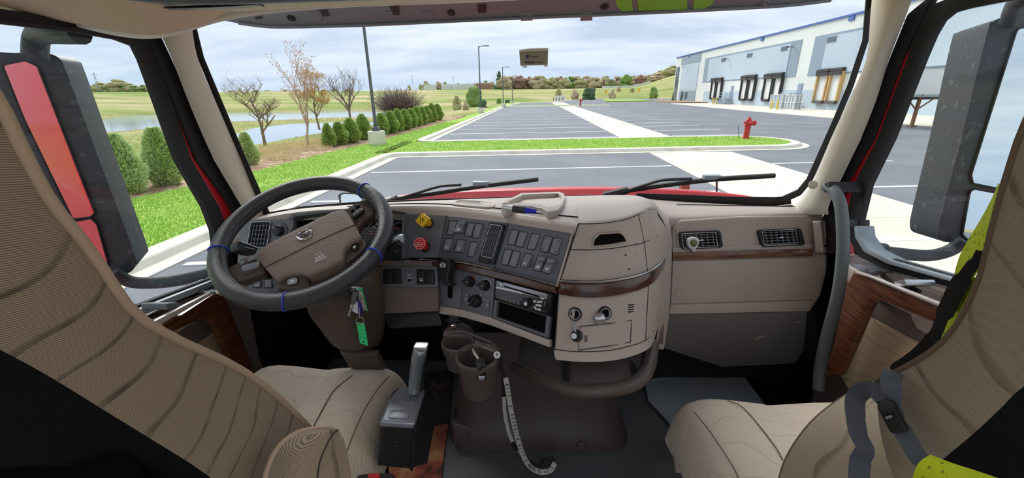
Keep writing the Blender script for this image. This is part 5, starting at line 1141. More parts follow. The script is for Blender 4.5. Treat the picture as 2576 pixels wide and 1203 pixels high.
# wood trim under the switches
wood = [(1012, 653), (1105, 658), (1166, 665), (1240, 681), (1300, 695), (1395, 722), (1401, 741), (1300, 715), (1240, 699), (1166, 682), (1105, 671), (1012, 666)]
mb = MB(); mb.pp(PA, wood, -.01, .014); mb.build('wood_trim', 'wood_dash', dash, bevel=.003)
ch = [(952, 661), (1004, 660), (1012, 650), (1105, 655), (1166, 662), (1240, 678), (1300, 692), (1394, 718)]
mb = MB(); mb.tube([PA.p(x, y, .014) for x, y in ch], .0022, 6); mb.build('chrome_line', 'chrome', dash)
# ---- lower stack
low = sub('climate_panel')
mb = MB(); mb.pp(PA, mp(kC, [(372, 208), (775, 305), (738, 800), (346, 690)]), -.012, .0); mb.build('plate', 'panel_grey', low, bevel=.001)
brk = sub('trailer_brake')
mb = MB(); mb.pp(PA, mp(kC, [(70, 140), (366, 206), (338, 686), (70, 645)]), -.012, .0); mb.build('plate', 'panel_grey', brk, bevel=.001)
mb = MB(); mb.pp(PA, rq(mp(kC, [(182, 385), (242, 390), (238, 555), (180, 550)]), .35, 3), 0, .0015); mb.build('slot', 'void_black', brk)
mb = MB(); mb.pp(PA.off(.02), [tuple(p) for p in cr([V(kC(*p)) for p in ((70, 95), (110, 60), (165, 56), (205, 90), (200, 180), (182, 290), (190, 350), (225, 372), (190, 402), (145, 392), (95, 330), (60, 260), (45, 190), (52, 130))], 3, True)], 0, .025); mb.build('lever', 'knob_black', brk, bevel=.006, seg=3)
c = PA.p(*kC(118, 135), .047); mb = MB(); mb.lathe(c, PA.n, [(.0075, -.001), (.0075, .0006), (.0062, .0006), (.0062, -.001)], 20, cap=False); mb.lathe(c, PA.n, [(.004, -.001), (.004, .0006), (.0028, .0006), (.0028, -.001)], 16, cap=False); mb.build('brake_symbol', 'icon_pale', brk)
text_px('lettering', '( )', 'icon_pale', PA, kC(80, 133), kC(158, 137), 9, brk, h=.047)
def knob(c, r, ang, parent, marks=None, name='knob'):
    g = bpy.data.objects.new(name, None); COL.objects.link(g); par(g, dash)
    p = PA.p(*c, 0); mb = MB(); mb.lathe(p, PA.n, [(r * 1.12, 0), (r * 1.12, .004), (r, .006), (r * .96, .016), (r * .8, .019)], 26); mb.build('dial', 'knob_black', g, smooth=50)
    u = (PA.p(c[0] + cos(ang) * 10, c[1] + sin(ang) * 10) - p).normalized(); w_ = PA.n.cross(u)
    mb = MB(); mb.box(p + PA.n * .02, r * 1.9, r * .5, .014, Matrix((u, w_, PA.n)).transposed()); mb.build('grip', 'knob_black', g, bevel=.003)
    mb = MB(); mb.box(p + PA.n * .0275 + u * r * .6, r * .5, .0012, .0008, Matrix((u, w_, PA.n)).transposed()); mb.build('pointer', 'icon_pale', g)
    if marks:
        for a0, a1, m in marks:
            mb = MB(); pts = []
            for k in range(9):
                a = a0 + (a1 - a0) * k / 8; q = PA.p(c[0] + cos(a) * 10, c[1] + sin(a) * 10) - p; q = q.normalized() * r * 1.28; pts.append(p + q + PA.n * .001)
            mb.tube(pts, .0013, 5); mb.build('scale_arc', m, g)
    return g
knob(kC(472, 345), .0135, .1, low, [(-pi * .95, -pi * .55, 'blue_mark'), (-pi * .5, -.02, 'red_mark')], 'temperature_knob')
knob(kC(660, 392), .0135, .2, low, [(-pi, -pi * .7, 'icon_pale'), (-pi * .65, -pi * .3, 'icon_pale'), (-pi * .25, .1, 'icon_pale')], 'fan_knob')
g = knob(kC(546, 590), .0165, 2.4, low, None, 'mode_knob')
for a in range(7):
    t = -2.6 + a * .8; c0 = kC(546, 590); q = (c0[0] + cos(t) * 17.5, c0[1] + sin(t) * 17.5); mb = MB(); mb.pp(PA, [(q[0] - 1.6, q[1] - 1), (q[0] + 1.4, q[1] - 1.4), (q[0] + 1.2, q[1] + 1.2), (q[0] - 1.2, q[1] + 1)], 0, .0008); mb.build('mode_mark', 'icon_pale', low, smooth=0)
for q, t in (([(392, 498), (438, 502), (432, 645), (388, 636)], 'AC'), ([(668, 572), (706, 582), (694, 720), (655, 706)], '')):
    b = sub('button'); q = mp(kC, q); mb = MB(); mb.pp(PA, rq(q, .15, 2), 0, .004); mb.build('cap', 'panel_grey', b, bevel=.001); mb = MB(); mb.pp(PA, sub_q(q, .2, .8, .06, .12), .004, .0045); mb.build('indicator', 'icon_pale', b)
    if t: text_px('lettering', t, 'icon_pale', PA, quadpt(q, .15, .48), quadpt(q, .85, .5), 5, b, h=.0045)
    else:
        mb = MB(); c0 = quadpt(q, .5, .5); mb.frame(PA, rq([(c0[0] - 3, c0[1] - 4), (c0[0] + 3, c0[1] - 3), (c0[0] + 2.5, c0[1] + 4), (c0[0] - 3, c0[1] + 3)], .3, 2), rq([(c0[0] - 2, c0[1] - 3), (c0[0] + 2, c0[1] - 2), (c0[0] + 1.5, c0[1] + 3), (c0[0] - 2, c0[1] + 2)], .3, 2), .004, .0046); mb.build('symbol', 'icon_pale', b)
for kx, ky in ((480, 372), (505, 385)): pass
# lower brown lip
mb = MB(); mb.pp(PA, mp(kC, [(70, 650), (340, 692), (735, 802), (1100, 945), (1466, 1085), (1466, 1180), (1100, 1040), (700, 892), (340, 790), (70, 752)]), -.03, .004); mb.build('lower_lip', 'dash_brown', dash, bevel=.004)
# radio surround with cubby
rs_ = sub('radio_surround')
ro = mp(kC, [(782, 318), (1506, 505), (1446, 1056), (744, 796)]); cu = mp(kC, [(802, 590), (1425, 782), (1402, 1005), (786, 788)])
outer = [ro[0], ro[1], ro[2], ro[3]]
mb = MB(); top_q = [ro[0], ro[1], mp(kC, [(1470, 790)])[0], mp(kC, [(772, 570)])[0]]
mb.frame(PA, [mp(kC, [(774, 572)])[0], mp(kC, [(1474, 788)])[0], ro[2], ro[3]], cu, -.012, .003); mb.build('cubby_frame', 'panel_grey', rs_, bevel=.001)
mb = MB(); A_ = [PA.p(x, y, 0) for x, y in cu]; B_ = [p - PA.n * .13 for p in A_]; mb.add(A_ + B_, [[0, 4, 5, 1], [1, 5, 6, 2], [2, 6, 7, 3], [3, 7, 4, 0], [4, 7, 6, 5]]); mb.build('cubby', 'black_plastic', rs_, recalc=False)
mb = MB(); mb.frame(PA, ro[:2] + mp(kC, [(1474, 788), (774, 572)]), inset(ro[:2] + mp(kC, [(1474, 788), (774, 572)]), 2.2), -.012, .004); mb.build('radio_frame', 'black_plastic', rs_, bevel=.001)
rad = thing('car_radio', 'single slot car radio with silver faceplate and round volume knob', 'radio', PA.p(1320, 745, 0))
mb = MB(); mb.pp(PA, mp(kC, [(792, 326), (1496, 512), (1452, 778), (776, 560)]), -.1, .008); mb.build('body', 'radio_dark', rad, bevel=.002)
mb = MB(); mb.pp(PA, mp(kC, [(796, 330), (1440, 500), (1428, 572), (788, 425)]), .006, .0105); mb.build('upper_face', 'radio_silver', rad, bevel=.001)
mb = MB(); mb.pp(PA, mp(kC, [(895, 396), (1335, 525), (1332, 543), (893, 412)]), .0105, .0112); mb.build('disc_slot', 'void_black', rad)
mb = MB(); mb.pp(PA, mp(kC, [(790, 404), (1120, 478), (1118, 500), (788, 428)]), .0105, .012); mb.build('shine_strip', 'frost', rad)
mb = MB(); mb.pp(PA, mp(kC, [(788, 432), (1128, 512), (1122, 622), (782, 540)]), .008, .0095); mb.build('display', 'radio_dark', rad)
c = PA.p(*kC(1185, 612), .008); mb = MB(); mb.lathe(c, PA.n, [(.0125, 0), (.0125, .012), (.0115, .016), (.006, .018)], 24); mb.build('volume_knob', 'knob_black', rad, smooth=50)
mb = MB(); mb.lathe(PA.p(*kC(1165, 625), .026), PA.n, [(.0045, 0), (.0045, .001)], 14); mb.build('knob_cap', 'silver', rad)
for k in range(6): x = 845 + k * 52; y = 545 + k * 16; mb = MB(); mb.pp(PA, mp(kC, [(x, y), (x + 34, y + 9), (x + 33, y + 24), (x - 1, y + 15)]), .008, .0105); mb.build('preset_button', 'switch_grey', rad, bevel=.0005, seg=1)
for q in ([(1262, 580), (1300, 575), (1290, 605), (1255, 612)], [(1310, 590), (1372, 585), (1368, 612), (1300, 612)], [(1290, 625), (1362, 640), (1360, 665), (1288, 650)], [(1262, 660), (1285, 655), (1312, 705), (1285, 700)], [(1310, 680), (1355, 690), (1350, 715), (1322, 712)]): mb = MB(); mb.pp(PA, mp(kC, q), .008, .011); mb.build('round_button', 'frost', rad, bevel=.0005, seg=1)
mb = MB(); mb.pp(PA, mp(kC, [(1398, 590), (1435, 596), (1420, 690), (1385, 680)]), .008, .011); mb.build('side_button', 'radio_dark', rad, bevel=.001)
mb = MB(); mb.pp(PA, mp(kC, [(1352, 545), (1396, 555), (1393, 572), (1350, 563)]), .0105, .0125); mb.build('eject_button', 'frost', rad, bevel=.0005)
mb = MB(); mb.pp(PA, mp(kC, [(838, 345), (870, 352), (868, 400), (832, 392)]), .0105, .012); mb.build('source_button', 'frost', rad, bevel=.001)
for cx_, cy_ in ((1385, 715), (1412, 722)): mb = MB(); mb.lathe(PA.p(*kC(cx_, cy_), .008), PA.n, [(.0035, 0), (.0035, .002), (.002, .0022)], 12); mb.build('jack', 'knob_black', rad)
for k_, (a_, b_, t_) in enumerate(((kC(846, 352), kC(880, 362), 'BAND'), )): text_px('lettering', t_, 'ink_dark', PA, a_, b_, 2.4, rad, h=.0125)
it = thing('black_case', 'flat black case with a green mark lying in the dash cubby', 'case', PA.p(*kC(1150, 800), -.05))
PI = PA.off(-.055); mb = MB(); mb.pp(PI, mp(kC, [(925, 650), (1200, 735), (1440, 800), (1440, 880), (1200, 815), (910, 720)]), -.06, 0); mb.build('slab', 'rubber_grey', it, bevel=.004)
mb = MB(); mb.pp(PI, mp(kC, [(915, 700), (1200, 790), (1440, 850), (1440, 860), (1200, 800), (912, 712)]), 0, .002); mb.build('edge_line', 'rubber_black', it)
mb = MB(); mb.pp(PI, mp(kC, [(1085, 752), (1130, 755), (1205, 795), (1160, 795), (1120, 778)]), 0, .002); mb.build('green_mark', mat('mark_green', rgb(110, 220, 90), .6), it)

# ---- valve panel
PV2 = PL(D(1015, 540, 1.26), D(1121, 543, 1.22), D(1013, 648, 1.255))
vp = sub('valve_panel')
mb = MB(); mb.pp(PV2, mp(kF, [(902, 262), (1618, 285), (1482, 996), (888, 990)]), -.012, .0); mb.build('plate', 'panel_grey', vp, bevel=.001)
mb = MB(); mb.pp(PV2, mp(kF, [(888, 258), (903, 258), (889, 992), (874, 1000)]), -.01, .006); mb.build('edge_strip', 'silver', vp)
def valve(name, lb, c, poly, stem, m, lines, parent=vp):
    g = sub(name); pk = PV2.off(.055)
    mb = MB(); p0 = PV2.p(*stem, 0); p1 = pk.p(*c, -.008); mb.tube([p0, p0.lerp(p1, .35), p1], [.011, .010, .009], 14); mb.build('stem', m, g)
    mb = MB(); mb.lathe(p0, PV2.n, [(.016, 0), (.016, .002), (.012, .004)], 20); mb.build('collar', 'tape_black', g)
    mb = MB(); mb.pp(pk, poly, -.012, 0); mb.build('knob', m, g, bevel=.003)
    wm = 'ink_dark' if m == 'valve_yellow' else 'ink_white'
    for t, a, b, hh in lines: text_px('lettering', t, wm, pk, a, b, hh, g, h=.0006)
    return g, pk
c = kF(1215, 362)
g, pk = valve('parking_brake_valve', '', c, [tuple(p) for p in rq(mp(kF, [(1212, 242), (1338, 335), (1215, 482), (1095, 375)]), .12, 3)], kF(1330, 415), 'valve_yellow',
      [('PARKING', kF(1190, 425), kF(1182, 300), 2.6), ('BRAKE', kF(1222, 400), kF(1212, 320), 2.2), ('PULL', kF(1270, 300), kF(1305, 350), 1.8)])
mb = MB(); 
pts = [pk.p(*kF(1243 + 14 * cos(t), 352 + 26 * sin(t)), .0008) for t in [k * .5 for k in range(10)]]; mb.tube(pts, .0008, 4); mb.build('symbol', 'ink_dark', g)
oc = [kF(1170 + 110 * cos(a), 757 + 110 * sin(a)) for a in [pi / 8 + k * pi / 4 for k in range(8)]]
g, pk = valve('trailer_air_valve', '', kF(1170, 757), oc, kF(1272, 815), 'valve_red', [('TRAILER', kF(1212, 796), kF(1104, 796), 3.3), ('AIR SUPPLY', kF(1238, 768), kF(1096, 764), 3.0), ('PUSH TO SUPPLY', kF(1232, 742), kF(1108, 740), 1.6), ('PULL', kF(1195, 700), kF(1140, 700), 2.2)])
mb = MB(); ir = [kF(1170 + 98 * cos(a), 757 + 98 * sin(a)) for a in [pi / 8 + k * pi / 4 for k in range(8)]]; ir2 = [kF(1170 + 92 * cos(a), 757 + 92 * sin(a)) for a in [pi / 8 + k * pi / 4 for k in range(8)]]; mb.frame(pk, ir, ir2, 0, .0006); mb.build('border_line', 'ink_white', g)
# ---- small panel below the valves
PLW = PL(D(955, 672, 1.235), D(1100, 675, 1.205), D(960, 720, 1.22))
aux = sub('aux_panel')
mb = MB(); mb.pp(PLW, mp(kD, [(512, 150), (1200, 142), (1216, 384), (528, 376)]), -.012, 0); mb.build('plate', 'panel_grey', aux, bevel=.001)
for q, ic in (([(578, 178), (668, 172), (676, 332), (584, 338)], 0), ([(684, 172), (772, 174), (780, 334), (690, 334)], 0), ([(968, 178), (1055, 180), (1058, 342), (972, 342)], 'bars'), ([(1076, 184), (1160, 184), (1164, 342), (1078, 342)], 0)): rocker(PLW, mp(kD, q), 0, aux, icon=ic, m='black_plastic')
b = sub('aux_port'); q = mp(kD, [(820, 168), (920, 168), (926, 342), (824, 342)]); mb = MB(); mb.pp(PLW, rq(q, .15, 3), 0, .003); mb.build('plate', 'panel_grey', b, bevel=.001)
text_px('lettering', 'AUX', 'icon_pale', PLW, kD(852, 238), kD(894, 238), 3.6, b, h=.0036); text_px('lettering', 'USB', 'icon_pale', PLW, kD(856, 276), kD(894, 276), 3.6, b, h=.0036)
mb = MB(); mb.pp(PLW, mp(kD, [(860, 290), (900, 290), (900, 312), (860, 312)]), .003, .0036); mb.build('usb_socket', 'void_black', b); mb = MB(); mb.lathe(PLW.p(*kD(872, 207), .003), PLW.n, [(.002, 0), (.002, .0006)], 10); mb.build('jack', 'void_black', b)
text_px('lettering', 'SLEEPER', 'icon_pale', PLW, kD(985, 286), kD(1030, 286), 1.8, aux, h=.0066)
mb = MB(); mb.pp(PLW, mp(kD, [(400, 250), (505, 140), (530, 376), (1216, 386), (1218, 652), (1210, 662), (560, 692), (500, 500)]), -.05, -.004); mb.build('knee_panel', 'dash_dark', dash, bevel=.004)
mb = MB(); mb.pp(PLW.off(-.02), mp(kD, [(545, 690), (1215, 655), (1262, 830), (640, 865)]), -.05, -.004); mb.build('lower_knee_panel', 'black_plastic', dash, bevel=.004)
mb = MB(); mb.pp(PLW, mp(kD, [(520, 60), (780, 80), (1225, 75), (1215, 145), (505, 145)]), -.05, -.004); mb.build('knee_top', 'dash_dark', dash, bevel=.003)
# ---- instrument cluster and driver's left panel
PC = PL(D(640, 565, 1.36), D(1015, 540, 1.29), D(1010, 655, 1.275))
cl_ = sub('instrument_cluster')
mb = MB(); mb.pp(PC, [(720, 548), (1020, 534), (1016, 656), (950, 662), (735, 690)], -.05, -.02); mb.build('housing', 'gauge_face', cl_, bevel=.002)
def gauge(cx, cy, rpx, a0, a1, nt, needle, parent, nums=()):
    g = sub('gauge'); p = PC.p(cx, cy, -.019); r = (PC.p(cx + rpx, cy, -.019) - p).length; u = (PC.p(cx + 10, cy, -.019) - p).normalized(); w_ = PC.n.cross(u)
    mb = MB(); mb.lathe(p, PC.n, [(r, 0), (r, .002), (r * .96, .003), (r * .93, .0005)], 30); mb.build('dial', 'gauge_face', g, smooth=50)
    mb = MB()
    for k in range(nt):
        a = a0 + (a1 - a0) * k / (nt - 1); d = u * cos(a) + w_ * sin(a); s = u * -sin(a) + w_ * cos(a); q = p + PC.n * .002; mb.prism([q + d * r * .84 + s * .0006, q + d * r * .84 - s * .0006, q + d * r * .95 - s * .0006, q + d * r * .95 + s * .0006], PC.n * .0004)
    pts = [p + PC.n * .003 + (u * cos(a0 + (a1 - a0) * k / 16) + w_ * sin(a0 + (a1 - a0) * k / 16)) * r * .97 for k in range(17)]; mb.tube(pts, .0006, 4); mb.build('scale', 'icon_pale', g)
    d = u * cos(needle) + w_ * sin(needle); s = d.cross(PC.n); q = p + PC.n * .006
    mb = MB(); mb.prism([q - d * r * .15 + s * .0016, q - d * r * .15 - s * .0016, q + d * r * .8 - s * .0012, q + d * r * .8 + s * .0012], PC.n * .001); mb.build('needle', 'needle_red', g)
    for t, a in nums: o_ = p + PC.n * .002 + (u * cos(a) + w_ * sin(a)) * r * .66; text('numeral', t, 'icon_pale', o_, u, w_, r * .28, g)
gauge(962, 590, 42, radians(200), radians(60), 13, radians(182), cl_, (('20', radians(172)), ('30', radians(142)), ('40', radians(118))))
gauge(1004, 575, 15, radians(170), radians(40), 7, radians(180), cl_)
gauge(1004, 607, 16, radians(190), radians(20), 7, radians(175), cl_)
gauge(1002, 632, 14, radians(170), radians(30), 7, radians(178), cl_)
gauge(860, 600, 45, radians(210), radians(-30), 15, radians(205), cl_)
gauge(800, 605, 30, radians(210), radians(-30), 11, radians(200), cl_)
mb = MB(); hd_ = mp(kE, [(575, 330), (590, 290), (640, 265), (1000, 232), (1300, 210), (1700, 205), (1930, 240), (1930, 262), (1700, 240), (1300, 245), (1000, 262), (660, 300), (635, 325)]); mb.pp(PC, hd_, -.06, .03); mb.build('cluster_hood', 'panel_grey', cl_, bevel=.004)
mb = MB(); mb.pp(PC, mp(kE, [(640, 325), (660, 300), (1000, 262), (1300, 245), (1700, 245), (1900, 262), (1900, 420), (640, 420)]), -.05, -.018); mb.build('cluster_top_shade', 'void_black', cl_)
lp = sub('left_panel')
mb = MB(); mb.pp(PC, mp(kE, [(40, 345), (200, 335), (640, 325), (640, 420), (560, 560), (420, 720), (60, 960), (-20, 960), (0, 560)]), -.03, 0); mb.build('plate', mat('panel_pale', rgb(120, 124, 128), .45), lp, bevel=.002)
v2 = sub('air_vent'); o = mp(kE, [(150, 372), (362, 366), (318, 655), (104, 648)]); i_ = inset(o, 4)
mb = MB(); mb.frame(PC, rq(o, .1, 3), rq(i_, .06, 3), 0, .008); mb.build('frame', 'black_plastic', v2, bevel=.0015); mb = MB(); mb.pp(PC, i_, .0005, .001); mb.build('duct', 'void_black', v2)
mb = MB(); oo = inset(o, -3); mb.frame(PC, rq(oo, .1, 3), rq(inset(oo, 1.2), .1, 3), 0, .009); mb.build('bright_edge', 'silver', v2)
for k in range(5): u = (k + .5) / 5; mb = MB(); mb.pp(PC, sub_q(i_, u - .025, u + .025, .02, .98), .001, .007); mb.build('fin', 'panel_grey', v2)
for k in range(5): v = (k + .5) / 5; mb = MB(); mb.pp(PC, sub_q(i_, .02, .98, v - .02, v + .02), .001, .005); mb.build('slat', 'panel_grey', v2)
ls = sub('light_switch'); p = PC.p(*kE(480, 468), 0); mb = MB(); mb.lathe(p, PC.n, [(.029, 0), (.029, .004), (.026, .005), (.02, .004)], 28); mb.build('bezel', 'panel_grey', ls, smooth=50)
u = (PC.p(*kE(530, 500)) - p).normalized(); w_ = PC.n.cross(u); mb = MB(); mb.lathe(p, PC.n, [(.019, .004), (.018, .012), (.015, .014)], 24); mb.build('dial', 'knob_black', ls, smooth=50); mb = MB(); mb.box(p + PC.n * .017, .038, .008, .012, Matrix((u, w_, PC.n)).transposed()); mb.build('grip', 'knob_black', ls, bevel=.003)
for k in range(5): a = 2.5 - k * .5; c0 = p + PC.n * .0045 + (V((1, 0, 0)) * cos(a) + PC.n.cross(V((1, 0, 0))) * sin(a)) * .024; mb = MB(); mb.box(c0, .003, .002, .002); mb.build('mark', 'icon_pale', ls)
PC2 = PL(D(620, 700, 1.24), D(690, 700, 1.24), D(650, 730, 1.22))
sp_ = sub('lower_left_switches'); mb = MB(); mb.pp(PC2, mp(kE, [(80, 1040), (430, 1020), (470, 1170), (100, 1190)]), -.02, 0); mb.build('plate', 'panel_grey', sp_)
for q, ic in (([(172, 1048), (252, 1042), (256, 1118), (172, 1122)], 'truck'), ([(300, 1038), (378, 1034), (386, 1120), (306, 1124)], 0)): rocker(PC2, mp(kE, q), 0, sp_, icon=ic)

# ---- padded dash top
B0 = [(560, 575, 1.42), (640, 548, 1.50), (760, 526, 1.58), (900, 515, 1.64), (1010, 508, 1.68), (1130, 503, 1.70), (1260, 498, 1.715), (1400, 494, 1.715), (1455, 493, 1.715)]
C0 = [(575, 585, 1.36), (640, 558, 1.37), (750, 537, 1.36), (870, 528, 1.33), (1010, 521, 1.29), (1130, 524, 1.24), (1280, 541, 1.13), (1420, 563, 1.03), (1462, 569, 1.0)]
L0 = [(585, 612, 1.36), (640, 574, 1.37), (750, 556, 1.36), (870, 545, 1.32), (1010, 538, 1.28), (1125, 544, 1.225), (1270, 561, 1.118), (1415, 583, 1.02), (1451, 590, 1.0)]
rb = [PY(*p) for p in B0]; rc = [D(*p) for p in C0]; rl = [D(*p) for p in L0]
rm = [a.lerp(b, .5) + V((0, 0, .008)) for a, b in zip(rb, rc)]
r90 = [a.lerp(b, .93) + V((0, 0, .006)) for a, b in zip(rb, rc)]
mb = MB(); mb.grid(loft([rb, rm, r90, rc, rl], 4, 4), thick=(0, .02, -.03)); mb.build('top_pad', 'dash_top_pad', dash, smooth=60)
mb = MB(); mb.tube(cr([a.lerp(b, .88) + V((0, 0, .0085)) for a, b in list(zip(rb, rc))[3:]], 4), .0018, 5); mb.build('top_seam', 'seam', dash)
# ---- centre pod
ROWS = [[(1454, 563), (1490, 563), (1532, 560), (1575, 552), (1606, 540), (1634, 527), (1652, 530)],
        [(1433, 628), (1480, 629), (1532, 626), (1580, 619), (1621, 610), (1655, 592), (1676, 578)],
        [(1407, 709), (1460, 712), (1514, 711), (1575, 702), (1629, 687), (1661, 664), (1676, 640)],
        [(1404, 740), (1460, 748), (1523, 747), (1580, 737), (1631, 720), (1659, 694), (1673, 668)],
        [(1394, 880), (1450, 886), (1523, 884), (1580, 873), (1624, 857), (1646, 832), (1658, 800)],
        [(1402, 905), (1450, 909), (1520, 909), (1575, 900), (1626, 880), (1643, 858), (1655, 815)]]
DEP = [0, .985, .98, .99, 1.02, 1.10, 1.24]
def drow(r): return [PA.depth(*r[0])] + [DEP[i] for i in range(1, 7)]
podrows = [[D(x, y, d) for (x, y), d in zip(r, drow(r))] for r in ROWS]
under = [p + V((0, .06, -.005)) for p in podrows[-1]]; under2 = [V((p.x * .85 + .05, p.y + .25, p.z + .0)) for p in podrows[-1]]
mb = MB(); mb.grid(loft(podrows + [under], 4, 4)); pod = mb.build('pod_shell', 'dash_brown', dash, smooth=50)
mb = MB(); mb.grid(loft([under, under2], 4, 1)); mb.build('pod_underside', 'dash_dark', dash, smooth=50)
def podpt(px, py, h=0.0):
    def at(r, x):
        for a, b in zip(r, r[1:]):
            if x <= b[0] or b is r[-1]: t = (x - a[0]) / (b[0] - a[0]); return a[1] + (b[1] - a[1]) * t
    ys = [at(r, px) for r in ROWS]; i = max(0, min(len(ROWS) - 2, sum(1 for y in ys if y <= py) - 1)); v = (py - ys[i]) / (ys[i + 1] - ys[i])
    xs = [a[0] * (1 - v) + b[0] * v for a, b in zip(ROWS[i], ROWS[i + 1])]; ds = [a * (1 - v) + b * v for a, b in zip(drow(ROWS[i]), drow(ROWS[i + 1]))]
    j = max(0, min(5, sum(1 for x in xs if x <= px) - 1)); u = (px - xs[j]) / (xs[j + 1] - xs[j])
    return D(px, py, ds[j] * (1 - u) + ds[j + 1] * u - h)
def podplane(px, py): return PL(podpt(px, py), podpt(px + 12, py), podpt(px, py + 12))
wr = [[D(x, y, d - .012) for (x, y), d in zip(r, drow(r))] for r in (ROWS[2], ROWS[3])]
wm_ = [a.lerp(b, .5) + (CAM - a).normalized() * .004 for a, b in zip(*wr)]
mb = MB(); mb.grid(loft([wr[0], wm_, wr[1]], 4, 3), thick=(0, .02, 0)); mb.build('pod_wood_band', 'wood_dash', dash, smooth=60)
mb = MB(); mb.tube(cr([p + V((0, 0, .002)) for p in wr[0]], 4), .0025, 6); mb.build('pod_band_edge', 'silver', dash)
for r in (0, 1): mb = MB(); mb.tube(cr([D(x, y, d - .0005) for (x, y), d in zip(ROWS[r][:6], drow(ROWS[r]))], 4), .0012, 5); mb.build('pod_seam', 'seam', dash)
mb = MB(); mb.tube(cr([D(x, y - 1, d - .0005) for (x, y), d in zip(ROWS[4][:6], drow(ROWS[4]))], 4), .0012, 5); mb.build('pod_seam', 'seam', dash)
mb = MB(); mb.tube([podpt(r[4][0], r[4][1] + 1, .0004) for r in ROWS[:5]], .0012, 5); mb.build('pod_seam', 'seam', dash)
mb = MB(); mb.tube([podpt(r[0][0] + 1, r[0][1] + 1, .0004) for r in ROWS[:5]], .0018, 5); mb.build('pod_seam', 'seam', dash)
dq = mp(kG, [(575, 806), (720, 792), (865, 770), (863, 830), (860, 893), (720, 918), (568, 938), (570, 870)]); mb = MB(); mb.tube([podpt(x, y, .003) for x, y in dq], .0011, 5, closed=True); mb.build('drawer_seam', 'seam', dash)
ash = sub('pod_drawer'); q = mp(kG, [(600, 855), (618, 852), (620, 890), (602, 894)]); pp_ = podplane(1474, 850); mb = MB(); mb.pp(pp_, rq(q, .3, 3), 0, .002); mb.build('finger_notch', 'dash_dark', ash, bevel=.0006)
hp = sub('pod_handle'); hq = mp(kG, [(652, 354), (660, 318), (690, 290), (745, 286), (800, 283), (822, 300), (838, 328), (745, 346)]); hpl = PL(*[podpt(*kG(*p), .0) for p in ((655, 345), (838, 325), (745, 280))])
mb = MB(); mb.frame(hpl, inset(hq, -2.5), hq, -.002, .011); mb.build('lip', 'dash_brown', hp, bevel=.0015)
mb = MB(); mb.pp(hpl, hq, -.001, .008); mb.build('recess_shade', 'void_black', hp)  # flat black plate, no hollow cut; the dark of the handle hole is painted
for x, y in ((834, 405), (887, 395), (851, 483), (903, 475)): p = podpt(*kG(x, y), .003); mb = MB(); mb.lathe(p, CAM - p, [(.0022, -.004), (.0022, .0012)], 10); mb.build('screw_hole', 'tape_black', dash)
for k in range(4): y = 683 + k * 13; mb = MB(); pp_ = podplane(1588, 770); q = mp(kG, [(852, y), (880, y - 4), (880, y + 2), (852, y + 6)]); mb.pp(pp_, q, -.002, .003); mb.build('grille_slit', 'seam', dash)
for (cx_, cy_), lb in (((550, 735), 0), ((715, 730), 1)):
    s_ = sub('power_socket'); c = kG(cx_, cy_); pp_ = podplane(*c); p = pp_.p(*c, 0)
    mb = MB(); mb.lathe(p, pp_.n, [(.0165, -.004), (.0165, .004), (.0145, .006), (.0115, .005), (.0105, -.012)], 26, cap=False); mb.build('sleeve', 'knob_black', s_, smooth=50)
    mb = MB(); mb.lathe(p, pp_.n, [(.0125, .0055), (.0122, .0065), (.0112, .0062), (.0112, .004)], 26, cap=False); mb.build('rim', 'frost', s_); mb = MB(); mb.lathe(p, pp_.n, [(.0112, 0), (.0112, .001)], 20); mb.build('bore', 'void_black', s_)
    d = kG(552, 858) if not lb else kG(688, 768); pd = podplane(*d); q0 = pd.p(*d, .012); e = V((-.3, -.6, .35)).normalized() if not lb else V((.1, -.7, -.4)).normalized()
    mb = MB(); mb.lathe(q0 - e * .012, e, [(.0145, 0), (.0145, .004), (.0095, .006), (.0095, .022), (.007, .024)] if not lb else [(.013, 0), (.0145, .004), (.0145, .014), (.012, .018)], 20); mb.build('plug_cap', 'silver' if lb else 'knob_black', s_, smooth=50)
    if not lb: mb = MB(); mb.lathe(q0 + e * .0125, e, [(.0068, 0), (.0068, .001)], 16); mb.build('plug_bore', 'frost', s_)
    mb = MB(); mb.tube(cr([p - V((0, 0, .015)) + pp_.n * .003, (p + q0) / 2 + pp_.n * .012, q0 + V((0, 0, .006))], 5), .0028, 6); mb.build('strap', 'rubber_grey', s_)
# pod top
pb = [PY(1455, 493, 1.715), PY(1495, 492, 1.715), PY(1540, 491, 1.71), PY(1580, 491, 1.70), PY(1606, 493, 1.69), PY(1625, 499, 1.66), PY(1640, 506, 1.62)]
pt = podrows[0]; pm = [a.lerp(b, .5) + V((0, 0, .012)) for a, b in zip(pb, pt)]; pn = [a.lerp(b, .93) + V((0, 0, .007)) for a, b in zip(pb, pt)]
mb = MB(); mb.grid(loft([pb, pm, pn, pt], 4, 4)); mb.build('pod_top', 'dash_top_pad', dash, smooth=60)
side = [[PY(1640, 506, 1.62), PY(1655, 515, 1.6), PY(1680, 540, 1.52)], [podrows[0][6], D(1664, 545, 1.33), D(1684, 560, 1.40)], [podrows[1][6], D(1682, 585, 1.30), D(1690, 600, 1.38)], [podrows[3][6], D(1681, 670, 1.30), D(1689, 680, 1.38)], [podrows[4][6], D(1667, 800, 1.30), D(1682, 800, 1.36)], [D(1645, 900, 1.24), D(1655, 880, 1.32), D(1670, 880, 1.36)]]
mb = MB(); mb.grid(loft(side, 3, 3)); mb.build('pod_side', 'dash_brown', dash, smooth=60)
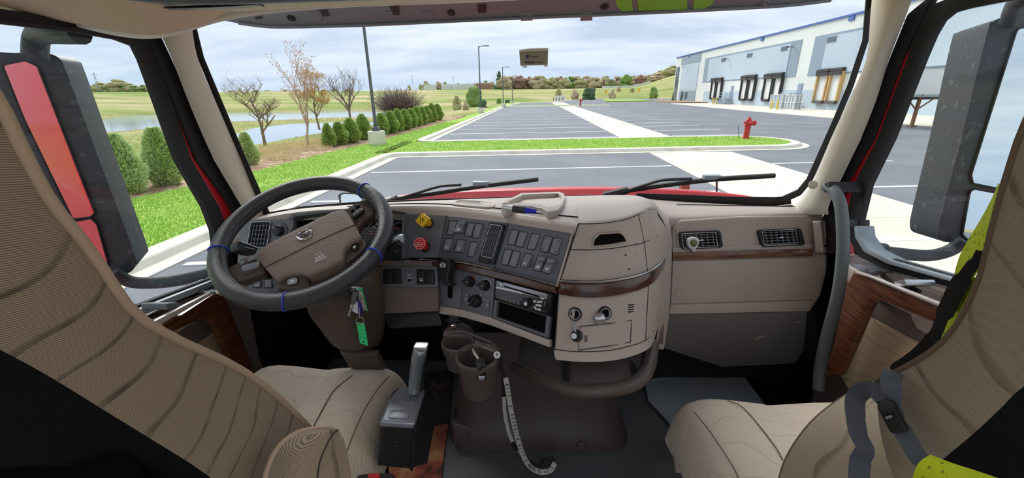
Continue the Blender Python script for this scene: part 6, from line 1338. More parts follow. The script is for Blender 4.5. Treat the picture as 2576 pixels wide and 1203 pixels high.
sw_ = PL(D(1668, 630, 1.27), D(1683, 625, 1.31), D(1668, 650, 1.27)); mb = MB(); mb.pp(sw_, mp(kH, [(156, 428), (186, 418), (187, 488), (160, 500)]), -.01, .006); mb.build('side_wood_block', 'wood_glove', dash, bevel=.002)
# tray, pen and slot on the dash top
PTop = PL(D(1280, 541, 1.13), D(1420, 563, 1.03), PY(1340, 495, 1.70))
tray = sub('coin_tray'); po = [(1262, 516), (1268, 506), (1312, 485.5), (1360, 484), (1408, 482.5), (1419, 487), (1422, 497), (1418, 513), (1404, 529), (1378, 532), (1366, 524), (1340, 519), (1300, 517), (1275, 521)]
pi2 = [(1275, 514), (1282, 506), (1316, 489.5), (1362, 487.5), (1404, 486), (1411, 489.5), (1413, 498), (1409, 510), (1396, 519), (1376, 522), (1366, 516), (1340, 512), (1300, 510), (1284, 513)]
mb = MB(); mb.frame(PTop, po, pi2, -.004, .024); mb.build('tray_wall', 'dash_top_pad', tray, bevel=.004, seg=3)
mb = MB(); mb.pp(PTop, inset([(x, y + 4) for x, y in pi2], -3), -.004, .006); mb.build('tray_floor', 'dash_brown', tray)
pen = thing('ballpoint_pen', 'blue and silver ballpoint pen with dark grip at the dash tray', 'pen', D(1310, 530, 1.06))
pa, pb_ = PTop.p(1264, 521, .032), PTop.p(1366, 535, .03); pt_ = lambda t: pa.lerp(pb_, t)
for nm, t0, t1, r0, r1, m in (('barrel', 0, .3, .0055, .0075, 'pen_white'), ('grip', .28, .58, .0085, .0085, 'grip_dark'), ('blue_section', .57, .86, .0078, .0055, 'pen_blue'), ('tip', .86, 1.0, .005, .0012, 'chrome')): mb = MB(); mb.tube([pt_(t0), pt_((t0 + t1) / 2), pt_(t1)], [r0, (r0 + r1) / 2, r1], 12); mb.build(nm, m, pen, smooth=60)
mb = MB(); mb.tube([pt_(.0) + V((0, 0, .008)), pt_(.14) + V((0, 0, .010))], .002, 6); mb.build('clip', 'chrome', pen)
PTs = PL(D(1130, 524, 1.24), D(1250, 537, 1.15), PY(1190, 501, 1.70))
spk = sub('defrost_slot'); so_ = mp(kK, [(115, 505), (150, 470), (230, 445), (500, 450), (800, 472), (895, 515), (905, 540), (870, 575), (760, 580), (300, 540), (140, 520)]); si_ = mp(kK, [(195, 488), (215, 472), (260, 456), (500, 462), (790, 488), (850, 508), (852, 524), (830, 530), (740, 532), (320, 508), (205, 494)])
mb = MB(); mb.frame(PTs, so_, si_, 0, .012); mb.build('rim', 'dash_brown', spk, bevel=.002); mb = MB(); mb.pp(PTs, si_, .0, .009); mb.build('slot', 'dash_dark', spk)

# ---- passenger side
PG = PL(PY(1690, 540, 1.42), PY(2060, 545, 1.42), PY(1690, 790, 1.31))
gv = thing('passenger_dash', 'passenger side dashboard with two air vents, wood strip and glove box', 'dashboard', PG.p(1870, 700, -.1))
body = mp(kH, [(205, 330), (215, 290), (260, 262), (600, 240), (1000, 232), (1060, 238), (1095, 275), (1118, 400), (1118, 560), (1085, 700), (1020, 800), (600, 805), (190, 815), (205, 560)])
mb = MB(); mb.pp(PG, body, -.14, 0); mb.build('body', 'dash_brown', gv, bevel=.018, seg=4)
gb = [PY(1625, 500, 1.69), PY(1700, 506, 1.685), PY(1800, 512, 1.66), PY(1900, 518, 1.62), PY(2000, 523, 1.56), PY(2060, 530, 1.48)]
gf = [PG.p(*p, -.004) for p in ((1662, 556), (1700, 560), (1800, 556), (1900, 552), (2000, 549), (2068, 552))]
gm = [a.lerp(b, .55) + V((0, 0, .022)) for a, b in zip(gb, gf)]; gn = [a.lerp(b, .9) + V((0, 0, .016)) for a, b in zip(gb, gf)]
mb = MB(); mb.grid(loft([gb, gm, gn, gf], 4, 4), thick=(0, 0, -.03)); mb.build('top_pad', 'dash_top_pad', gv, smooth=60)
mb = MB(); mb.tube(cr([a.lerp(b, .45) + V((0, 0, .022)) for a, b in list(zip(gb, gf))[1:6]], 4), .0018, 5); mb.build('top_seam', 'seam', gv)
mb = MB(); q = mp(kH, [(232, 318), (980, 292), (992, 395), (1028, 398), (1030, 425), (214, 450), (214, 425), (238, 422)]); mb.pp(PG, q, 0, .003); mb.build('vent_fascia', 'dash_brown', gv, bevel=.001)
for o, i_, th in (([(250, 332), (492, 322), (508, 424), (264, 436)], [(268, 345), (462, 337), (472, 417), (280, 426)], [(480, 338), (496, 337), (502, 400), (487, 402)]), ([(708, 320), (962, 312), (986, 410), (734, 422)], [(738, 328), (926, 321), (940, 402), (750, 412)], [(944, 325), (960, 323), (972, 390), (956, 393)])):
    v = sub('air_vent', gv); o, i_, th = mp(kH, o), mp(kH, i_), mp(kH, th)
    mb = MB(); mb.frame(PG, rq(o, .18, 3), rq(i_, .1, 3), 0, .014); mb.build('frame', 'black_plastic', v, bevel=.003)
    mb = MB(); mb.frame(PG, rq(inset(i_, -2.2), .1, 3), rq(inset(i_, -1), .1, 3), .013, .0155); mb.build('bright_edge', 'silver', v); mb = MB(); mb.pp(PG, i_, .002, .003); mb.build('duct', 'void_black', v)
    for k in range(5): t = (k + .5) / 5; mb = MB(); mb.pp(PG, sub_q(i_, .01, .99, t - .022, t + .022), .004, .012); mb.build('slat', 'switch_grey', v)
    for k in range(6): t = (k + .5) / 6; mb = MB(); mb.pp(PG, sub_q(i_, t - .008, t + .008, .02, .98), .003, .0125); mb.build('fin', 'switch_grey', v)
    mb = MB(); mb.pp(PG, rq(th, .4, 3), .012, .02); mb.build('thumb_wheel', 'knob_black', v, bevel=.002)
    c0 = quadpt(i_, .55, .5); mb = MB(); mb.pp(PG, rq([(c0[0] - 6, c0[1] - 1.5), (c0[0] + 6, c0[1] - 2), (c0[0] + 6, c0[1] + 1.5), (c0[0] - 6, c0[1] + 2)], .4, 2), .012, .017); mb.build('tab', 'silver', v, bevel=.001)
mb = MB(); mb.pp(PG, mp(kH, [(214, 452), (600, 442), (1030, 430), (1030, 472), (600, 484), (214, 497)]), -.002, .014); mb.build('wood_strip', 'wood_glove', gv, bevel=.003)
mb = MB(); mb.pp(PG, mp(kH, [(212, 424), (238, 424), (990, 398), (1026, 398), (1030, 430), (214, 452)]), -.002, .010); mb.build('strip_ledge', 'dash_top_pad', gv, bevel=.002)
mb = MB(); mb.pp(PG, mp(kH, [(214, 503), (1040, 480), (1030, 727), (204, 750)]), 0, .006); gd = mb.build('glove_door', 'dash_brown', gv, bevel=.004)
mb = MB(); mb.pp(PG, mp(kH, [(203, 756), (1028, 733), (1012, 794), (192, 812)]), 0, .005); mb.build('door_lower_strip', 'dash_brown', gv, bevel=.003)
c = PG.p(*kH(250, 690), .006); mb = MB(); mb.lathe(c, PG.n, [(.0135, -.002), (.0135, .0015), (.0118, .002), (.0112, .0004)], 26); mb.build('lock_button', 'dash_brown', gd, smooth=50)
for q in ([(388, 694), (394, 693), (393, 697)], [(436, 684), (441, 684), (440, 688)], [(505, 738), (545, 735), (540, 741), (512, 742)], [(622, 515), (640, 540), (650, 548), (632, 545)]): mb = MB(); mb.pp(PG, mp(kH, q), .006, .0064); mb.build('scuff', 'dash_top_pad', gd, smooth=0)
PG2 = PL(PY(1680, 800, 1.32), PY(2020, 790, 1.32), PY(1680, 890, 1.36))
mb = MB(); mb.pp(PG2, mp(kH, [(180, 816), (985, 800), (1000, 790), (980, 1020), (930, 1100), (500, 1120), (160, 1010), (168, 900)]), -.06, 0); lpn = mb.build('lower_panel', mat('kick_grey', rgb(122, 119, 117), .55, bump=(200, .2, .001)), gv, bevel=.012, seg=3)
mb = MB(); mb.pp(PG2, mp(kH, [(100, 960), (500, 960), (930, 960), (960, 1040), (900, 1180), (100, 1180)]), -.06, -.03); mb.build('lower_edge', 'black_plastic', gv)
mb = MB(); mb.pp(PG2, mp(kH, [(682, 958), (720, 938), (752, 936), (728, 950), (700, 962)]), 0, .0006); mb.pp(PG2, mp(kH, [(925, 858), (960, 852), (958, 858), (930, 863)]), 0, .0006); mb.build('scuff', 'dash_brown', lpn, smooth=0)
mb = MB(); mb.pp(PL(D(1650, 800, 1.28), D(1668, 800, 1.32), D(1650, 900, 1.26)), mp(kH, [(130, 820), (165, 818), (160, 985), (100, 995)]), -.05, 0); mb.build('pod_foot', 'dash_dark', gv, bevel=.004)
sv = sub('side_vent', gv); PS = PL(PG.p(*kH(1075, 270), .0), PG.p(*kH(1100, 268), -.03), PG.p(*kH(1095, 450), .0)); o = mp(kH, [(1072, 266), (1100, 263), (1122, 446), (1090, 456)]); i_ = mp(kH, [(1080, 276), (1097, 273), (1115, 430), (1096, 442)])
mb = MB(); mb.frame(PS, rq(o, .3, 3), rq(i_, .2, 3), -.01, .012); mb.build('frame', 'dash_brown', sv, bevel=.003); mb = MB(); mb.pp(PS, i_, -.002, .004); mb.build('duct', 'void_black', sv)
for k in range(7): t = (k + .5) / 7; mb = MB(); mb.pp(PS, sub_q(i_, .0, 1, t - .03, t + .03), .004, .01); mb.build('slat', 'dash_brown', sv)
fr = thing('air_freshener', 'small white air freshener clipped on the left passenger vent', 'air freshener', PG.p(*kH(335, 400), .02))
c = PG.p(*kH(335, 392), .03); mb = MB(); mb.pp(PG, [tuple(p) for p in cr([V(kH(*p)) for p in ((300, 385), (308, 368), (335, 360), (362, 368), (370, 390), (360, 420), (340, 438), (318, 432), (303, 412))], 3, True)], .016, .034); mb.build('shell', 'frost', fr, bevel=.006, seg=3)
mb = MB(); mb.pp(PG, [tuple(p) for p in cr([V(kH(*p)) for p in ((316, 388), (335, 376), (355, 384), (358, 402), (342, 420), (322, 412))], 3, True)], .034, .036); mb.build('window', mat('gel_green', rgb(86, 96, 40), .15, spec=.7), fr, bevel=.001)
mb = MB(); mb.pp(PG, rq(mp(kH, [(326, 432), (348, 432), (346, 446), (328, 446)]), .3, 2), .014, .028); mb.build('clip', 'frost', fr, bevel=.002)
# ================================================================== STEERING WHEEL AND COLUMN
mat('wheel_cover', rgb(58, 61, 68), 0.34, bump=(420, .5, .002), spec=.55)
mat('band_blue', rgb(40, 74, 200), .4)
mat('hub_brown', rgb(122, 108, 102), .5, bump=(220, .5, .002), spec=.4)
mat('hub_dark', rgb(78, 68, 63), .5, bump=(220, .25, .0015), spec=.4)
mat('stitch', rgb(120, 122, 128), .7)
mat('fob_green', rgb(58, 208, 132), .5); mat('fob_blue', rgb(36, 44, 130), .4); mat('fob_white', rgb(206, 208, 224), .5); mat('key_steel', rgb(190, 190, 188), .3, .9)
WC = V((-.6108, 1.0131, 2.1974)); WN = V((sin(.0697) * cos(1.0678), -cos(.0697) * cos(1.0678), sin(1.0678))).normalized()
WU = WN.cross(V((0, 0, 1))).normalized(); WV = WN.cross(WU); RR, rt = .213, .0218
PSW = PL(WC, WC + WU, WC + WV)
if PSW.n.dot(WN) < 0: PSW.n = WN.copy()
sw = thing('steering_wheel', 'black carbon pattern steering wheel with blue bands and brown centre pad', 'steering wheel', WC)
def rimpt(a, b=0.0, r=rt): return WC + (WU * cos(a) + WV * sin(a)) * (RR + r * cos(b)) + WN * (r * sin(b))
mb = MB(); mb.grid([[rimpt(2 * pi * i / 96, 2 * pi * j / 16) for j in range(16)] for i in range(97)], closed_u=True); rim = mb.build('rim', 'wheel_cover', sw, smooth=180)
t = MATS['wheel_cover'].node_tree; b_ = t.nodes['Principled BSDF']     # diagonal carbon weave
tc = t.nodes.new('ShaderNodeTexCoord'); wv = t.nodes.new('ShaderNodeTexWave'); wv.bands_direction = 'DIAGONAL'; wv.inputs['Scale'].default_value = 120; wv.inputs['Distortion'].default_value = .3
t.links.new(tc.outputs['Object'], wv.inputs['Vector']); bp = t.nodes.new('ShaderNodeBump'); bp.inputs['Strength'].default_value = .6; bp.inputs['Distance'].default_value = .0015; t.links.new(wv.outputs['Fac'], bp.inputs['Height']); t.links.new(bp.outputs[0], b_.inputs['Normal'])
def rim_ang(px, py): q = PSW.p(px, py) - WC; return atan2(q.dot(WV), q.dot(WU))
for px, py in ((545, 632), (716, 768), (938, 640), (914, 482)):
    a = rim_ang(px, py); mb = MB(); mb.tube([rimpt(a + .012 * sin(2 * pi * k / 20), 2 * pi * k / 20, rt + .0006) for k in range(20)], .0022, 6, closed=True); mb.build('blue_band', 'band_blue', sw)
mb = MB()
for k in range(150):
    a = 2 * pi * k / 150; p = rimpt(a, 2.35, rt + .0004); q = rimpt(a + .026, 2.6, rt + .0004); mb.tube([p, q], .0011, 4)
s_ = mb.build('stitching', 'stitch', sw); s_['kind'] = 'stuff'
def wpoly(name, k, pts, h0, h1, m, parent=sw, bev=.004, smoothk=0, seg=3):
    q = mp(k, pts)
    if smoothk: q = [tuple(p) for p in cr([V(p) for p in q], smoothk, True)]
    mb = MB(); mb.pp(PSW, q, h0, h1); return mb.build(name, m, parent, bevel=bev, seg=seg)
# spokes
wpoly('spoke', kO, [(170, 640), (250, 600), (360, 560), (415, 640), (420, 665), (260, 730), (215, 725)], -.03, -.006, 'hub_dark', bev=.006)
wpoly('spoke', kO, [(925, 268), (1000, 215), (1060, 205), (1110, 235), (1105, 300), (1040, 340), (1000, 400), (960, 340)], -.03, -.006, 'hub_dark', bev=.006)
lp_ = wpoly('lower_spoke', kO, [(495, 730), (520, 695), (580, 672), (650, 672), (685, 700), (690, 755), (600, 775), (500, 770)], -.03, .004, 'hub_dark', smoothk=3, bev=.008)
rp_ = wpoly('lower_spoke', kO, [(918, 580), (915, 530), (945, 490), (1010, 448), (1040, 460), (1055, 490), (1030, 530), (940, 600)], -.03, .004, 'hub_dark', smoothk=3, bev=.008)
pad = wpoly('centre_pad', kO, [(357, 556), (392, 512), (440, 480), (620, 385), (840, 280), (880, 270), (922, 267), (948, 298), (990, 370), (1028, 444), (968, 470), (920, 516), (912, 582), (800, 640), (690, 686), (650, 668), (580, 676), (530, 692), (496, 722), (420, 640)], -.035, .018, 'hub_brown', bev=.012, seg=4)
wpoly('pad_base', kO, [(690, 690), (800, 640), (914, 584), (960, 600), (930, 640), (800, 700), (690, 745), (670, 720)], -.05, -.012, 'hub_dark', bev=.006)
mb = MB(); mb.tube([PSW.p(*kO(*p), .0185) for p in ((420, 632), (560, 562), (760, 462), (900, 400), (990, 362))], .0011, 5); mb.build('pad_seam', 'seam', pad)
# emblem: ring, bar, arrow, letters
ec = PSW.p(*kE(768, 510), .019); eu = (PSW.p(*kE(838, 476), .019) - PSW.p(*kE(700, 532), .019)).normalized(); ev = WN.cross(eu)
er = (PSW.p(*kE(852, 472), .019) - ec).length * .92
em = bpy.data.objects.new('emblem', None); COL.objects.link(em); par(em, sw)
mb = MB(); mb.tube([ec + (eu * cos(a) + ev * sin(a)) * er for a in [2 * pi * k / 32 for k in range(32)]], .0028, 8, closed=True); mb.build('ring', 'chrome', em)
mb = MB(); mb.box(ec + WN * .001, er * 2.1, er * .52, .003, Matrix((eu, ev, WN)).transposed()); mb.build('name_bar', 'chrome', em, bevel=.0008)
text('lettering', 'VOLVO', 'ink_blue', ec + WN * .003, eu, ev, er * .52, em)
mb = MB(); d_ = (eu + ev).normalized(); e_ = (eu - ev).normalized(); q = ec + d_ * er; mb.prism([q, q + d_ * er * .42 - e_ * er * .34, q + d_ * er * .46, q + d_ * er * .42 + e_ * er * .34][0:4], WN * .003); mb.build('arrow', 'chrome', em)
text('lettering', 'SRS', 'ink_white', PSW.p(*kE(945, 775), .0188), eu, ev, .015, pad); text('lettering', 'AIRBAG', 'ink_white', PSW.p(*kE(960, 800), .0188), eu, ev, .008, pad)
mb = MB(); mb.tube([PSW.p(*kE(*p), .019) for p in ((890, 748), (900, 738), (935, 722), (955, 712), (958, 742), (930, 748), (892, 752))], .0006, 4); mb.build('horn_symbol', 'ink_white', pad)
# buttons
for k, q, ic in ((kE, [(555, 1040), (580, 1015), (660, 998), (692, 1020), (690, 1062), (665, 1082), (590, 1102), (562, 1085)], 1), (kE, [(1300, 640), (1330, 612), (1385, 600), (1400, 625), (1395, 675), (1360, 702), (1310, 705), (1296, 680)], 1)):
    g = bpy.data.objects.new('spoke_button', None); COL.objects.link(g); par(g, sw)
    mb = MB(); mb.pp(PSW, mp(k, q), .0, .007); mb.build('bezel', 'tape_black', g, bevel=.002); mb = MB(); mb.pp(PSW, inset(mp(k, q), 1.6), .005, .009); mb.build('cap', 'rubber_grey' if q[0][0] < 900 else 'knob_black', g, bevel=.002)
    c0 = shrink(mp(k, q), .3); mb = MB(); mb.pp(PSW, c0, .009, .0094); mb.build('symbol', 'ink_white', g, smooth=0)
for q, m in (([(25, 880), (60, 862), (220, 822), (245, 850), (240, 885), (60, 940), (38, 925)], 'switch_grey'), ([(0, 820), (60, 800), (75, 835), (20, 862)], 'switch_grey'), ([(85, 790), (180, 750), (205, 790), (110, 825)], 'switch_grey')):
    mb = MB(); mb.pp(PSW, mp(kE, q), -.01, .0); mb.build('cruise_button', m, sw, bevel=.0025)
mb = MB(); mb.pp(PSW, mp(kE, [(-10, 850), (20, 800), (190, 740), (300, 880), (290, 900), (50, 985)]), -.03, -.004); mb.build('button_plate', 'hub_dark', sw, bevel=.004)
for q in ([(30, 255), (160, 150), (235, 160), (230, 200), (75, 330), (40, 300)], [(80, 100), (130, 78), (165, 95), (120, 135), (85, 135)], [(0, 165), (30, 140), (65, 160), (50, 190), (10, 215)]):
    mb = MB(); mb.pp(PSW, mp(kF, q), -.006, .003); mb.build('audio_button', 'knob_black', sw, bevel=.002)
for q in ([(55, 275), (95, 250), (92, 262), (60, 285)], [(115, 232), (150, 205), (150, 216), (120, 240)], [(180, 180), (212, 165), (214, 178), (186, 192)]): mb = MB(); mb.pp(PSW, mp(kF, q), .003, .0036); mb.build('button_mark', 'ink_white', sw, smooth=0)
# column, stalks
co = thing('steering_shroud', 'dark brown steering column shroud under the wheel', 'steering column', D(870, 820, 1.12))
PCo = PL(D(775, 780, 1.06), D(950, 730, 1.10), D(860, 878, 1.14))
rows_ = [[D(790, 700, 1.16), D(840, 690, 1.13), D(890, 680, 1.13), D(940, 675, 1.18)], [D(772, 775, 1.12), D(820, 760, 1.08), D(890, 745, 1.08), D(950, 730, 1.14)], [D(806, 830, 1.16), D(840, 828, 1.12), D(900, 825, 1.12), D(960, 800, 1.18)], [D(836, 868, 1.2), D(860, 877, 1.17), D(910, 879, 1.17), D(956, 860, 1.22)], [D(850, 876, 1.3), D(870, 882, 1.3), D(910, 884, 1.3), D(950, 872, 1.32)]]
mb = MB(); mb.grid(loft(rows_, 4, 4), thick=(0, .03, .0)); mb.build('shroud', 'hub_dark', co, smooth=60)
mb = MB(); mb.tube([WC - WN * .03, WC - WN * .16, D(880, 760, 1.25)], [.05, .055, .06], 20); mb.build('shaft_cover', 'black_plastic', co)
mb = MB(); mb.pp(PL(D(860, 880, 1.2), D(950, 880, 1.2), D(900, 892, 1.19)), mp(kO, [(880, 1150), (1130, 1150), (1140, 1165), (1120, 1190), (960, 1192), (900, 1185)]), -.1, 0); mb.build('lower_boot', 'hub_dark', co, bevel=.005)
p = D(*kO(855, 966), 1.128); mb = MB(); mb.lathe(p, CAM - p, [(.009, -.004), (.009, .004), (.006, .005), (.005, .001)], 16); mb.build('screw_recess', 'hub_dark', co, smooth=50)
p = D(884, 740, 1.07); mb = MB(); mb.lathe(p, V((-.1, -.8, .3)), [(.018, -.03), (.018, .004), (.014, .008)], 20); mb.build('ignition_barrel', 'knob_black', co, smooth=50)
st_ = bpy.data.objects.new('stalk', None); COL.objects.link(st_); par(st_, co)
PS1 = PL(D(600, 620, .97), D(650, 630, 1.02), D(605, 640, .97)); mb = MB(); mb.pp(PS1, mp(kE, [(-15, 640), (0, 592), (30, 585), (240, 660), (200, 742), (120, 730), (0, 690)]), -.025, 0); mb.build('paddle', 'knob_black', st_, bevel=.004)
mb = MB(); mb.pp(PS1, mp(kE, [(20, 590), (40, 588), (238, 660), (228, 668)]), -.001, .003); mb.build('edge', 'silver', st_); mb = MB(); mb.pp(PS1, mp(kE, [(85, 648), (195, 675), (185, 690), (78, 662)]), 0, .003); mb.build('slider', 'switch_grey', st_, bevel=.001)
st2 = bpy.data.objects.new('stalk', None); COL.objects.link(st2); par(st2, co)
mb = MB(); mb.tube([D(*kF(520, 1010), 1.12), D(*kF(700, 850), 1.10), D(*kF(860, 720), 1.08)], [(.009, .012), (.010, .014), (.011, .015)], 10, flat=(0, 0, 1)); mb.build('arm', 'knob_black', st2)
PS2 = PL(D(990, 610, 1.075), D(1014, 600, 1.075), D(1000, 625, 1.08)); mb = MB(); mb.pp(PS2, mp(kF, [(700, 750), (720, 690), (830, 615), (890, 620), (905, 690), (900, 755), (860, 740), (830, 700)]), -.02, 0); mb.build('knob', 'rubber_grey', st2, bevel=.004)
mb = MB(); mb.pp(PS2, mp(kF, [(715, 715), (750, 680), (765, 695), (725, 735)]), 0, .002); mb.build('end_button', 'knob_black', st2)
# keys hanging from the ignition
ks = thing('key_bunch', 'bunch of keys with blue fob and green tag hanging from the ignition', 'keys', D(890, 745, 1.05))
PK = PL(D(880, 745, 1.05), D(920, 745, 1.05), D(890, 870, 1.08))
def kp(name, pts, h0, h1, m, bev=.001): mb = MB(); mb.pp(PK, mp(kD, pts), h0, h1); return mb.build(name, m, ks, bevel=bev)
kp('green_card', [(262, 388), (326, 394), (392, 662), (372, 656)], -.006, -.004, 'fob_green', .0)
kp('key_head', [(215, 440), (262, 446), (272, 470), (240, 590), (192, 572), (205, 500)], .006, .014, 'panel_grey', .002)
kp('key_blade', [(192, 582), (216, 588), (200, 650), (186, 722), (158, 726), (170, 660), (186, 640)], .008, .0105, 'key_steel', .0005)
kp('second_key', [(240, 410), (275, 408), (305, 430), (310, 520), (296, 545), (290, 450), (262, 425)], -.002, .004, 'key_steel', .001)
kp('blue_fob', [(272, 540), (318, 538), (320, 690), (296, 706), (278, 700)], -.003, .006, 'fob_blue', .002)
kp('white_tag', [(232, 545), (284, 560), (280, 700), (206, 660)], .002, .005, 'fob_white', .001)
mb = MB(); mb.tube(cr([PK.p(*kD(*p), .008) for p in ((312, 440), (330, 500), (345, 570), (368, 622), (352, 645), (338, 600), (318, 520))], 4), .0022, 6); mb.build('clip', 'key_steel', ks)
mb = MB(); mb.tube([PK.p(*kD(304 + 46 * cos(a), 772 + 38 * sin(a)), .006) for a in [2 * pi * k / 20 for k in range(20)]], .0014, 6, closed=True); mb.build('key_ring', 'key_steel', ks)
mb = MB(); mb.tube([PK.p(*kD(206, 420), .0), PK.p(*kD(240, 402), .004), PK.p(*kD(290, 420), .004), PK.p(*kD(292, 560), .004), PK.p(*kD(300, 735), .006)], .0016, 6); mb.build('chain', 'key_steel', ks)
gt = kp('green_tag', [(258, 792), (352, 802), (376, 930), (398, 1070), (302, 1034), (280, 900)], .004, .0058, 'fob_green', .0)
for v in (.36, .52, .68): q = mp(kD, [(258, 792), (352, 802), (398, 1070), (302, 1034)]); mb = MB(); a, b = quadpt(q, .08, v), quadpt(q, .92, v); mb.tube([PK.p(*a, .006), PK.p(*b, .006)], .0003, 4); mb.build('line', 'ink_dark', gt)
text_px('lettering', 'Unit No', 'ink_dark', PK, kD(276, 823), kD(318, 826), 1.8, gt, h=.0062); mb = MB(); mb.lathe(PK.p(*kD(345, 1018), .0058), PK.n, [(.0022, 0), (.0022, .0004)], 10); mb.build('punch_hole', 'void_black', gt)

# ================================================================== SEATS
SC1 = fabricmat('seat_rib_cloth', rgb(176, 160, 138), rgb(116, 104, 88), rgb(50, 44, 38), rib=3300, ribdir=(0, .15, 1), nscale=4.0, nlines=3.0, wid=.07, ldir=(0, -9, 16))
SC2 = fabricmat('seat_top_cloth', rgb(226, 214, 197), rgb(218, 206, 189), rgb(192, 177, 160), rib=4200, ribdir=(1, .2, .2), nscale=4.5, nlines=5.0, wid=.035, ldir=(3, 15, 0))
SC3 = fabricmat('seat_plain_cloth', rgb(168, 154, 134), rgb(146, 134, 114), rgb(92, 82, 72), rib=3800, ribdir=(0, .5, 1), nscale=3.6, nlines=3.0, wid=.06, ldir=(0, -8, 14))
mat('seat_back_black', rgb(20, 20, 22), .8, bump=(150, .5, .002), spec=.15)
mat('piping', rgb(182, 160, 138), .8); mat('piping_dark', rgb(112, 94, 80), .85)
def dens(pts, n):
    """resample a smooth curve through image points to n points"""
    c = cr([V(p) for p in pts], 12); L_ = [0.0]
    for a, b in zip(c, c[1:]): L_.append(L_[-1] + (b - a).length)
    out = []
    for i in range(n):
        t = L_[-1] * i / (n - 1); k = 0
        while k < len(L_) - 2 and L_[k + 1] < t: k += 1
        f = (t - L_[k]) / max(1e-9, L_[k + 1] - L_[k]); out.append(c[k].lerp(c[k + 1], f))
    return out
def backrest(fpx, rpx, xf, xm, xr, xo, parent, side_m, pm, pr=.0055):
    """fpx: image line of the front edge (top to bottom), rpx: rear edge; x positions of front edge, bulge, rear edge, far side"""
    n = 26; F_ = [PX(p.x, p.y, xf) for p in dens(fpx, n)]; nu = 8; R_ = [V((xr, f.y - .13, f.z - .02)) for f in F_[:nu]] + [PX(p.x, p.y, xr) for p in dens(rpx, n - nu)]
    rows = []
    for f, r in zip(F_, R_):
        row = []
        for k in range(9):
            t = k / 8; q = f.lerp(r, t); q.x = (xf * (1 - t) + xr * t) + (xm - (xf + xr) / 2) * sin(pi * t); row.append(q)
        rows.append(row)
    mb = MB(); mb.grid(rows); a = mb.build('side_bolster', side_m, parent, smooth=180)
    mb = MB(); mb.grid([[f, V((f.x + (xo - f.x) * .5, f.y - .02, f.z)), V((xo, f.y, f.z))] for f in F_]); mb.build('front_cushion', SC2, parent, smooth=180)
    mb = MB(); mb.grid([[r, V((r.x + (xo - r.x) * .12, r.y - .035, r.z)), V((r.x + (xo - r.x) * .5, r.y - .05, r.z)), V((xo, r.y - .03, r.z))] for r in R_]); mb.build('back_shell', 'seat_back_black', parent, smooth=180)
    mb = MB(); mb.tube(F_, pr, 8); mb.build('edge_piping', pm, parent, smooth=180)
    top = rows[0]; mb = MB(); mb.grid([[p for p in top], [V((xo, p.y, p.z)) for p in top]]); mb.build('top_edge', side_m, parent, smooth=180)
    return F_, R_
s1 = thing('truck_chair', 'tan cloth driver seat, its ribbed backrest filling the lower left', 'seat', (-.64, .7, FZ))
backrest([(-160, 60), (-60, 180), (0, 268), (50, 370), (120, 500), (200, 600), (258, 680), (300, 745), (350, 800), (440, 852), (500, 880), (560, 906), (640, 952), (700, 1000), (748, 1046), (782, 1082)],
         [(-200, 780), (0, 880), (120, 945), (250, 1025), (380, 1105), (500, 1180), (560, 1230), (600, 1280), (640, 1340)], -.405, -.398, -.41, -.88, s1, SC1, 'piping')
def cushion(parent, xi, xo, y0, y1, zt, sgn, seam, corner):
    """seat cushion: cross sections along y; xi inner edge, xo outer edge"""
    rows = []
    ys = [y0, y0 + .12, y0 + .3, y1 - .12, y1 - .05, y1 - .012, y1]
    for i, y in enumerate(ys):
        k = [0, 0, 0, 0, .004, .022, .07][i]; e = [0, 0, 0, .0, .0, .004, .012][i]
        prof = [(xi + sgn * .02, zt - .26), (xi - sgn * .028, zt - .17), (xi - sgn * .03, zt - .09), (xi - sgn * .012 + sgn * e, zt - .03), (xi + sgn * .02 + sgn * e, zt - .002), (xi + sgn * .08, zt + .008), (xi + sgn * .2, zt - .004), ((xi + xo) / 2, zt - .008), (xo - sgn * .08, zt + .006), (xo - sgn * .01, zt - .02), (xo, zt - .1), (xo, zt - .26)]
        rows.append([V((x, y - (.0 if i < 6 else 0), z - (k if z > zt - .12 else k * .3))) for x, z in prof])
    fr = [V((p.x, p.y - .03, min(p.z, zt - .26))) for p in rows[-1]]
    G_ = loft(rows, 3, 3); mb = MB(); mb.grid(G_); mb.grid([G_[-1], [V((p.x * .93 + (xi + xo) * .035, y1 - .02, min(p.z, zt - .2))) for p in G_[-1]], [V((p.x * .88 + (xi + xo) * .06, y1 - .03, zt - .27)) for p in G_[-1]]]); mb.grid([G_[0], [V((p.x, y0, zt - .27)) for p in G_[0]]]); mb.build('seat_cushion', SC2, parent, smooth=50)
    for sm in seam: mb = MB(); mb.tube(cr([PZ(x, y, zt + .006) for x, y in sm], 5), .0014, 5); mb.build('seam', 'piping_dark', parent)
cushion(s1, -.425, -.88, .42, 1.075, 1.752, -1, [[(887, 944), (843, 979), (817, 1020), (788, 1074)], [(978, 948), (946, 985), (908, 1050), (871, 1143), (860, 1200)]], None)
mb = MB(); q = [[D(690, 1290, .55), D(672, 1240, .555), D(668, 1203, .56), D(690, 1143, .57), D(722, 1106, .585), D(760, 1086, .6), D(800, 1079, .61), D(838, 1076, .62)], [D(760, 1330, .53), D(730, 1270, .535), D(728, 1215, .54), D(745, 1150, .55), D(775, 1108, .57), D(800, 1090, .585), D(825, 1083, .60), D(845, 1078, .615)], [D(800, 1340, .545), D(795, 1290, .55), D(797, 1215, .555), D(805, 1160, .565), D(822, 1120, .58), D(832, 1100, .595), D(842, 1088, .61), D(850, 1082, .62)], [D(900, 1340, .585), D(895, 1290, .59), D(885, 1203, .6), D(875, 1145, .61), D(866, 1110, .62), D(860, 1096, .625), D(856, 1088, .63), D(852, 1083, .63)]]
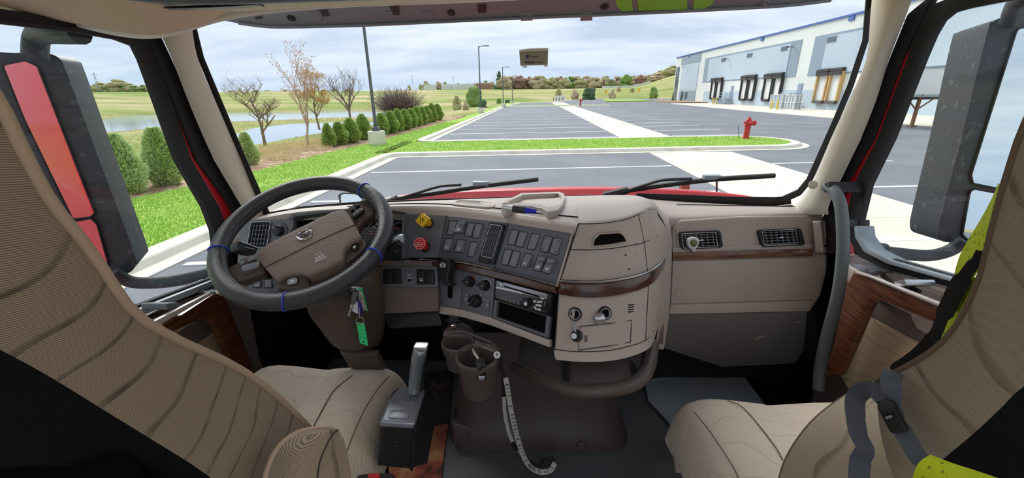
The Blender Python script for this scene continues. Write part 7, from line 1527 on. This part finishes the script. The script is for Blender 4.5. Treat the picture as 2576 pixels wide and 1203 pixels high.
mb.grid(loft(q, 3, 3)); mb.build('armrest', SC1, s1, smooth=180)
mb = MB(); mb.tube(cr(q[0], 4), .004, 6); mb.build('armrest_piping', 'piping', s1); mb = MB(); mb.tube(cr(q[2], 4), .0012, 5); mb.build('armrest_seam', 'seam', s1)
mb = MB(); mb.box((-.64, .72, 1.36), .38, .5, .3); mb.build('pedestal_base', 'void_black', s1, bevel=.02)
mb = MB(); mb.box((-.64, .30, 1.95), .42, .05, .5); mb.build('back_frame', 'void_black', s1, bevel=.01)
mb = MB(); mb.tube([D(342, 1203, .5), D(365, 1165, .5), D(400, 1120, .5)], .003, 6); mb.build('release_bar', 'steel_grey', s1)
s2 = thing('truck_chair', 'tan cloth passenger seat at right with a yellow vest strapped over its back', 'seat', (.66, .7, FZ))
backrest([(2760, -100), (2660, 140), (2576, 322), (2545, 410), (2515, 510), (2492, 600), (2470, 690), (2440, 762), (2400, 830), (2350, 880), (2300, 912), (2250, 938), (2205, 960)],
         [(2780, 830), (2576, 972), (2520, 1025), (2461, 1081), (2415, 1120), (2371, 1157), (2340, 1190), (2310, 1230), (2280, 1280)], .415, .408, .42, .9, s2, SC3, 'piping_dark', .003)
hb = [[D(2204, 958, .80), D(2130, 992, .78), D(2052, 1050, .75), D(2002, 1110, .73), D(1972, 1165, .72), D(1958, 1215, .71), D(1950, 1280, .70)], [D(2215, 962, .78), D(2160, 1005, .745), D(2100, 1065, .71), D(2060, 1125, .69), D(2035, 1180, .68), D(2025, 1230, .67), D(2020, 1290, .66)], [D(2250, 985, .70), D(2220, 1030, .675), D(2180, 1090, .65), D(2150, 1150, .635), D(2130, 1200, .63), D(2120, 1245, .62), D(2115, 1300, .61)], [D(2330, 1010, .62), D(2310, 1060, .605), D(2290, 1110, .595), D(2270, 1170, .585), D(2260, 1220, .58), D(2250, 1260, .57), D(2240, 1310, .56)], [D(2420, 1120, .57), D(2400, 1140, .56), D(2380, 1160, .555), D(2360, 1200, .55), D(2345, 1240, .545), D(2330, 1290, .54), D(2320, 1340, .53)]]
mb = MB(); mb.grid(loft(hb, 3, 3)); mb.build('hip_bolster', SC3, s2, smooth=180); mb = MB(); mb.tube(cr(hb[0], 4), .0016, 5); mb.build('bolster_seam', 'piping_dark', s2)
cushion(s2, .43, .9, .42, .965, 1.752, 1, [[(1830, 1008), (1873, 1029), (1943, 1114), (1970, 1158)], [(1745, 1035), (1785, 1085), (1843, 1173), (1862, 1215)]], None)
mb = MB(); mb.box((.66, .68, 1.36), .38, .46, .3); mb.build('pedestal_base', 'void_black', s2, bevel=.02)

# ---- gear selector beside the driver seat
gs = thing('gear_selector', 'silver and black gear selector with upright handle beside the driver seat', 'gear lever', D(1020, 1180, 1.05))
P_ = {k: D(*v) for k, v in dict(tbl=(1000, 976, 1.09), tbr=(1048, 976, 1.09), tfl=(957, 1060, .97), tfr=(1034, 1064, .97), sbr=(1066, 974, 1.095), rfr=(1044, 1068, .975), bfl=(948, 1172, 1.02), bfr=(1034, 1180, 1.02), rbt=(1090, 986, 1.13), rbm=(1103, 1040, 1.16), rbb=(1076, 1168, 1.18)).items()}
mb = MB(); vs_ = [P_[k] for k in ('tbl', 'sbr', 'rfr', 'tfl', 'bfl', 'bfr', 'rbt', 'rbm', 'rbb')] + [D(985, 985, 1.2), D(985, 1150, 1.24)]
mb.add(vs_, [[0, 3, 2, 1], [3, 4, 5, 2], [1, 2, 6], [2, 5, 8, 7, 6], [0, 9, 10, 4, 3], [0, 1, 6, 9], [4, 10, 8, 5], [6, 7, 8, 10, 9]]); mb.build('housing', 'black_plastic', gs, bevel=.007, seg=3)
PGt = PL(P_['tbl'], P_['tfl'], P_['rfr']); mb = MB(); mb.pp(PGt, [(1004, 974), (1064, 974), (1070, 982), (1044, 1066), (955, 1060), (975, 1010)], -.012, .006); mb.build('silver_top', mat('silver_plastic', rgb(150, 156, 166), .32, .5), gs, bevel=.006, seg=3)
mb = MB(); mb.pp(PGt, rq(mp(kL, [(1300, 625), (1320, 618), (1468, 622), (1476, 635), (1455, 685), (1445, 690), (1290, 685), (1284, 672)]), .15, 2), .005, .009); mb.build('release_button', 'silver_plastic', gs, bevel=.002)
text_px('lettering', 'VOLVO', 'silver', PGt, kL(1355, 549), kL(1500, 549), 3.4, gs, h=.0066)
mb = MB(); PGf = PL(P_['tfl'], P_['rfr'], P_['bfl']); mb.pp(PGf, rq(mp(kL, [(1272, 890), (1445, 892), (1445, 958), (1275, 955)]), .1, 2), -.002, .004); mb.build('front_cap', 'black_plastic', gs, bevel=.0015); text_px('lettering', 'L', 'switch_grey', PGf, kL(1352, 930), kL(1362, 930), 3.5, gs, h=.0042)
mb = MB(); mb.tube([P_['rfr'] + V((.002, -.002, 0)), P_['bfr'] + V((.002, -.002, 0))], .004, 8); mb.build('corner_trim', 'black_plastic', gs)
hA = [D(1042, 985, 1.065), D(1044, 960, 1.06), D(1050, 915, 1.03), D(1056, 885, 1.0), D(1059, 874, .99)]
mb = MB(); mb.tube(cr(hA, 4), [(.016, .020)] * 9 + [(.0175, .022)] * 5 + [(.017, .021), (.016, .019), (.013, .016)], 14, flat=(1, .1, 0)); mb.build('handle', mat('handle_silver', rgb(140, 148, 154), .3, .55), gs, smooth=60)
mb = MB(); PH = PL(D(1050, 875, .985), D(1078, 875, .985), D(1045, 960, 1.04)); mb.pp(PH, [(1036, 900), (1046, 882), (1064, 884), (1058, 925), (1050, 962), (1030, 962)], -.004, .0); mb.build('grip_panel', mat('grip_grey', rgb(96, 104, 108), .35, .3), gs, bevel=.003)
mb = MB(); p = D(1060, 872, .985); mb.box(p, .032, .024, .010); mb.build('top_button', 'silver', gs, bevel=.003); mb = MB(); mb.pp(PH, rq([(1060, 896), (1068, 895), (1066, 902), (1058, 903)], .3, 2), 0, .003); mb.build('indicator', 'frost', gs)

# ---- centre pedestal
pe = thing('centre_pedestal', 'dark brown moulded pedestal under the centre of the dashboard', 'pedestal', (.02, 1.45, FZ))
def rrect(x0, x1, y0, y1, r, z, k=5):
    o = []
    for cx_, cy_, a in ((x0 + r, y0 + r, pi), (x1 - r, y0 + r, 1.5 * pi), (x1 - r, y1 - r, 0), (x0 + r, y1 - r, .5 * pi)):
        for i in range(k + 1): t = a + .5 * pi * i / k; o.append(V((cx_ + r * cos(t), cy_ + r * sin(t), z)))
    return o
secs = [rrect(-.345, .40, 1.262, 1.78, .09, FZ - .01), rrect(-.343, .398, 1.263, 1.78, .09, FZ + .012), rrect(-.325, .38, 1.275, 1.78, .09, FZ + .07), rrect(-.315, .37, 1.295, 1.78, .085, FZ + .10), rrect(-.30, .35, 1.315, 1.78, .08, FZ + .25), rrect(-.285, .325, 1.325, 1.78, .08, FZ + .45), rrect(-.27, .30, 1.33, 1.78, .08, FZ + .62)]
mb = MB(); mb.grid(secs, closed_u=True); mb.build('moulding', mat('ped_brown', rgb(80, 71, 66), .42, bump=(260, .15, .001), spec=.5), pe, smooth=40)
p = PY(1463, 1123, 1.262); mb = MB(); mb.lathe(p, (0, -1, .2), [(.02, -.01), (.02, .004), (.017, .005), (.016, .003)], 26); mb.build('fastener_cap', 'ped_brown', pe, smooth=50)
mb = MB(); mb.pp(PL((0, 1.272, FZ), (1, 1.272, FZ), (0, 1.30, FZ + .1)), mp(kI, [(845, 770), (880, 785), (960, 810), (1060, 850), (1180, 915), (1245, 960), (1250, 1000), (1180, 1010), (960, 1010), (860, 940)]), -.03, .012); mb.build('base_flare', 'ped_brown', pe, bevel=.012, seg=3)
# shelf with rail under the pod
sh = thing('dash_shelf', 'dark brown shelf with a rounded rail under the centre pod', 'shelf', D(1500, 950, 1.05))
rl_ = [(1296, 922, 1.16), (1345, 948, 1.08), (1410, 975, 1.01), (1450, 985, .985), (1500, 985, .97), (1560, 978, .975), (1600, 962, .99), (1626, 935, 1.02), (1637, 900, 1.08), (1641, 865, 1.14)]
mb = MB(); mb.tube(cr([D(*p) for p in rl_], 5), .0175, 14); mb.build('rail', 'ped_brown', sh, smooth=60)
fr_ = cr([D(x, y + 2, d + .005) for x, y, d in rl_], 3); bk = [V((p.x * .92 + .02, p.y + .26, p.z + .012)) for p in fr_]; bb = [V((p.x * .9 + .03, 1.36, p.z + .06)) for p in fr_]
mb = MB(); mb.grid([fr_, [a.lerp(b, .5) + V((0, 0, -.012)) for a, b in zip(fr_, bk)], bk, bb], thick=(0, 0, -.012)); mb.build('shelf_plate', 'dash_dark', sh, smooth=60)
for a, b in (((1418, 972, 1.0), (1412, 912, 1.13)), ((1594, 948, 1.0), (1576, 905, 1.13))): p0, p1 = D(*a), D(*b); mb = MB(); mb.prism([p0 + V((0, 0, .0)), p1 + V((0, 0, .02)), p1 + V((0, 0, -.03)), p0 + V((0, 0, -.02))], (.014, 0, 0)); mb.build('gusset', 'black_plastic', sh)
mb = MB(); mb.box((.06, 1.33, 1.80), .62, .06, .16); mb.build('shelf_back', 'void_black', sh)
# cup holder
chd = thing('cup_holder', 'dark brown double cup holder fixed below the dashboard', 'cup holder', D(1190, 900, 1.0))
c1 = D(1201, 897, .985); zc_ = c1.z; c2_ = PZ(1152, 862, zc_)
def cup(c, ro, ri, dep, nm):
    mb = MB(); mb.lathe(c, (0, 0, 1), [(ro * .72, -dep), (ro * .78, -dep * .6), (ro * .93, -.02), (ro, -.004), (ro * .98, .003), ((ro + ri) / 2, .005), (ri, .002), (ri * .96, -.01), (ri * .78, -dep * .85), (0.001, -dep * .86)], 32, cap=False); mb.f.append([len(mb.v) - 32 * 10 + k for k in range(32)][::-1]); return mb.build(nm, 'ped_brown', chd, smooth=50)
cup(c1, .054, .0455, .10, 'near_cup'); cup(c2_, .043, .036, .07, 'far_cup')
mb = MB(); tp = [PZ(x, y, zc_) for x, y in ((1113, 845), (1116, 832), (1128, 818), (1160, 824), (1200, 840), (1246, 862), (1258, 880), (1256, 893), (1238, 884), (1205, 872), (1188, 855), (1165, 840), (1130, 842))]
mb.prism(tp, (0, 0, -.05)); mb.build('back_plate', 'ped_brown', chd, bevel=.006)
mb = MB(); mb.tube(cr([PZ(x, y, zc_ + .006) for x, y in ((1130, 838), (1165, 836), (1200, 848), (1235, 862))], 4), .004, 6); mb.build('back_ridge', 'ped_brown', chd)
mb = MB(); p = PZ(1141, 822, zc_ + .004); mb.lathe(p, (0, 0, 1), [(.009, 0), (.008, .005), (.004, .007)], 14); mb.build('screw', 'chrome', chd)
mb = MB(); mb.tube([D(1160, 850, 1.12), D(1150, 840, 1.25), V((-.16, 1.4, zc_ - .03))], [.04, .05, .06], 10); mb.build('bracket', 'black_plastic', chd)
PN = PL(D(1196, 925, .938), D(1224, 922, .938), D(1200, 955, .945)); mb = MB(); mb.pp(PN, mp(kI, [(1040, 375), (1110, 355), (1108, 470), (1050, 470)]), -.012, .0); mb.build('notch', 'void_black', chd, bevel=.002); mb = MB(); mb.pp(PN, mp(kI, [(1052, 440), (1105, 438), (1098, 468), (1058, 470)]), 0, .004); mb.build('notch_clip', 'silver', chd, bevel=.001)
# key and lanyard
ky = thing('spare_key', 'single car key with black head resting in the cup holder', 'key', D(1205, 915, .95))
PKy = PL(D(1190, 880, .955), D(1220, 930, .925), D(1225, 900, .94)); mb = MB(); mb.pp(PKy, mp(kI, [(1005, 232), (1018, 228), (1062, 300), (1045, 312), (1030, 285), (1015, 270)]), -.002, .001); mb.build('blade', 'key_steel', ky, bevel=.0005)
mb = MB(); mb.pp(PKy, mp(kI, [(1040, 310), (1085, 292), (1112, 345), (1108, 370), (1080, 360), (1062, 392), (1040, 380), (1032, 330)]), -.006, .006); mb.build('head', 'knob_black', ky, bevel=.003)
ly = thing('lanyard', 'black and white lettered lanyard hanging from the cup holder to the floor', 'lanyard', PZ(1345, 1185, FZ))
def ribbon(name, pts, hw, m, par_):
    P3 = cr([D(*p) for p in pts], 6); Hs, Ns = [], []
    for i in range(len(P3)):
        tdir = (P3[min(i + 1, len(P3) - 1)] - P3[max(i - 1, 0)]).normalized(); v = (CAM - P3[i]).normalized(); s = tdir.cross(v).normalized(); Hs.append(s * hw * (P3[i] - CAM).dot(FW) / FPX); Ns.append(s.cross(tdir).normalized())
    mb = MB(); mb.strip(P3, Hs, Ns, .0016); return mb.build(name, m, par_, smooth=60), P3, Hs, Ns
mat('lanyard_white', rgb(206, 208, 200), .75); mat('lanyard_black', rgb(34, 30, 38), .75)
W_, P3, Hs, Ns = ribbon('front_strap', [(1272, 952, 1.02), (1278, 985, 1.08), (1285, 1030, 1.17), (1296, 1080, 1.27), (1307, 1120, 1.36), (1320, 1155, 1.43), (1338, 1178, 1.48), (1362, 1188, 1.51), (1385, 1183, 1.515), (1396, 1165, 1.50)], 6.2, 'lanyard_white', ly)
B_, Q3, Qh, Qn = ribbon('rear_strap', [(1266, 948, 1.03), (1268, 990, 1.11), (1270, 1040, 1.21), (1279, 1085, 1.31), (1291, 1118, 1.39), (1312, 1148, 1.45), (1335, 1168, 1.49), (1360, 1176, 1.52), (1384, 1170, 1.52), (1390, 1155, 1.50), (1376, 1155, 1.50), (1358, 1165, 1.515)], 5.2, 'lanyard_black', ly)
ribbon('rear_strap_light', [(1268, 1000, 1.125), (1270, 1040, 1.205), (1279, 1085, 1.305), (1289, 1112, 1.37)], 4.6, 'lanyard_white', ly)
ribbon('neck_band', [(1240, 895, .95), (1250, 888, .955), (1258, 900, .965), (1262, 925, .99), (1268, 950, 1.02)], 5.0, 'lanyard_black', ly)
def letters(txt, P3, Hs, Ns, i0, i1, m, flip=False):
    seg_ = P3[i0:i1]; n = len(txt); L_ = [0]
    for a, b in zip(seg_, seg_[1:]): L_.append(L_[-1] + (b - a).length)
    for k, ch_ in enumerate(txt):
        if ch_ == ' ': continue
        t = L_[-1] * (k + .5) / n; j = 0
        while j < len(L_) - 2 and L_[j + 1] < t: j += 1
        p = seg_[j].lerp(seg_[j + 1], (t - L_[j]) / max(1e-9, L_[j + 1] - L_[j])); x = (seg_[j + 1] - seg_[j]).normalized(); nn = Ns[i0 + j] if Ns[i0 + j].dot(CAM - p) > 0 else -Ns[i0 + j]; y = nn.cross(x); sz = Hs[i0 + j].length * 1.9
        text('letter', ch_, m, p + nn * .0012, x, y, sz, ly, sx=min(1.0, (L_[-1] / n) / sz * 1.35))
letters('NETS', P3, Hs, Ns, 2, 9, 'lanyard_black'); letters('BROOKLYN NETS', P3, Hs, Ns, 13, 30, 'lanyard_black'); letters('BROOKLYN NETS', P3, Hs, Ns, 33, 52, 'lanyard_black'); letters('BROOKLYN', Q3, Qh, Qn, 8, 16, 'lanyard_black'); letters('NETS', Q3, Qh, Qn, 18, 24, 'lanyard_black'); letters('NETS', Q3, Qh, Qn, 27, 33, 'ink_white')
for i in (11, 31): 
    p = P3[i]; nn = Ns[i] if Ns[i].dot(CAM - p) > 0 else -Ns[i]; mb = MB(); mb.lathe(p, nn, [(Hs[i].length * .8, 0), (Hs[i].length * .8, .0014)], 14); mb.build('crest', 'lanyard_black', ly); text('letter', 'B', 'ink_white', p + nn * .002, (P3[i + 1] - P3[i]), nn.cross(P3[i + 1] - P3[i]), Hs[i].length * 1.3, ly)
p = D(1250, 893, .945); mb = MB(); mb.lathe(p, CAM - p, [(.008, -.001), (.008, .001)], 16); mb.build('crest', 'lanyard_white', ly); text('letter', 'B', 'lanyard_black', p + (CAM - p).normalized() * .0015, RT, UP, .010, ly)

# ---- mats
def onfloor(name, px, z, th, m, label, cat, bev=.004):
    mb = MB(); mb.prism([PZ(x, y, z) for x, y in px], (0, 0, -th)); o = mb.build(name, m, bevel=bev); return tag(o, label, cat)
mt = thing('floor_mat', 'grey rubber floor mat with raised edges on the passenger side', 'mat', PZ(1700, 1000, FZ))
mq = mp(kM, [(255, 400), (290, 372), (400, 350), (560, 335), (750, 300), (950, 265), (1150, 290), (1500, 330), (1700, 420), (1500, 900), (900, 1300), (800, 1300), (700, 1120), (600, 960), (460, 720), (380, 630), (290, 540)])
mb = MB(); mb.prism([PZ(x, y, FZ + .018) for x, y in mq], (0, 0, -.017)); mb.build('mat_sheet', mat('mat_grey', rgb(156, 166, 172), .5, bump=(140, .25, .002), spec=.4), mt, bevel=.004)
mb = MB(); mb.tube([PZ(x, y, FZ + .02) for x, y in mq], .008, 6, closed=True); mb.build('raised_rim', 'mat_grey', mt)
rg = mat('rug_pattern', rgb(120, 66, 44), .95)
t = rg.node_tree; b_ = t.nodes['Principled BSDF']; tc = t.nodes.new('ShaderNodeTexCoord'); no = t.nodes.new('ShaderNodeTexNoise'); no.inputs['Scale'].default_value = 9; no.inputs['Detail'].default_value = 6; t.links.new(tc.outputs['Object'], no.inputs['Vector'])
r_ = t.nodes.new('ShaderNodeValToRGB'); e = r_.color_ramp.elements; e[0].position = .36; e[0].color = rgb(74, 50, 44); e[1].position = .68; e[1].color = rgb(190, 166, 118); x = e.new(.45); x.color = rgb(148, 72, 62); x = e.new(.55); x.color = rgb(164, 116, 78); t.links.new(no.outputs['Fac'], r_.inputs[0]); t.links.new(r_.outputs[0], b_.inputs['Base Color'])
onfloor('patterned_rug', [(1098, 1068), (1128, 1066), (1118, 1130), (1108, 1230), (940, 1230), (960, 1150)], FZ + .014, .012, 'rug_pattern', 'colourful red and ochre patterned rug beside the gear selector', 'rug')
onfloor('dark_rug', [(1070, 935), (1140, 930), (1128, 1064), (1090, 1066), (1060, 1010)], FZ + .014, .012, mat('rug_dark', rgb(44, 40, 44), .95, var=(14, rgb(96, 74, 70), .5, .7)), 'dark patterned rug strip in the driver footwell', 'rug')
# red belt buckle at the lower edge
bk_ = thing('belt_buckle', 'black seat belt buckle with red button at the lower edge', 'buckle', D(950, 1203, .8))
PBk = PL(D(900, 1200, .8), D(990, 1200, .8), D(950, 1220, .79)); mb = MB(); mb.pp(PBk, rq([(898, 1196), (930, 1191), (985, 1190), (992, 1197), (990, 1260), (895, 1260)], .2, 3), -.03, 0); mb.build('case', 'knob_black', bk_, bevel=.004); mb = MB(); mb.pp(PBk, rq([(926, 1193), (955, 1191), (955, 1203), (924, 1205)], .2, 2), 0, .003); mb.build('button', 'hydrant_red', bk_, bevel=.001)
mb = MB(); mb.tube([PZ(2047, 960, FZ + .05), PZ(2052, 938, FZ + .12)], .01, 8); o = mb.build('door_reflector', 'hydrant_red', bpy.data.objects['door_2'])

# ---- safety vest and its straps on the passenger seat
vm = mat('vest_yellow', rgb(206, 228, 24), .7); t = vm.node_tree; b_ = t.nodes['Principled BSDF']; tc = t.nodes.new('ShaderNodeTexCoord'); vo = t.nodes.new('ShaderNodeTexVoronoi'); vo.inputs['Scale'].default_value = 130; t.links.new(tc.outputs['Object'], vo.inputs['Vector'])
mr = t.nodes.new('ShaderNodeMapRange'); mr.inputs[1].default_value = .18; mr.inputs[2].default_value = .26; t.links.new(vo.outputs['Distance'], mr.inputs[0]); mx = t.nodes.new('ShaderNodeMix'); mx.data_type = 'RGBA'; mx.inputs[6].default_value = rgb(150, 168, 20); mx.inputs[7].default_value = rgb(212, 234, 26); t.links.new(mr.outputs[0], mx.inputs[0]); t.links.new(mx.outputs[2], b_.inputs['Base Color'])
mat('strap_grey', rgb(78, 84, 92), .8, bump=(300, .3, .001)); mat('strap_black', rgb(28, 28, 30), .75)
vst = thing('safety_vest', 'fluorescent yellow mesh safety vest hung over the passenger seat back', 'vest', PX(2400, 800, .5))
def vpatch(rows, name='mesh_panel'):
    mb = MB(); mb.grid(loft(rows, 4, 3), thick=.003); mb.build(name, 'vest_yellow', vst, smooth=60)
vpatch([[PX(2511, 462, .46), PX(2492, 505, .46), PX(2462, 560, .46), PX(2436, 602, .455), PX(2411, 652, .45), PX(2391, 725, .45), PX(2374, 768, .45)], [PX(2530, 462, .435), PX(2512, 520, .435), PX(2496, 585, .435), PX(2478, 640, .435), PX(2450, 680, .435), PX(2420, 735, .435), PX(2395, 780, .435)]])
vpatch([[PX(2432, 705, .445), PX(2405, 755, .445), PX(2382, 800, .445), PX(2352, 850, .445), PX(2320, 890, .445), PX(2296, 914, .44)], [PX(2474, 690, .432), PX(2448, 755, .432), PX(2412, 818, .432), PX(2378, 860, .432), PX(2345, 888, .432), PX(2306, 914, .432)]])
vpatch([[PX(2346, 1152, .37), PX(2400, 1172, .37), PX(2460, 1190, .37), PX(2520, 1210, .37)], [PX(2316, 1172, .36), PX(2370, 1200, .36), PX(2430, 1230, .36), PX(2500, 1260, .36)], [PX(2300, 1215, .36), PX(2340, 1250, .36), PX(2400, 1280, .36), PX(2480, 1300, .36)]], 'lower_panel')
vs2 = bpy.data.objects.new('waist_strap', None); COL.objects.link(vs2); par(vs2, vst)
def xrib(name, pts, hw, m, th=.003):
    P3 = cr([PX(*p) for p in pts], 5); Hs, Ns = [], []
    for i in range(len(P3)):
        td = (P3[min(i + 1, len(P3) - 1)] - P3[max(i - 1, 0)]).normalized(); v = (CAM - P3[i]).normalized(); s = td.cross(v).normalized(); h = hw[min(i // 5, len(hw) - 1)] if isinstance(hw, list) else hw; Hs.append(s * h * (P3[i] - CAM).dot(FW) / FPX); Ns.append(s.cross(td).normalized())
    mb = MB(); mb.strip(P3, Hs, Ns, th); mb.build(name, m, vs2, smooth=60)
xrib('edge_binding', [(2466, 632, .428), (2450, 662, .428), (2421, 702, .428), (2395, 750, .428), (2371, 800, .428), (2347, 850, .428), (2300, 900, .428), (2250, 934, .428)], [8, 12, 17, 16, 11, 14, 15, 10], 'strap_black')
xrib('webbing', [(2246, 938, .40), (2240, 960, .385), (2244, 985, .385), (2240, 1015, .385), (2252, 1050, .385)], 20, 'strap_grey')
xrib('webbing', [(2262, 1070, .385), (2285, 1110, .385), (2308, 1148, .385), (2335, 1180, .385), (2350, 1220, .385)], 20, 'strap_grey')
xrib('webbing_tail', [(2225, 1005, .38), (2200, 982, .38), (2172, 983, .38), (2152, 1005, .38), (2152, 1050, .38), (2160, 1095, .38), (2176, 1130, .38), (2164, 1160, .38), (2160, 1215, .38)], [20, 20, 20, 20, 19, 18, 19, 21, 21], 'strap_grey')
PBu = PL(PX(2205, 1030, .37), PX(2245, 1005, .378), PX(2250, 1090, .376)); bu = bpy.data.objects.new('buckle', None); COL.objects.link(bu); par(bu, vst)
oq = mp(kN, [(305, 845), (330, 805), (385, 812), (462, 962), (452, 972), (385, 982), (370, 968)]); mb = MB(); mb.pp(PBu, oq, -.006, .004); mb.build('frame', 'knob_black', bu, bevel=.003)
for q in ([(318, 862), (385, 845), (400, 872), (330, 892)], [(350, 915), (415, 893), (432, 925), (370, 948)]): mb = MB(); mb.pp(PBu, mp(kN, q), .003, .012); mb.build('bar', 'strap_black', bu, bevel=.004)
mb = MB(); mb.pp(PBu, mp(kN, [(352, 895), (382, 886), (390, 898), (360, 908)]), .003, .005); mb.build('gap', 'dash_brown', bu)

# ------------------------------------------------------------------ labels of look-alikes: tell them apart by their place
ORD = 'first second third fourth fifth sixth seventh eighth ninth tenth eleventh twelfth thirteenth fourteenth fifteenth sixteenth seventeenth eighteenth nineteenth twentieth twenty-first twenty-second twenty-third twenty-fourth twenty-fifth twenty-sixth twenty-seventh twenty-eighth twenty-ninth thirtieth'.split()
same = {}
for o in COL.objects:
    if o.parent is None and 'label' in o and 'category' in o: same.setdefault(o['label'], []).append(o)
for lb, os_ in same.items():
    if len(os_) > 1:
        for i, o in enumerate(sorted(os_, key=lambda q: proj(q.location)[0] if q.type == 'EMPTY' else proj(sum((q.matrix_world @ v.co for v in q.data.vertices), V()) / len(q.data.vertices))[0])):
            o['label'] = f'{lb}, {ORD[i]} such from left'
